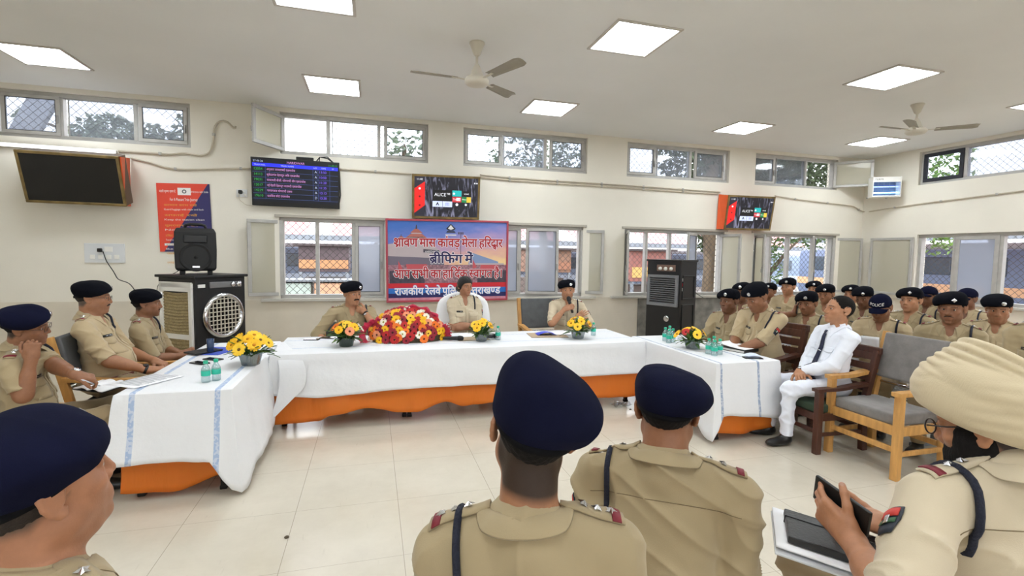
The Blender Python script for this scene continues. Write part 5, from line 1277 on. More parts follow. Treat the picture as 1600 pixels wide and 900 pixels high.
collar(.08, .10, .305, -.30, PI+.25, .1, 1); collar(-.235, .07, .20, PI*.40, PI*1.30, .1, 2, y0=.0); collar(.27, .05, .20, -.5, .8, .1, 3, y0=.02)
mb = MB(); P = []
for i in range(9):
    f = i/8; P.append([(.04+(.36-.06*f*f)*math.cos(a)*math.cos(f*1.45), .02+.18*math.sin(a)*math.cos(f*1.3)+.05*f, .004+.285*math.sin(f*1.5)) for a in [2*PI*j/28 for j in range(28)]])
mb.grid(P, None, True, loop=True); mb.build('foliage', mat('bouquet_greens', (66, 58, 40), .8, var=.4, vscale=40), t)
kk = ['yellow', 'gold', 'orange', 'red', 'crimson', 'white', 'peach', 'red', 'yellow', 'crimson', 'orange', 'gold', 'red', 'crimson']
r = random.Random(12); pts = []
tries = 0
while len(pts) < 98 and tries < 12000:
    tries += 1
    a = r.uniform(PI*.97, 2.03*PI); f = r.uniform(.0, 1)
    p = Vector((.04+.375*math.cos(a)*math.cos(f*1.45), .02+.20*math.sin(a)*math.cos(f*1.3)+.05*f, .028+.295*math.sin(f*1.5)))
    if all((p-q).length > .040 for q in pts): pts.append(p)
for i, p in enumerate(pts):
    nn = Vector(((p.x-.04)*1.0, (p.y-.05)*2.5-.22, (p.z-.08)*1.1+.02)); nn += Vector((r.uniform(-.08, .08), 0, r.uniform(-.08, .08))); put_flower(t, kk[r.randrange(len(kk))], p, nn, r.uniform(.95, 1.35))
# bottles
M_bot = glass_mat('clear_bottle', (226, 238, 240), .16, .04, .10, (220, 235, 238)); M_cap = mat('green_cap', (40, 176, 140), .4); M_lab = mat('teal_label', (46, 186, 158), .45); M_water = glass_mat('water', (214, 230, 234), .12, .02)
def bottle(p, label, grp='small water bottles'):
    t = thing('water_bottle', label, 'bottle', p, RND.uniform(0, 6), grp)
    mb = MB(); mb.lathe([(.024, 0), (.028, .004), (.0285, .035), (.0265, .04), (.0285, .045), (.0285, .088), (.026, .097), (.016, .118), (.0125, .124), (.0125, .134)], n=18); mb.build('bottle_body', M_bot, t)
    mb = MB(); mb.lathe([(.0292, .046), (.0296, .048), (.0296, .078), (.0292, .080)], n=18); mb.build('label', M_lab, t)
    mb = MB(); mb.lathe([(.0145, .128), (.0148, .130), (.0148, .146), (.013, .149), (0, .149)], n=16); mb.build('cap', M_cap, t)
zt_ = TT+.0095
for i, (x, y, lb) in enumerate(((322, 597, 'left one of the two water bottles on the left table'), (338, 594, 'right one of the two water bottles on the left table'), (778, 531, 'water bottle beside the flowers before the woman officer'), (927, 524, 'water bottle beside the flowers before the speaking officer'),
    (1039, 533, 'leftmost bottle of the group behind the flowers on the right table'), (1045, 536, 'front bottle of the group behind the flowers on the right table'), (1051, 535, 'third bottle of the group behind the flowers on the right table'), (1046, 530, 'back bottle of the group behind the flowers on the right table'),
    (1107, 553, 'leftmost bottle of the front group on the right table'), (1116, 556, 'front bottle of the front group on the right table'), (1124, 554, 'rightmost bottle of the front group on the right table'), (1115, 549, 'back bottle of the front group on the right table'))):
    bottle(at_z(x, y, zt_), lb)
# papers, phones, folders
M_paper = mat('paper', (244, 244, 246), .8); M_ink = mat('grey_print', (150, 152, 160), .8); M_glassblk = mat('phone_glass', (14, 14, 16), .12, coat=.3); M_cover2 = mat('black_leather', (24, 23, 24), .45, bump=.15, bscale=120)
def slab(name, label, cat, c, size, rz_, m, bevel=.004, grp=None, rot=None):
    t = thing(name, label, cat, c, rz_, grp, rot=rot); mb = MB(); mb.box((0, 0, size[2]/2), size, bevel=min(bevel, size[2]*.45)); return t, mb
def phone(label, c, rz_, size=(.072, .15, .009), grp='mobile phones'):
    t, mb = slab('mobile_phone', label, 'phone', c, size, rz_, M_glassblk); mb.build('case', M_black, t)
    mb = MB(); mb.box((0, 0, size[2]+.0004), (size[0]*.92, size[1]*.95, .0008)); mb.build('screen', M_glassblk, t); return t
phone('phone lying left of the dark green flower bowl', at_z(487, 531, zt_), 1.4); phone('phone under the fingers of the moustached officer', at_z(512, 528.5, zt_), 1.2)
phone('black phone nearest the bottles on the left table', at_z(312, 568, zt_), .9); phone('black phone beyond the other phone on the left table', at_z(333, 562, zt_), 1.0)
phone('black phone under a crumpled cloth on the right table', at_z(1176, 560, zt_), 1.25, (.08, .16, .010))
def paper(label, c, rz_, size=(.21, .297), n=1, lines=True, name='paper_sheet', curl=.0, grp='paper sheets', tilt=(0, 0)):
    t = thing(name, label, 'paper', c, 0, grp, rot=(tilt[0], tilt[1], rz_))
    mb = MB(); P = [[(size[0]*(i/6-.5), size[1]*(j/6-.5), .0015+curl*(j/6)**2) for j in range(7)] for i in range(7)]; mb.grid(P); o = mb.build('sheet', M_paper, t); solidify(o, .0012*n, 1)
    if lines:
        mb = MB()
        for k in range(14):
            y_ = size[1]*(.42-.06*k); z_ = .0031+.0012*n+curl*(y_/size[1]+.5)**2
            mb.quad([(-size[0]*.42, y_, z_), (size[0]*(.4-.15*(k % 4 == 3)), y_, z_), (size[0]*(.4-.15*(k % 4 == 3)), y_+.006, z_), (-size[0]*.42, y_+.006, z_)])
        mb.build('print', M_ink, t)
    return t
paper('printed sheet lying over the left edge of the left table', at_z(243, 596, zt_)+Vector((-.06, .02, .004)), -.55, (.25, .35))
t, mb = slab('folder', 'blue folder at the far end of the left table', 'folder', at_z(338, 549, zt_), (.24, .33, .008), -.3, None); mb.build('cover', mat('blue_file', (60, 84, 190), .5), t)
t, mb = slab('diary', 'black diary on the blue folder on the left table', 'book', at_z(318, 550, zt_+.008), (.17, .24, .014), -.7, None); mb.build('cover', M_cover2, t)
t = thing('tumbler', 'dark blue tumbler on the diary at the far end of the left table', 'tumbler', at_z(329, 549, zt_+.022)); mb = MB(); mb.lathe([(.026, 0), (.030, .11), (.027, .11), (.023, .006), (0, .006)], n=18); mb.build('wall', mat('blue_tumbler', (44, 62, 92), .2), t)
t, mb = slab('folder', 'brown file with a blue flap in front of the empty-backed chair', 'folder', at_z(855, 524, zt_), (.42, .30, .006), -.12, None); mb.build('cover', mat('manila', (178, 156, 128), .7), t)
mb = MB(); P = [[(-.12+.22*i/6, -.06+.16*j/4, .008+.035*math.sin(PI*i/6)*(1-.3*j/4)) for j in range(5)] for i in range(7)]; mb.grid(P); o = mb.build('flap', mat('blue_file2', (60, 80, 222), .5), t); solidify(o, .001, 1)
paper('white sheets on the brown file before the speaking officer', at_z(875, 521, zt_+.008), -.1, (.24, .20), 2, False, curl=.006)
t, mb = slab('envelope', 'brown envelope under the flowers before the woman officer', 'envelope', at_z(738, 529.5, zt_), (.34, .20, .005), .08, None); mb.build('cover', _M['manila'], t)
paper('white sheets on the table right of the black microphone', at_z(735, 524, zt_), .1, (.24, .20), 2, False)
M_mic = mat('mic_black', (22, 22, 23), .4)
def mic(name, label, M, parent=None):
    t = thing(name, label, 'microphone'); t.matrix_world = M
    mb = MB(); mb.lathe([(0, -.002), (.014, 0), (.017, .02), (.021, .13), (.022, .15)], n=18); mb.build('grip', M_mic, t)
    mb = MB(); mb.lathe([(.022, .15), (.025, .156), (.0275, .175), (.024, .20), (.012, .212), (0, .214)], n=18); mb.build('head', mat('mic_mesh', (40, 40, 42), .6, .5, bump=.5, bscale=400), t)
    return t
p = at_z(708, 529, zt_+.024); mic('microphone', 'black microphone lying on the table right of the bouquet', Matrix.Translation(p+Vector((-.10, .03, .003))) @ Matrix.Rotation(-.25, 4, 'Z') @ Matrix.Rotation(PI/2, 4, 'Y'))
p = at_z(779, 526, zt_+.026); mic('microphone', 'black microphone whose head shows behind the bottle and flowers', Matrix.Translation(p+Vector((-.20, .02, .003))) @ Matrix.Rotation(.05, 4, 'Z') @ Matrix.Rotation(PI/2, 4, 'Y'))
# crumpled cloth on the phone, papers of the heavy officer
t = thing('handkerchief', 'crumpled pale blue cloth on the phone at the end of the right table', 'cloth', at_z(1174, 556, zt_+.012)); mb = MB(); rr = random.Random(9); P = []
for i in range(9):
    P.append([((i/8-.5)*.15, (j/6-.5)*.09, .004+.022*math.sin(PI*i/8)**.7*math.sin(PI*j/6)**.7*(1+.35*math.sin(i*2.1+j*1.7))) for j in range(7)])
mb.grid(P); o = mb.build('folded_cloth', mat('pale_blue_cloth', (206, 216, 236), .9), t); solidify(o, .003, 1); subsurf(o, 1)
p8 = at_z(1152, 547, zt_)
t, mb = slab('file_stack', 'dark file under white sheets in the hands of the heavy officer', 'file', p8, (.24, .30, .030), .3, None); mb.build('cover', M_cover2, t)
mb = MB(); mb.box((0, 0, .016), (.245, .29, .018)); mb.build('pages', mat('page_edges', (206, 204, 200), .8), t)
paper('curling white sheets on the dark file of the heavy officer', p8+Vector((0, 0, .032)), .3, (.22, .29), 4, False, curl=.03)
paper('white sheet beside the flowers on the right table', at_z(1105, 544, zt_), .5, (.2, .28), 1, False)
# litter on the floor
t = thing('plastic_wrapper', 'crumpled clear plastic wrapper on the floor before the right table', 'wrapper', at_z(972, 634, .002)); mb = MB(); rr = random.Random(4); P = [[((i/7-.5)*.22, (j/5-.5)*.16, .004+rr.uniform(0, .035)) for j in range(6)] for i in range(8)]; mb.grid(P, None, False); mb.build('film', glass_mat('clear_film', (240, 244, 246), .35, .05, .1), t)
for x, y, lb in ((985, 640, 'small dark speck of dirt on the floor below the plastic wrapper'), (448, 840, 'small dark speck of dirt on the floor near the left table')):
    t = thing('dirt_speck', lb, 'dirt', at_z(x, y, .001)); mb = MB(); mb.lathe([(.012, 0), (.014, .004), (.008, .009), (0, .010)], n=7); mb.build('crumb', mat('dirt', (84, 74, 60), .9), t)
# ================================================================ PEOPLE
class Sdf:
    """smoothly blended solids sampled on a grid and meshed as one continuous surface"""
    def __init__(s): s.p = []
    def _add(s, f, lo, hi, k, op): s.p.append((f, np.minimum(lo, hi), np.maximum(lo, hi), k, op)); return s
    def cap(s, a, b, ra, rb=None, k=.02, op='u'):
        a = np.array(a, float); b = np.array(b, float); rb = ra if rb is None else rb
        ba = b-a; L = float(ba@ba)+1e-12; m = max(ra, rb)
        def f(X, Y, Z):
            t = np.clip(((X-a[0])*ba[0]+(Y-a[1])*ba[1]+(Z-a[2])*ba[2])/L, 0, 1)
            return np.sqrt((X-a[0]-t*ba[0])**2+(Y-a[1]-t*ba[1])**2+(Z-a[2]-t*ba[2])**2) - (ra+(rb-ra)*t)
        return s._add(f, np.minimum(a, b)-m, np.maximum(a, b)+m, k, op)
    def ell(s, c, r, R=None, k=.02, op='u'):
        c = np.array(c, float); r = np.array(r, float); R = np.eye(3) if R is None else np.array(R)
        e = np.sqrt(((R*r[None, :])**2).sum(1))
        def f(X, Y, Z):
            x, y, z = X-c[0], Y-c[1], Z-c[2]
            q = [R[0, i]*x+R[1, i]*y+R[2, i]*z for i in range(3)]
            k0 = np.sqrt((q[0]/r[0])**2+(q[1]/r[1])**2+(q[2]/r[2])**2); k1 = np.sqrt((q[0]/r[0]**2)**2+(q[1]/r[1]**2)**2+(q[2]/r[2]**2)**2)
            return k0*(k0-1)/np.maximum(k1, 1e-6)
        return s._add(f, c-e, c+e, k, op)
    def box(s, c, h, R=None, rad=.01, k=.02, op='u'):
        c = np.array(c, float); h = np.array(h, float); R = np.eye(3) if R is None else np.array(R)
        e = np.abs(R)@h
        def f(X, Y, Z):
            x, y, z = X-c[0], Y-c[1], Z-c[2]; d = [np.abs(R[0, i]*x+R[1, i]*y+R[2, i]*z)-h[i]+rad for i in range(3)]
            return np.sqrt(sum(np.maximum(v, 0)**2 for v in d))+np.minimum(np.maximum(np.maximum(d[0], d[1]), d[2]), 0)-rad
        return s._add(f, c-e, c+e, k, op)
    def fn(s, f, lo, hi, k=.01, op='u'): return s._add(f, np.array(lo, float), np.array(hi, float), k, op)
    def run(s, h):
        U = [p for p in s.p if p[4] == 'u']
        lo = np.min([p[1] for p in U], 0)-3*h; hi = np.max([p[2] for p in U], 0)+3*h
        n = np.ceil((hi-lo)/h).astype(int)+1
        ax = [(lo[i]+h*np.arange(n[i])).astype(np.float32) for i in range(3)]
        V = np.full(n, .5, np.float32)
        for f, a, b, k, op in s.p:
            m = k+2.5*h
            i0 = np.clip(np.floor((a-m-lo)/h).astype(int), 0, n-1); i1 = np.clip(np.ceil((b+m-lo)/h).astype(int)+1, 1, n)
            sl = tuple(slice(i0[i], i1[i]) for i in range(3))
            d = f(ax[0][sl[0], None, None], ax[1][None, sl[1], None], ax[2][None, None, sl[2]]).astype(np.float32)
            v = V[sl]
            if op == 'u': w_ = np.maximum(k-np.abs(v-d), 0)/k; V[sl] = np.minimum(v, d)-w_*w_*k*.25
            elif op == 's': d = -d; w_ = np.maximum(k-np.abs(v-d), 0)/k; V[sl] = np.maximum(v, d)+w_*w_*k*.25
            else: w_ = np.maximum(k-np.abs(v-d), 0)/k; V[sl] = np.maximum(v, d)+w_*w_*k*.25
        return nets(V, lo, h)
def nets(V, lo, h):
    I = V < 0
    c = [I[:-1, :-1, :-1], I[1:, :-1, :-1], I[:-1, 1:, :-1], I[1:, 1:, :-1], I[:-1, :-1, 1:], I[1:, :-1, 1:], I[:-1, 1:, 1:], I[1:, 1:, 1:]]
    anyi = c[0].copy(); alli = c[0].copy()
    for q in c[1:]: anyi |= q; alli &= q
    A = anyi & ~alli; ix = np.nonzero(A); N = len(ix[0])
    offs = np.array([[0, 0, 0], [1, 0, 0], [0, 1, 0], [1, 1, 0], [0, 0, 1], [1, 0, 1], [0, 1, 1], [1, 1, 1]])
    cv = [V[ix[0]+o[0], ix[1]+o[1], ix[2]+o[2]] for o in offs]
    acc = np.zeros((N, 3)); cnt = np.zeros(N)
    for a, b in ((0, 1), (2, 3), (4, 5), (6, 7), (0, 2), (1, 3), (4, 6), (5, 7), (0, 4), (1, 5), (2, 6), (3, 7)):
        m = (cv[a] < 0) != (cv[b] < 0); t = cv[a][m]/(cv[a][m]-cv[b][m])
        acc[m] += offs[a]+(offs[b]-offs[a])*t[:, None]; cnt[m] += 1
    P = lo + h*(np.stack(ix, 1)+acc/cnt[:, None])
    idm = np.full(A.shape, -1, np.int32); idm[ix] = np.arange(N)
    F = []
    for axn in range(3):
        o1, o2 = [(1, 2), (2, 0), (0, 1)][axn]
        s0 = [slice(None)]*3; s1 = [slice(None)]*3; s0[axn] = slice(0, -1); s1[axn] = slice(1, None)
        a = I[tuple(s0)]; b = I[tuple(s1)]; e = np.nonzero(a != b); e = np.stack(e, 1)
        ok = (e[:, o1] > 0) & (e[:, o2] > 0) & (e[:, o1] < A.shape[o1]) & (e[:, o2] < A.shape[o2]); e = e[ok]
        sgn = a[e[:, 0], e[:, 1], e[:, 2]]
        q = []
        for d1, d2 in ((0, 0), (-1, 0), (-1, -1), (0, -1)):
            f = e.copy(); f[:, o1] += d1; f[:, o2] += d2; q.append(idm[f[:, 0], f[:, 1], f[:, 2]])
        q = np.stack(q, 1); q[~sgn] = q[~sgn][:, ::-1]; F.append(q)
    F = np.concatenate(F); F = F[(F >= 0).all(1)]
    return P, F
def np_mesh(name, P, F, m, parent, wr=None, col=None, smooth_it=1):
    if smooth_it:
        for _ in range(smooth_it):
            S = np.zeros_like(P); C = np.zeros(len(P))
            for a, b in ((0, 1), (1, 2), (2, 3), (3, 0)):
                for u, v in ((F[:, a], F[:, b]), (F[:, b], F[:, a])):
                    for k in range(3): S[:, k] += np.bincount(u, P[v, k], len(P))
                    C += np.bincount(u, minlength=len(P))
            P = P*.5 + .5*S/np.maximum(C, 1)[:, None]
    me = bpy.data.meshes.new(name); me.vertices.add(len(P)); me.loops.add(F.size); me.polygons.add(len(F))
    me.vertices.foreach_set('co', P.astype(np.float32).ravel()); me.loops.foreach_set('vertex_index', F.astype(np.int32).ravel())
    me.polygons.foreach_set('loop_start', np.arange(0, F.size, 4, dtype=np.int32)); me.polygons.foreach_set('loop_total', np.full(len(F), 4, np.int32))
    me.polygons.foreach_set('use_smooth', np.ones(len(F), bool)); me.update(calc_edges=True)
    if wr is not None:
        nn = np.zeros(len(P)*3, np.float32); me.vertex_normals.foreach_get('vector', nn); nn = nn.reshape(-1, 3)
        P = P + nn*wr(P)[:, None]; me.vertices.foreach_set('co', P.astype(np.float32).ravel()); me.update()
    if col is not None:
        at = me.color_attributes.new('skin_tone', 'FLOAT_COLOR', 'POINT'); at.data.foreach_set('color', np.concatenate([col(P), np.ones((len(P), 1))], 1).astype(np.float32).ravel())
    me.materials.append(m)
    o = bpy.data.objects.new(name, me); COL.objects.link(o); o.parent = parent
    return o, P
def mirror(v): return np.array([-v[0], v[1], v[2]])
def nrm(v): v = np.array(v, float); return v/np.linalg.norm(v)
def rotm(yaw=0, pitch=0, roll=0):
    """head/torso turn: yaw to own left +, pitch nod down +, roll tilt to own right +, degrees"""
    return np.array(Matrix.Rotation(math.radians(yaw), 3, 'Z') @ Matrix.Rotation(-math.radians(pitch), 3, 'X') @ Matrix.Rotation(math.radians(roll), 3, 'Y'))
M_skin = bpy.data.materials.new('skin'); M_skin.use_nodes = True
_n = M_skin.node_tree.nodes; _l = M_skin.node_tree.links; _b = _n['Principled BSDF']
_a = _n.new('ShaderNodeVertexColor'); _a.layer_name = 'skin_tone'
_no = _n.new('ShaderNodeTexNoise'); _no.inputs['Scale'].default_value = 45; _no.inputs['Detail'].default_value = 4; _tc = _n.new('ShaderNodeTexCoord'); _l.new(_tc.outputs['Object'], _no.inputs['Vector'])
_mr = _n.new('ShaderNodeMapRange'); _mr.inputs['To Min'].default_value = .82; _mr.inputs['To Max'].default_value = 1.16; _l.new(_no.outputs['Fac'], _mr.inputs[0])
_vm = _n.new('ShaderNodeVectorMath'); _vm.operation = 'SCALE'; _l.new(_a.outputs['Color'], _vm.inputs[0]); _l.new(_mr.outputs[0], _vm.inputs['Scale']); _l.new(_vm.outputs[0], _b.inputs['Base Color'])
_b.inputs['Roughness'].default_value = .48; _b.inputs['Specular IOR Level'].default_value = .4
_n2 = _n.new('ShaderNodeTexNoise'); _n2.inputs['Scale'].default_value = 260; _l.new(_tc.outputs['Object'], _n2.inputs['Vector']); _bp = _n.new('ShaderNodeBump'); _bp.inputs['Strength'].default_value = .12; _bp.inputs['Distance'].default_value = .004; _l.new(_n2.outputs['Fac'], _bp.inputs['Height']); _l.new(_bp.outputs[0], _b.inputs['Normal'])
def cloth(name, c, **k): return mat(name, c, .85, bump=k.get('bump', .10), bscale=k.get('bs', 420), var=k.get('var', .05), vscale=6, sheen=.15, spec=.25)
K1 = cloth('khaki_tan', (182, 163, 130)); K2 = cloth('khaki_olive', (164, 147, 115)); K3 = cloth('khaki_pale', (198, 184, 158)); KT = cloth('khaki_trousers', (156, 137, 106))
M_navy = mat('navy_felt', (17, 19, 40), 1., bump=.2, bscale=500, var=.15, vscale=10, spec=.1); M_navyband = mat('beret_band', (10, 10, 14), .85, spec=.15); M_beretk = mat('black_felt', (14, 15, 22), 1., bump=.2, bscale=500, var=.12, vscale=10, spec=.1)
M_cord = mat('navy_cord', (22, 26, 44), .8, bump=.6, bscale=160); M_hair = mat('black_hair', (20, 17, 16), .8, bump=.25, bscale=300, spec=.2); M_grey = mat('greying_hair', (52, 46, 42), .8, bump=.25, bscale=300, spec=.2)
M_eye = mat('eye_white', (188, 174, 162), .25); M_iris = mat('iris', (34, 22, 16), .1); M_silver = mat('silver_badge', (210, 210, 212), .22, 1.); M_leather = mat('brown_belt', (112, 52, 36), .4, bump=.1); M_shoe = mat('black_shoe', (16, 15, 15), .3, bump=.05); M_shirtw = cloth('white_shirt', (232, 236, 246)); M_trw = cloth('white_trousers', (230, 234, 246)); M_tie = mat('navy_tie', (26, 32, 60), .6, bump=.1)
M_prib = mat('patch_red', (196, 56, 46), .6); M_pgrn = mat('patch_green', (52, 92, 60), .6); M_pdark = mat('patch_dark', (34, 40, 50), .6); M_maroon = mat('ribbon_maroon', (120, 26, 40), .6)
def wrinkle(seed, amp, T=None, o=None):
    r = np.random.RandomState(seed); K = []
    for i in range(7):
        d = r.normal(size=3)*np.array([.55, .5, 1.2]); d /= np.linalg.norm(d); K.append((d*r.uniform(22, 60), r.uniform(0, 6), r.normal(size=3)*14, r.uniform(0, 6), r.uniform(.4, 1.)))
    def f(P):
        s_ = 0
        for k, p, k2, p2, a in K:
            ph = P@k+p+1.8*np.sin(P@k2+p2); mask = np.clip(np.sin(P@(k2*.55)+p*2)+.35, 0, 1)
            s_ = s_ + a*mask*((1-np.abs(np.sin(ph*.5)))**2.5-.25)
        return 1.6*amp*s_
    return f
class Surf:
    def __init__(s, P, F): s.t = BVHTree.FromPolygons([tuple(p) for p in P.tolist()], [tuple(f) for f in F.tolist()])
    def hit(s, o, d, dist=2.):
        l, n, i, q = s.t.ray_cast(Vector(o), Vector(d).normalized(), dist); return (None, None) if l is None else (np.array(l), np.array(n))
def patch(sf, c, u, v, n, w_, h_, nx=6, ny=4, off=.004, reach=.16, shape=None, backlimit=.12):
    """grid of points laid on a garment around c; u,v span it, n points off the body"""
    c, u, v, n = [np.array(q, float) for q in (c, u, v, n)]; P = []
    for j in range(ny+1):
        row = []
        for i in range(nx+1):
            a, b = i/nx*2-1, j/ny*2-1
            if shape: a, b = shape(a, b)
            o = c+u*a*w_/2+v*b*h_/2
            l, nn = sf.hit(o+n*reach, -n, reach+backlimit)
            row.append(Vector((l if l is not None else o)+n*off))
        P.append(row)
    return P
def part_grid(P, name, m, parent, t=.002, sub=0, off=1.):
    mb = MB(); mb.grid(P, m); o = mb.build(name, m, parent, recalc=False)
    solidify(o, t, 0)
    if sub: subsurf(o, sub)
    return o
def hand(S, W, f, n, side, curl=(25, 25, 30, 35), thumb=25, sc=1., spread=4, nails=None, tc=.0):
    """five fingers: f finger direction, n palm-facing direction, side +1 right hand / -1 left; curls in degrees per joint"""
    f = nrm(f); n = np.array(n, float); n = nrm(n-f*(n@f)); sd = np.cross(f, n)*side   # towards the thumb
    R = np.stack([sd, f, n], 1)
    S.box(W+f*.050*sc+n*.002, np.array([.040, .048, .0135])*sc, R, .012*sc, .014)
    S.cap(W-f*.01, W+f*.03*sc, .026*sc, .026*sc, .02)
    S.ell(W+f*.035*sc+sd*.026*sc+n*.008*sc, np.array([.017, .030, .015])*sc, R, .012)
    offs = (.030, .0105, -.0095, -.0285); lens = (.072, .080, .074, .058); rad = (.0088, .0090, .0086, .0076); base = (.088, .092, .088, .080)
    tips = []
    for i in range(4):
        p = W+f*base[i]*sc+sd*offs[i]*sc; a = math.radians((1.5-i)*spread); d0 = f*math.cos(a)+sd*math.sin(a)
        c = curl[i]; ang = 0; q = p; S.cap(W+f*(base[i]-.03)*sc+sd*offs[i]*sc*.9, p, rad[i]*1.12*sc, rad[i]*1.1*sc, .006)
        for s_, (fr, mul) in enumerate(((.45, .9), (.31, 1.15), (.24, .8))):
            ang += math.radians(c*mul); d = d0*math.cos(ang)+n*math.sin(ang); q2 = q+d*lens[i]*fr*sc
            S.cap(q, q2, rad[i]*(1-.10*s_)*sc, rad[i]*(1-.10*(s_+1))*sc, .004); q = q2
        dn = -(n*math.cos(ang)-d0*math.sin(ang)); tips.append((q, dn))
    p = W+f*.022*sc+sd*.032*sc+n*.006; q = p; ang = math.radians(48)-math.radians(thumb)*.2
    d0 = nrm(sd*math.sin(ang)+f*math.cos(ang)+n*.25)
    S.cap(W+f*.01*sc+sd*.015*sc, p, .017*sc, .0145*sc, .010)
    for s_, L_ in enumerate((.036, .032, .024)):
        tn = math.radians(thumb)*(s_*.7); d = nrm(d0*math.cos(tn)+(n*.55+f*.5-sd*.65)*math.sin(tn)); q2 = q+d*L_*sc; S.cap(q, q2, (.0125-.0012*s_)*sc, (.0115-.0014*s_)*sc, .005); q = q2
    tips.append((q, nrm(sd-n*.6)))
    return tips
def ik(S, W, hint, a=.285, b=.25):
    d = W-S; L = np.linalg.norm(d)
    if L > (a+b)*.995: W = S+d/L*(a+b)*.995; d = W-S; L = np.linalg.norm(d)
    if L < abs(a-b)+.06: L2 = abs(a-b)+.06; W = S+d/L*L2; d = W-S; L = L2
    u = d/L; x = (a*a-b*b+L*L)/(2*L); hgt = math.sqrt(max(0, a*a-x*x)); h_ = np.array(hint, float); h_ = h_-u*(h_@u); return S+u*x+nrm(h_)*hgt, W
NAMEPLATE = mat('name_plate_black', (14, 14, 16), .3)
def person(label, X, Y, phi, zt=None, lean=4, side=0, twist=0, head=(0, 0, 0), skin=(146, 100, 72), shirt=K2, fat=.3, hs=1., sw=.178, hat='beret', hatc=None, btilt=14, bdome=1., droop=.5, nape=-.072, seam=False, R=None, L=None, res=.006, sres=.009, hair=M_hair, moustache=0, glasses=False, sleeve=.98, wr=.0035, seed=0, legs=None, trousers=KT, police=True, group=None, beard=0, stars=2, collar=True, detail=True, tie=False, belt=False, woman=False, vneck=True, watch=None, badge=True, patch_on=True, cap_text=None, neckfwd=0., neckz=0., kneey=.40, skirtz=None, hsize=1., bsize=1., age=0, kspread=.13, title=None, face_mod=1., legs_on=True):
    T = rotm(twist, lean, side)
    # solve the seat height from the head-top height asked for
    hp = rotm(*head)
    nb0 = T@np.array([0, -.02+neckfwd, .485]); piv = nb0+T@np.array([0, .010, .03]); hc0 = piv+hp@np.array([0, .012, .105*hs])-np.array([0, 0, neckz]); top = hc0[2]+.118*hs+(.022 if hat in ('beret', 'cap') else .005)
    pz = zt-top; pel = np.array([0, -.02-(T@np.array([0, 0, .30]))[1]*.35, pz])
    # X, Y name where the head is: step back from it to the seat
    off = np.array(Matrix.Rotation(face(phi), 3, 'Z') @ Vector(pel+hc0)); RX, RY = X-off[0], Y-off[1]
    t = thing('person', label, 'person', (RX, RY, 0), face(phi), group); Rzi = np.array(Matrix.Rotation(-face(phi), 3, 'Z'))
    loc = lambda p: Rzi@(np.array(p, float)-np.array([RX, RY, 0]))
    tf = lambda x, y, z: pel+T@np.array([x, y, z], float)
    nb = pel+nb0; hc = pel+hc0; H = hp
    hl = lambda x, y, z: hc+H@(np.array([x, y, z], float)*hs)
    shR, shL = tf(sw, -.005, .408), tf(-sw, -.005, .408)
    B = Sdf()
    # --- body core
    B.ell(tf(0, .0, .30), (.140, .088, .16), T, .05); B.ell(tf(0, .01+.02*fat, .10), (.125+.03*fat, .09+.045*fat, .15), T, .06)
    B.cap(shR*.85+shL*.15, shL*.85+shR*.15, .052, .052, .04)
    for s_ in (-1, 1): B.cap(tf(s_*.05, -.02, .46), tf(s_*.15, -.012, .42), .038, .036, .03)
    # --- neck and head
    nr = (.0515 if woman else .0575)+.010*fat
    B.cap(tf(0, -.015, .43), hl(0, -.020, -.045), nr*1.06, nr*.98, .03)
    B.ell(hl(0, -.012, .030), np.array([.0765, .096, .086])*hs, H, .02)
    jw = (.057 if woman else .063)+.006*fat
    B.ell(hl(0, .024, -.038), np.array([jw, .068, .078])*hs, H, .025)
    for s_ in (-1, 1):
        B.ell(hl(s_*.047, .004, -.060), np.array([.020+.008*fat, .028, .024])*hs, H, .025)
        B.ell(hl(s_*.043, .058, -.018), np.array([.022, .020, .016])*hs, H, .02)
        B.cap(hl(s_*.012, .086, .026), hl(s_*.043, .074, .027), .0085*hs, .008*hs, .016)
    if fat > .45: B.ell(hl(0, .035, -.100), np.array([.045, .04, .024])*hs, H, .03)
    B.ell(hl(0, .077, -.097), np.array([.022, .018, .016])*hs, H, .022)
    for s_ in (-1, 1): B.ell(hl(s_*.031, .099, .007), np.array([.0165, .013, .011])*hs, H, .014, 's')
    B.cap(hl(0, .089, .020), hl(0, .1055, -.026), .0075*hs, .0118*hs, .012); 
    for s_ in (-1, 1): B.ell(hl(s_*.0125, .0945, -.031), np.array([.0095, .010, .0085])*hs, H, .007)
    B.ell(hl(0, .078, -.062), np.array([.030, .018, .020])*hs, H, .02); B.cap(hl(-.018, .087, -.0585), hl(.018, .087, -.0585), .0062*hs, None, .009); B.cap(hl(0, .093, -.0565), hl(0, .0935, -.0565), .0058*hs, None, .010); B.cap(hl(-.014, .0875, -.0695), hl(.014, .0875, -.0695), .0070*hs, None, .009)
    B.ell(hl(0, .103, -.0635), np.array([.026, .011, .0018])*hs, H, .004, 's')
    for s_ in (-1, 1):
        B.cap(hl(s_*.018, .0825, .0135), hl(s_*.044, .0755, .0120), .0062*hs, None, .006); B.cap(hl(s_*.019, .0815, -.0025), hl(s_*.043, .0755, -.0015), .0052*hs, None, .006)
        ep_ = lambda y, z: hl(s_*(.0770-.36*(y-.008)*(1 if y < .008 else 0)-.10*max(0, z-.012)), y-.008, z)
        B.ell(ep_(-.010, .0), np.array([.0050, .017, .028])*hs, H@np.array(Matrix.Rotation(s_*.34, 3, 'Z')), .005)
        ol = [(.008, .006), (.010, .020), (.004, .031), (-.008, .036), (-.021, .031), (-.027, .016), (-.025, -.002), (-.017, -.018), (-.006, -.029), (.003, -.030), (.007, -.020)]
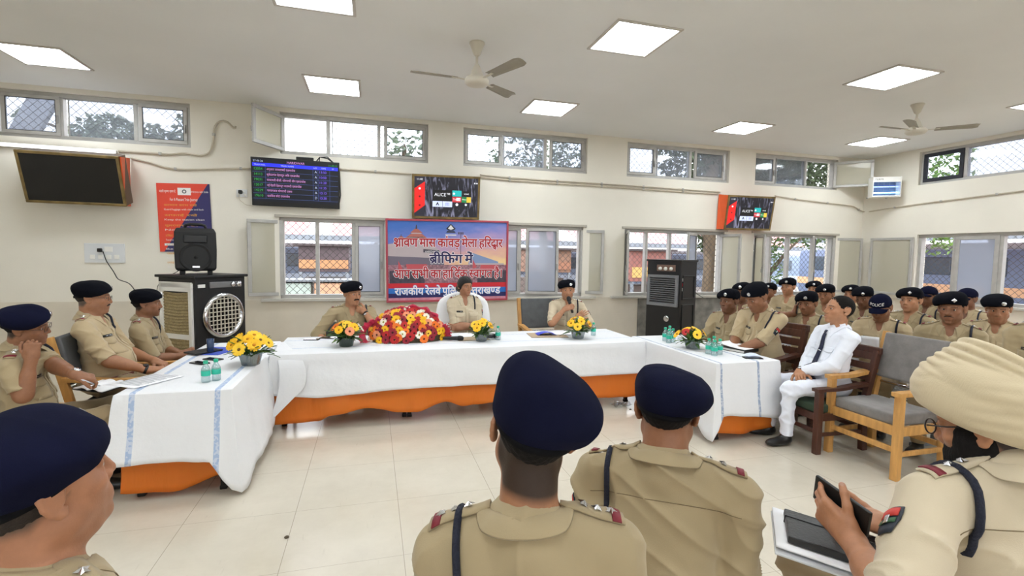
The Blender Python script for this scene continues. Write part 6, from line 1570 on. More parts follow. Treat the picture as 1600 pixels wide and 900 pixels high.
        for (y0, z0), (y1, z1) in zip(ol[:-1], ol[1:]): B.cap(ep_(y0, z0), ep_(y1, z1), .0050*hs, None, .004)
        B.ell(ep_(-.004, -.026), np.array([.0065, .008, .009])*hs, H, .006); B.ell(ep_(.006, -.004), np.array([.006, .005, .007])*hs, H, .006)
    # --- arms
    tips = []; arms = {}
    for nm, sh, d, s_ in (('R', shR, R, 1), ('L', shL, L, -1)):
        d = dict(d or {}); 
        W0 = d.get('w', (.09, .27, .06)); W0 = np.array(W0, float)*np.array([s_ if 'abs' not in d and s_ < 0 else 1, 1, 1])
        W0 = loc(at_d(*d['g'])) if 'g' in d else hl(*d['h']) if 'h' in d else tf(*W0); hint = T@(np.array(d.get('e', (.5, -.6, -.8)))*np.array([s_ if 'abs' not in d and s_ < 0 else 1, 1, 1]))
        E, Wp = ik(sh, W0, hint)
        if 'eg' in d: E = loc(at_d(*d['eg'])); Wp = W0
        ua = .0475+.006*fat
        B.cap(sh, E, ua, .041+.004*fat, .03); B.cap(E, Wp, .041+.004*fat, .0275, .02); B.cap(E+(Wp-E)*.12, E+(Wp-E)*.5, .0435+.004*fat, .036+.003*fat, .02)
        fd = d.get('f'); fd = nrm(Wp-E) if fd is None else T@(np.array(fd, float)*np.array([s_ if 'abs' not in d and s_ < 0 else 1, 1, 1]))
        pn = d.get('n', (0, 0, -1)); pn = T@(np.array(pn, float)*np.array([s_ if 'abs' not in d and s_ < 0 else 1, 1, 1]))
        tips += hand(B, Wp, fd, pn, s_, d.get('c', (28, 30, 32, 34)), d.get('t', 25), hsize, d.get('sp', 4))
        arms[nm] = (sh, E, Wp, nrm(fd), nrm(pn-nrm(fd)*(pn@nrm(fd))))
    sk = np.array(lin(skin)[:3])
    def colour(P):
        q = (P-hc)@H/hs; x, y, z = np.abs(q[:, 0]), q[:, 1], q[:, 2]; C = np.tile(sk, (len(P), 1))
        g = lambda d, w_: np.exp(-(d/w_)**2)[:, None]
        infront = (y > .04)[:, None]
        lip = g(np.sqrt((x/2.6)**2+(z+.0635)**2), .0085)*infront*(.75 if woman else .5); C = C*(1-lip)+lip*(sk*np.array([.92, .55, .52]))
        yb_ = (z-(.0265+.10*(x-.012)*(x < .035)-.12*np.maximum(x-.035, 0))); br = np.exp(-(yb_/.0045)**2)*(x > .010)*(x < .050)*(y > .04); C = C*(1-.85*br[:, None])+.85*br[:, None]*sk*.10
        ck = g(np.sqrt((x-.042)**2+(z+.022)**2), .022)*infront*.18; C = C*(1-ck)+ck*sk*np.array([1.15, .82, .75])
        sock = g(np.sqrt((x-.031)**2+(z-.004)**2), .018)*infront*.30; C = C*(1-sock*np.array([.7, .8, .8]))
        if not woman:
            st = (1/(1+np.exp((z+.040)*190)))*(y > -.005)*(z > -.125)*(z < 0)*(.62 if beard else .20+.05*age); st = st*np.clip((y+.005)*40, 0, 1); st = st[:, None]*np.ones(3); C = C*(1-st)+st*sk*(np.array([.08, .07, .07]) if beard else np.array([.42, .42, .46]))
        lo_ = np.interp(y, [-.2, -.045, -.02, .012, .035], [nape, nape, nape*.55, -.012, .10]); den = np.clip((z-lo_)/.022, 0, 1)*(y < .03)*(x < .088)*.93; den *= ~((x > .071) & (y > -.045) & (y < .02) & (z < .034) & (z > -.04)); hcol = np.array(lin((26, 21, 19))[:3]) if hair is M_hair else np.array(lin((70, 62, 56))[:3])
        C = C*(1-den[:, None])+den[:, None]*hcol
        near = (np.linalg.norm(q, axis=1) < .17)[:, None]
        C = np.where(near, C, sk)
        kn = np.zeros(len(P))
        for tp, dn in tips:
            dd = P-tp; r_ = np.linalg.norm(dd-dn*(dd@dn)[:, None], axis=1); m_ = (r_ < .0058*hsize)*((dd@dn) > .001)*(np.linalg.norm(dd, axis=1) < .013); kn = np.maximum(kn, m_)
        C = C*(1-kn[:, None])+kn[:, None]*(sk*.5+np.array([.36, .24, .20])*.6)
        return C
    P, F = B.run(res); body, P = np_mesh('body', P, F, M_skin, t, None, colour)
    bs = Surf(P, F)
    # --- shirt
    G = Sdf()
    G.ell(tf(0, .002, .29), (.163, .112, .185), T, .06); G.ell(tf(0, .02+.035*fat, .115), (.148+.035*fat, .112+.055*fat, .165), T, .07); G.ell(tf(0, .0+.02*fat, .0), (.155+.03*fat, .122+.045*fat, .12), T, .06)
    G.cap(shR*.84+shL*.16, shL*.84+shR*.16, .060, .060, .05); 
    for s_ in (-1, 1): G.cap(tf(s_*.045, -.02, .468), tf(s_*.15, -.012, .43), .040, .047, .035)
    G.cap(tf(0, -.032, .43), tf(0, -.030, .478), nr+.016, nr+.010, .02)
    if woman:
        for s_ in (-1, 1): G.ell(tf(s_*.07, .085, .27), (.065, .055, .06), T, .05)
    G.fn(lambda X_, Y_, Z_: -((X_-pel[0])*T[0, 2]+(Y_-pel[1])*T[1, 2]+(Z_-pel[2])*T[2, 2]+.035), np.minimum(pel, pel)-.4, pel+.9, .012, 'i')
    if vneck:
        Rv = T@np.array(Matrix.Rotation(.35, 3, 'X')); G.ell(tf(0, .085, .455), (.030, .055, .072), Rv, .01, 's')
    slv = {}
    for nm in ('R', 'L'):
        sh, E, Wp, _, _ = arms[nm]; r0 = .060+.008*fat; k = .022
        if sleeve <= 1:
            e = sh+(E-sh)*sleeve; dr = nrm(E-sh)
            def f(X_, Y_, Z_, a=np.array(sh), b=np.array(e), d=dr, r0=r0):
                ba = b-a; L_ = ba@ba; tt = ((X_-a[0])*ba[0]+(Y_-a[1])*ba[1]+(Z_-a[2])*ba[2])/L_; tc_ = np.clip(tt, 0, 1.3)
                rr = r0+(.058+.006*fat-r0)*np.clip(tt, 0, 1)+.003*(np.clip(tt, .86, 1)-.86)/.14
                return np.maximum(np.sqrt((X_-a[0]-tc_*ba[0])**2+(Y_-a[1]-tc_*ba[1])**2+(Z_-a[2]-tc_*ba[2])**2)-rr, (tt-1)*math.sqrt(L_))
            G.fn(f, np.minimum(sh, e)-.08, np.maximum(sh, e)+.08, k); slv[nm] = (e, dr)
        else:
            G.cap(sh, E, r0, .056+.005*fat, k); e = E+(Wp-E)*(sleeve-1); dr = nrm(Wp-E)
            def f(X_, Y_, Z_, a=np.array(E), b=np.array(e)):
                ba = b-a; L_ = ba@ba; tt = ((X_-a[0])*ba[0]+(Y_-a[1])*ba[1]+(Z_-a[2])*ba[2])/L_; tc_ = np.clip(tt, 0, 1.3)
                rr = .056+.005*fat-.014*np.clip(tt, 0, 1)*(sleeve-1)
                return np.maximum(np.sqrt((X_-a[0]-tc_*ba[0])**2+(Y_-a[1]-tc_*ba[1])**2+(Z_-a[2]-tc_*ba[2])**2)-rr, (tt-1)*math.sqrt(L_))
            G.fn(f, np.minimum(E, e)-.07, np.maximum(E, e)+.07, .03)
    P, F = G.run(sres); sho, P = np_mesh('shirt', P, F, shirt, t, wrinkle(seed+5, wr), None)
    sf = Surf(P, F); upv, fwv, rtv = T[:, 2], T[:, 1], T[:, 0]
    # --- trousers and shoes
    kn_y = kneey
    D = Sdf(); lg = legs or {}
    D.ell(pel+np.array([0, -.0, -.02]), (.168+.02*fat, .135+.03*fat, .115), None, .05)
    sz = max(.05, pz-.09)
    fx = []
    for s_ in (-1, 1):
        l_ = lg.get('R' if s_ > 0 else 'L', {})
        hip = pel+np.array([s_*.09, .03, -.035]); kn = np.array(l_.get('k', (s_*kspread, kn_y, max(.42, sz+.03)))); an = np.array(l_.get('a', (s_*kspread*1.0, kn_y+.0, .085)))
        D.cap(hip, kn, .086+.01*fat, .064, .05); D.cap(kn, an+np.array([0, 0, .02]), .066, .052, .03); fx.append((kn, an, l_.get('d', (s_*.15, 1, 0))))
    D.fn(lambda X_, Y_, Z_: (.0*X_+.0*Y_+.085-Z_), (-1, -1, -.2), (1, 1.5, 2), .004, 'i')
    if legs_on:
        P2, F2 = D.run(max(sres, .010)); np_mesh('trousers', P2, F2, trousers, t, wrinkle(seed+9, wr*1.2), None)
        for kn, an, dd in fx:
            Q = Sdf(); dd = nrm(dd); Rs = np.stack([np.cross(dd, (0, 0, 1)), dd, np.array([0, 0, 1.])], 1)
            Q.ell(np.array([an[0], an[1], .045])+dd*.015, (.036, .07, .042), Rs, .03); Q.ell(np.array([an[0], an[1], .036])+dd*.115, (.044, .09, .034), Rs, .04); Q.cap(np.array([an[0], an[1], .06]), np.array([an[0], an[1], .115]), .040, .040, .03)
            Q.fn(lambda X_, Y_, Z_: .004-Z_+0*X_+0*Y_, (-2, -2, -1), (2, 2, 1), .004, 'i')
            P3, F3 = Q.run(.008); np_mesh('shoe', P3, F3, M_shoe, t)
    G_ = None
    # --- collar
    if collar:
        rows = [[], [], [], []]; nU = 28; op = 26 if vneck else 12
        for i in range(nU+1):
            a = math.radians(op+(360-2*op)*i/nU); sa, ca = math.sin(a), math.cos(a); rn = nr+.008
            ht = (.012+.032*(1-ca)/2)
            top_ = tf(rn*sa*1.02, -.015+rn*ca*1.0, .485+ht-.012); inn = tf((rn-.004)*sa, -.015+(rn-.004)*ca, .485+ht-.035)
            e = min(i, nU-i)/nU
            if e < .16:
                f_ = 1-e/.16; sx = 1 if sa > 0 else -1
                oo = tf(sx*(.088-.030*f_), .35, .455-.075*f_); l, n_ = sf.hit(oo, -fwv, .5); out = (l if l is not None else tf(sx*.06, .11, .455-.075*f_))+fwv*.006
            else:
                ro = nr+.030+.010*abs(sa)+.014*max(0, ca); l, n_ = sf.hit(tf(ro*sa, -.02+ro*ca, .62), -upv, .3); out = (l if l is not None else tf(ro*sa, -.02+ro*ca, .46))
                low = (out-pel)@upv; out = out+upv*(max(0, .466-low)+.004)+(rtv*sa+fwv*ca)*.004
            mid = top_*.5+out*.5+(rtv*sa+fwv*ca)*.006+upv*.004
            for r_, p_ in zip(rows, (inn, top_, mid, out)): r_.append(Vector(p_))
        part_grid(rows, 'collar', shirt, t, .0022, 1)
    if detail:
        # placket and pockets
        Pk = patch(sf, tf(0, .12, .19), rtv, upv, fwv, .030, .36, 2, 14, .0025); part_grid(Pk, 'placket', shirt, t, .0015)
        for s_ in (-1, 1):
            part_grid(patch(sf, tf(s_*.083, .10, .245), rtv, upv, fwv, .105, .12, 6, 6, .003, shape=lambda a, b: (a*(1 if b > -.9 else .9), b)), 'pocket', shirt, t, .002)
            part_grid(patch(sf, tf(s_*.083, .11, .292), rtv, upv, fwv, .112, .044, 6, 3, .0065, shape=lambda a, b: (a, b-(.5*(1-abs(a)) if b < 0 else 0))), 'pocket_flap', shirt, t, .002)
        if police:
            np_ = part_grid(patch(sf, tf(.083, .11, .328), rtv, upv, fwv, .074, .017, 4, 1, .008), 'name_plate', NAMEPLATE, t, .003)
            tx = patch(sf, tf(.083, .11, .328), rtv, upv, fwv, .052, .004, 8, 1, .0105); part_grid(tx, 'name_line', M_silver, np_, .0005)
    if seam:
        pts = []
        for i in range(31):
            f_ = i/15-1; l, n_ = sf.hit(tf(f_*sw*1.02, -.5, .372-.015*f_*f_), fwv, .7)
            if l is not None: pts.append(Vector(l+n_*.0004))
        mb = MB(); mb.tube(pts, .0013, n=5); mb.build('yoke_seam', mat('seam_shade', (120, 104, 78), .9), t)
    if police:
        for s_ in (-1, 1):
            # shoulder strap from collar to sleeve
            c_ = tf(s_*(.075+sw+.01)/2*1.03, -.012, .47)
            Pe = patch(sf, c_, rtv*s_, fwv, upv, sw-.055, .052, 8, 4, .006, .2, lambda a, b: (a, b*(1-.18*(1-a)/2)), .25); ep = part_grid(Pe, 'epaulette', shirt, t, .005)
            Pb = patch(sf, tf(s_*(sw+.003), -.012, .46), rtv*s_, fwv, upv, .018, .056, 2, 4, .0105, .2, None, .25); rb = part_grid(Pb, 'rank_ribbon', M_maroon, ep, .003)
            for k in range(stars):
                f_ = (-.25+.42*k); l, n_ = sf.hit(tf(s_*((.075+sw+.01)/2+f_*(sw-.055)/2*1.1), -.012, .66), -upv, .4)
                if l is None: continue
                mb = MB(); q = Vector(n_).to_track_quat('Z', 'Y').to_matrix().to_4x4(); Mx = Matrix.Translation(Vector(l+n_*.0105)) @ q; rr_ = .0135
                ct = mb.bm.verts.new(Mx @ Vector((0, 0, .007))); ring = [mb.bm.verts.new(Mx @ Vector((rr_*(1 if i % 2 == 0 else .52)*math.cos(i*PI/5), rr_*(1 if i % 2 == 0 else .52)*math.sin(i*PI/5), 0))) for i in range(10)]
                for i in range(10): mb.bm.faces.new((ring[i], ring[(i+1) % 10], ct))
                mb.bm.faces.new(ring[::-1]); mb.build('rank_star', M_silver, ep)
        # lanyard round the left shoulder
        C_ = shL+rtv*.045-upv*.02; pts = []
        for i in range(30):
            al = 2*PI*i/30; d = upv*math.cos(al)+fwv*math.sin(al); l, n_ = sf.hit(C_+d*.35, -d, .35)
            if l is None: l = C_+d*.06
            if math.cos(al) < -.3: l = C_+d*min(np.linalg.norm(l-C_), .085)
            pts.append(Vector(l+d*.008))
        mb = MB(); mb.tube(pts, .0082, n=8, closed=True); mb.build('lanyard', M_cord, t)
        if patch_on:
            sh, E, _, _, _ = arms['L']; ax = nrm(E-sh); lat = nrm(-rtv*1.0-ax*(ax@(-rtv))); c_ = sh+(E-sh)*.42+lat*.04; u_ = np.cross(ax, lat)
            shp = lambda a, b: (a*(1-.35*max(0, b)), b)
            bp_ = part_grid(patch(sf, c_, u_, ax, lat, .062, .070, 6, 6, .004, .15, shp), 'shoulder_patch', M_pdark, t, .002)
            part_grid(patch(sf, c_-ax*.019, u_, ax, lat, .054, .022, 6, 2, .007, .15), 'patch_field', M_prib, bp_, .001); part_grid(patch(sf, c_+ax*.004, u_, ax, lat, .050, .012, 6, 2, .007, .15), 'patch_field', M_pgrn, bp_, .001)
            part_grid(patch(sf, c_, u_, ax, lat, .018, .022, 4, 4, .0085, .15), 'patch_emblem', M_silver, bp_, .001)
    if tie:
        kx = patch(sf, tf(0, .13, .435), rtv, upv, fwv, .032, .034, 3, 3, .012, .2, lambda a, b: (a*(.75+.25*b), b)); part_grid(kx, 'tie_knot', M_tie, t, .010, 1)
        tb = patch(sf, tf(.0, .13, .20), rtv, upv, fwv, .072, .44, 3, 14, .008, .2, lambda a, b: (a*(.98-.45*(b+1)/2)*(1 if b > -.93 else .25), b)); tt_ = part_grid(tb, 'tie', M_tie, t, .003)
        part_grid(patch(sf, tf(.0, .13, .27), rtv, upv, fwv, .040, .006, 3, 1, .012, .2), 'tie_pin', M_silver, tt_, .002)
    if belt:
        ring = [[], []]
        for i in range(41):
            a = 2*PI*i/40; d = rtv*math.sin(a)+fwv*math.cos(a)
            for j, zz in enumerate((-.022, .020)):
                o_ = tf(0, .01, zz); l, n_ = sf.hit(o_+d*.5, -d, .5); ring[j].append(Vector((l if l is not None else o_+d*.2)+d*.006))
        bl = part_grid(ring, 'belt', M_leather, t, .004); l, n_ = sf.hit(tf(0, .5, 0), -fwv, .6)
        if l is not None: mb = MB(); mb.box(Vector(l+fwv*.012), (.055, .01, .042), bevel=.004); mb.build('buckle', M_silver, bl)
    # --- face parts
    for s_ in (-1, 1):
        mb = MB(); Mx = Matrix.Translation(Vector(hl(s_*.0315, .0738, .0055))) @ Matrix(H.tolist()).to_4x4() @ Matrix.Rotation(-PI/2, 4, 'X'); r_ = .0124*hs
        mb.lathe([(0, r_)]+[(r_*math.sin(a), r_*math.cos(a)) for a in (.2, .50, .58)], M_iris, 14, M=Mx); mb.lathe([(r_*math.sin(a), r_*math.cos(a)) for a in (.58, .8, 1.3, 2.0, 2.8)]+[(0, -r_)], M_eye, 14, M=Mx); mb.build('eye', None, t)
    if moustache:
        mb = MB(); th = .0065*moustache; pts = []
        for x_, z_, r_ in ((-.031, -.056, .25), (-.024, -.051, .8), (-.012, -.0465, 1.05), (0, -.0455, .8), (.012, -.0465, 1.05), (.024, -.051, .8), (.031, -.056, .25)):
            l, n_ = bs.hit(hl(x_, .25, z_), -H[:, 1], .4); pts.append((Vector(l+H[:, 1]*.001), th*r_) if l is not None else (Vector(hl(x_, .095, z_)), th*r_))
        mb.tube([p_ for p_, _ in pts], [r_ for _, r_ in pts], n=8); mb.build('moustache', hair, t)
    if glasses:
        mb = MB(); 
        for s_ in (-1, 1):
            lp = [Vector(hl(s_*.033+.0245*math.copysign(abs(math.cos(a))**.7, math.cos(a)), .103-.10*max(0, abs(s_*.033+.0245*math.cos(a))-.03), .004+.0165*math.copysign(abs(math.sin(a))**.7, math.sin(a)))) for a in [2*PI*i/20 for i in range(20)]]
            mb.tube(lp, .0014, n=6, closed=True); mb.tube([Vector(hl(s_*.057, .098, .010)), Vector(hl(s_*.078, .05, .010)), Vector(hl(s_*.083, -.012, .012))], .0015, n=6)
        mb.tube([Vector(hl(-.009, .106, .008)), Vector(hl(0, .112, .010)), Vector(hl(.009, .106, .008))], .0013, n=6)
        mb.build('spectacles', mat('spectacle_rim', (60, 52, 50), .3, .6), t)
    if watch:
        sh, E, Wp, fd, pn = arms[watch]; ax = nrm(Wp-E); q = Vector(ax).to_track_quat('Z', 'Y').to_matrix().to_4x4(); Mx = Matrix.Translation(Vector(Wp-ax*.012)) @ q
        mb = MB(); mb.lathe([(.031, -.010), (.034, -.009), (.034, .009), (.031, .010)], M=Mx, n=20); wt_ = mb.build('wristwatch', M_black, t)
        mb = MB(); qq = Vector(-pn).to_track_quat('Z', 'Y').to_matrix().to_4x4(); mb.lathe([(.0, .040), (.017, .040), (.019, .036), (.019, .030)], M=Matrix.Translation(Vector(Wp-ax*.012)) @ qq, n=18); mb.build('watch_face', M_silver if watch == 'L' else M_black, wt_)
    # --- hair and hats
    if hat != 'turban':
        A = Sdf(); A.ell(hl(0, -.018, .030), np.array([.0805, .100, .092 if not woman else .096])*hs*(.985 if hat else 1), H, .01)
        if woman:
            A.ell(hl(0, -.012, .034), np.array([.088, .104, .093])*hs, H, .01); A.ell(hl(.02, -.105, -.040), np.array([.050, .045, .045])*hs, H, .02); A.ell(hl(.0, -.040, -.015), np.array([.088, .070, .075])*hs, H, .03)
            A.cap(hl(0, .09, .10), hl(0, -.02, .135), .004, None, .012, 's')
        def zl(X_, Y_, Z_):
            x, y, z = X_-hc[0], Y_-hc[1], Z_-hc[2]; q0 = (H[0, 0]*x+H[1, 0]*y+H[2, 0]*z)/hs; q1 = (H[0, 1]*x+H[1, 1]*y+H[2, 1]*z)/hs; q2 = (H[0, 2]*x+H[1, 2]*y+H[2, 2]*z)/hs
            lim = np.interp(q1, [-.2, -.055, -.030, .005, .03, .065, .1], [-.070, -.066, -.035, .010, .016, .068, .085] if not woman else [-.12, -.1, -.085, -.045, .000, .046, .066])
            return (lim-q2)*hs*.8
        A.fn(zl, hc-.3, hc+.3, .006, 'i')
        P3, F3 = A.run(max(.0045, res*.8)); np_mesh('hair', P3, F3, mat('long_black_hair', (18, 15, 14), .5, bump=.6, bscale=90, spec=.4, stretch=(3, 1, 3)) if woman else hair, t, lambda P_: .0012*np.sin(P_@np.array([310., 190, 90]))*np.sin(P_@np.array([70., -260, 130])))
    if hat == 'beret':
        A = Sdf(); bc = hatc or M_beretk; Rb = H@np.array(Matrix.Rotation(math.radians(btilt), 3, 'Y'))@np.array(Matrix.Rotation(math.radians(-6), 3, 'X')); z_ = bsize
        A.ell(hl(0, -.010, .040), np.array([.0862, .1065, .070])*hs, H, .02)
        A.ell(hl(.004, -.013, .060), np.array([.0935, .1140, .066*bdome])*hs*z_, H, .03)
        A.ell(hl(.020, -.012, .072), np.array([.100, .116, .048*bdome])*hs*z_, Rb, .03)
        if droop > 0: A.ell(hl(.056+.018*droop, -.016, .060-.006*droop), np.array([.046, .088, .040+.006*droop])*hs*z_, Rb, .04)
        A.ell(hl(-.030, .020, .088+.05*(bdome-1)), np.array([.050, .062, .036*bdome])*hs*z_, Rb, .04)
        def cut(X_, Y_, Z_):
            x, y, z = X_-hc[0], Y_-hc[1], Z_-hc[2]; q0 = (H[0, 0]*x+H[1, 0]*y+H[2, 0]*z)/hs; q1 = (H[0, 1]*x+H[1, 1]*y+H[2, 1]*z)/hs; q2 = (H[0, 2]*x+H[1, 2]*y+H[2, 2]*z)/hs
            return (.030+.24*q1-.12*q0*(q0 > 0)-.55*np.maximum(q0-.075, 0)-q2)*hs
        A.fn(cut, hc-.3, hc+.3, .010, 'i')
        P3, F3 = A.run(max(.0045, res*.85)); bo, P3 = np_mesh('beret', P3, F3, bc, t, wrinkle(seed+31, .0016), None, 2); bt = Surf(P3, F3)
        rows = [[], []]
        for i in range(41):
            a = 2*PI*i/40
            for j, dz in enumerate((.0, .014)):
                x_, y_ = .0868*math.sin(a), -.010+.1062*math.cos(a); rows[j].append(Vector(hl(x_*(1-.35*dz), y_, .030+.24*y_-.12*max(x_, 0)+dz-.003)))
        part_grid(rows, 'beret_band', M_navyband, bo, .004*hs)
        if badge:
            l, n_ = bt.hit(hl(-.032, .3, .082), -H[:, 1], .4)
            if l is not None:
                mb = MB(); q = Vector(n_*.6+H[:, 1]*.4).to_track_quat('Z', 'Y').to_matrix().to_4x4(); mb.lathe([(.018, 0), (.0185, .002), (.010, .006), (0, .007)], n=8 if badge != 'd' else 4, M=Matrix.Translation(Vector(l)) @ q, smooth=False); mb.build('cap_badge', M_silver, bo)
    if hat == 'cap':
        A = Sdf(); A.ell(hl(0, -.008, .046), np.array([.090, .112, .088])*hs, H, .02)
        def cut(X_, Y_, Z_):
            x, y, z = X_-hc[0], Y_-hc[1], Z_-hc[2]; q1 = (H[0, 1]*x+H[1, 1]*y+H[2, 1]*z)/hs; q2 = (H[0, 2]*x+H[1, 2]*y+H[2, 2]*z)/hs; return (.026+.16*q1-q2)*hs
        A.fn(cut, hc-.3, hc+.3, .006, 'i')
        P3, F3 = A.run(max(.0045, res*.85)); bo, P3 = np_mesh('cap', P3, F3, M_navy, t, None, None, 2); bt = Surf(P3, F3)
        P_ = [[Vector(hl(.080*math.sin(a)*(1-.12*k/5), .03+.072*math.cos(a)+.075*k/5*math.cos(a)**.7, .048-.022*(k/5)**1.5-.030*math.sin(a)**2)) for a in [(-1.45+2.9*i/16) for i in range(17)]] for k in range(6)]
        part_grid(P_, 'cap_peak', M_navy, bo, .003, 1)
        if cap_text:
            mb = MB(); bm = text_mesh(cap_text, .034*hs); xs = [v.co.x for v in bm.verts]; cx = (min(xs)+max(xs))/2; bmesh.ops.triangulate(bm, faces=bm.faces); bmesh.ops.subdivide_edges(bm, edges=bm.edges, cuts=1)
            for v in bm.verts:
                o_ = hl((cx-v.co.x)/hs*1.0, .35, .066+v.co.y/hs); l, n_ = bt.hit(o_, -H[:, 1], .5); v.co = Vector((l if l is not None else hl((cx-v.co.x)/hs, .10, .07))+H[:, 1]*.0025)
            add_bm(mb, bm, M_white, Matrix.Identity(4)); mb.build('cap_lettering', M_white, bo, recalc=False)
    return dict(root=t, loc=loc, tf=tf, hl=hl, arms=arms, sf=sf, T=T, H=H, hc=hc, pel=pel, pz=pz, bs=bs, res=res)
def P(label, px_, py_, Y, phi, **k):
    p = at_y(px_, py_, Y); return person(label, p.x, Y, phi, p.z, **k)
def wmat(pr, W, f, n, s_):
    """world frame of a hand: x towards the thumb, y along the fingers, z out of the palm"""
    sd = np.cross(f, n)*s_; M = Matrix((Vector(sd), Vector(f), Vector(n))).transposed().to_4x4(); M.translation = Vector(W)
    r = pr['root']; return Matrix.Translation(r.location) @ r.rotation_euler.to_matrix().to_4x4() @ M
S1, S2, S3, S4 = (160, 112, 82), (142, 97, 70), (178, 128, 96), (122, 83, 61)
GA, GB = 'officers at the left table', 'listeners on the benches'
# --- left table
P_CHEEK = a = P('officer resting his cheek on his fist at the near end of the left table', 40, 475, 3.75, 76, lean=10, side=6, head=(-2, 8, 14), fat=.75, sw=.19, skin=S2, shirt=K2, hatc=M_navy, glasses=True, res=.0048, sres=.007, wr=.006, seed=1, btilt=8, sleeve=.84,
  R=dict(g=(49, 561, 2.95), eg=(36, 618, 2.93), f=(-.16, -.12, 1), n=(-.95, .15, -.15), c=(68, 72, 74, 76), t=35), L=dict(g=(126, 590, 3.02), e=(.8, -.2, -.7), f=(.25, .95, -.25), n=(.1, -.3, -1), c=(40, 48, 55, 60), t=45), watch='L', age=1, legs=dict(R=dict(k=(.15, .44, .50)), L=dict(k=(-.12, .44, .50))))
W1 = a
P_SPEC = b = P('officer in spectacles and brown belt, middle of the three at the left table', 145, 437, 4.48, 84, lean=-6, head=(6, 4, 0), fat=.95, sw=.195, skin=S1, shirt=K1, glasses=True, moustache=.9, hair=M_grey, belt=True, res=.0048, sres=.007, wr=.006, seed=2, btilt=6, hatc=M_beretk,
  R=dict(w=(.19, .34, .04), e=(.6, -.6, -.6), f=(-.2, .95, -.1), n=(-.2, 0, -1), c=(6, 30, 40, 45), t=20), L=dict(w=(.14, .30, .05), e=(.7, -.6, -.6), c=(30, 34, 36, 40)), watch='R', age=2)
P_CLASP = c = P('officer in black beret with clasped hands, farthest of the three at the left table', 229, 450, 5.15, 86, lean=4, head=(8, 4, 0), fat=.35, skin=S2, shirt=K2, moustache=.6, res=.005, sres=.007, wr=.006, seed=3, btilt=6, age=2,
  R=dict(w=(.02, .31, .155), e=(.8, -.3, -.8), f=(-.5, .85, 0), n=(-.8, -.4, -.2), c=(50, 52, 55, 58), t=30), L=dict(w=(.01, .30, .165), e=(.8, -.3, -.8), f=(.5, .85, .1), n=(.8, -.4, -.2), c=(50, 52, 55, 58), t=30))
# --- back table
P_MOUST = d = P('moustached officer in beret with his hand at his chin, behind the dark green flower bowl', 551, 438.5, 5.85, 172, lean=6, head=(22, 6, 0), fat=.8, sw=.20, skin=S3, shirt=K2, moustache=1.35, res=.005, sres=.0075, wr=.006, seed=4, hs=1.06, btilt=12, sleeve=1.22,
  R=dict(w=(.255, .26, .075), e=(.9, -.3, -.4), f=(-.1, .95, -.3), n=(0, -.2, -1), c=(20, 22, 25, 28), t=15), L=dict(h=(-.085, .120, -.185), e=(.9, .2, -.9), f=(-.80, .02, .42), n=(.1, -.9, .35), c=(50, 55, 58, 62), t=40), watch='L')
P_WOMAN = e = P('woman officer with folded arms and dark tied-back hair, in front of the white covered chair', 727, 432, 5.88, 176, lean=2, head=(16, 5, 0), fat=.05, sw=.158, skin=(166, 118, 90), shirt=K3, woman=True, hat=None, res=.005, sres=.0075, wr=.005, seed=5, hs=.97, stars=3,
  R=dict(w=(-.10, .205, .165), e=(.8, .25, -.8), abs=1, f=(-1, .12, .25), n=(0, -.6, -.6), c=(20, 24, 28, 30)), L=dict(w=(.10, .175, .135), e=(-.8, .25, -.8), abs=1, f=(1, .05, .2), n=(0, -1, 0), c=(30, 34, 36, 40)), watch='R')
f = P('officer in beret speaking into a black microphone at the right of the back table', 887, 436, 5.80, 194, lean=8, head=(-4, 3, 0), fat=.1, sw=.175, skin=S3, shirt=K3, res=.005, sres=.0075, wr=.005, seed=6, btilt=10, stars=3, beard=0, age=1,
  R=dict(w=(.045, .175, .425), e=(.7, .5, -.9), f=(-.8, .2, .35), n=(-.1, -.55, -.6), c=(62, 66, 70, 74), t=45), L=dict(w=(.10, .235, .33), e=(.8, .2, -.9), f=(.55, .25, .55), n=(.5, -.7, .1), c=(26, 30, 34, 40), t=20, sp=7), watch='L')
sh, E_, Wp, fd, pn = f['arms']['R']; M = wmat(f, Wp, fd, pn, 1)
mo = Vector(f['root'].matrix_basis @ Vector(f['hl'](0, .125, -.060))); hp_ = M @ Vector((0, .070, .028)); ax = (mo-hp_).normalized()
mic('microphone', 'black microphone held to the mouth of the speaking officer', Matrix.Translation(mo-ax*.215) @ ax.to_track_quat('Z', 'Y').to_matrix().to_4x4())
# --- right table
g = P('officer in black beret looking left, nearest the flowers on the right table', 1140, 450, 4.60, 252, lean=6, head=(-6, 4, 0), fat=.6, sw=.185, skin=S4, shirt=K2, res=.005, sres=.007, wr=.006, seed=7, hs=1.05, btilt=10, R=dict(w=(.10, .34, .10), e=(.7, -.4, -.6), f=(-.4, .9, -.1)), L=dict(w=(.02, .36, .09), e=(.9, -.3, -.6), f=(.6, .8, -.05)))
P_HEAVY = h = P('heavy officer in black beret bending his head over papers at the right table', 1183, 441, 4.05, 262, lean=14, head=(-4, 26, 0), fat=1.1, sw=.205, skin=S2, shirt=K1, res=.005, sres=.007, wr=.006, seed=8, hs=1.10, btilt=6, glasses=False, R=dict(w=(.03, .40, .165), e=(.8, -.3, -.6), f=(-.4, .9, -.1)), L=dict(w=(-.02, .40, .185), e=(.9, -.2, -.6), f=(.1, 1, -.1), n=(.8, 0, -.6), c=(40, 45, 50, 54), t=30), watch='L')
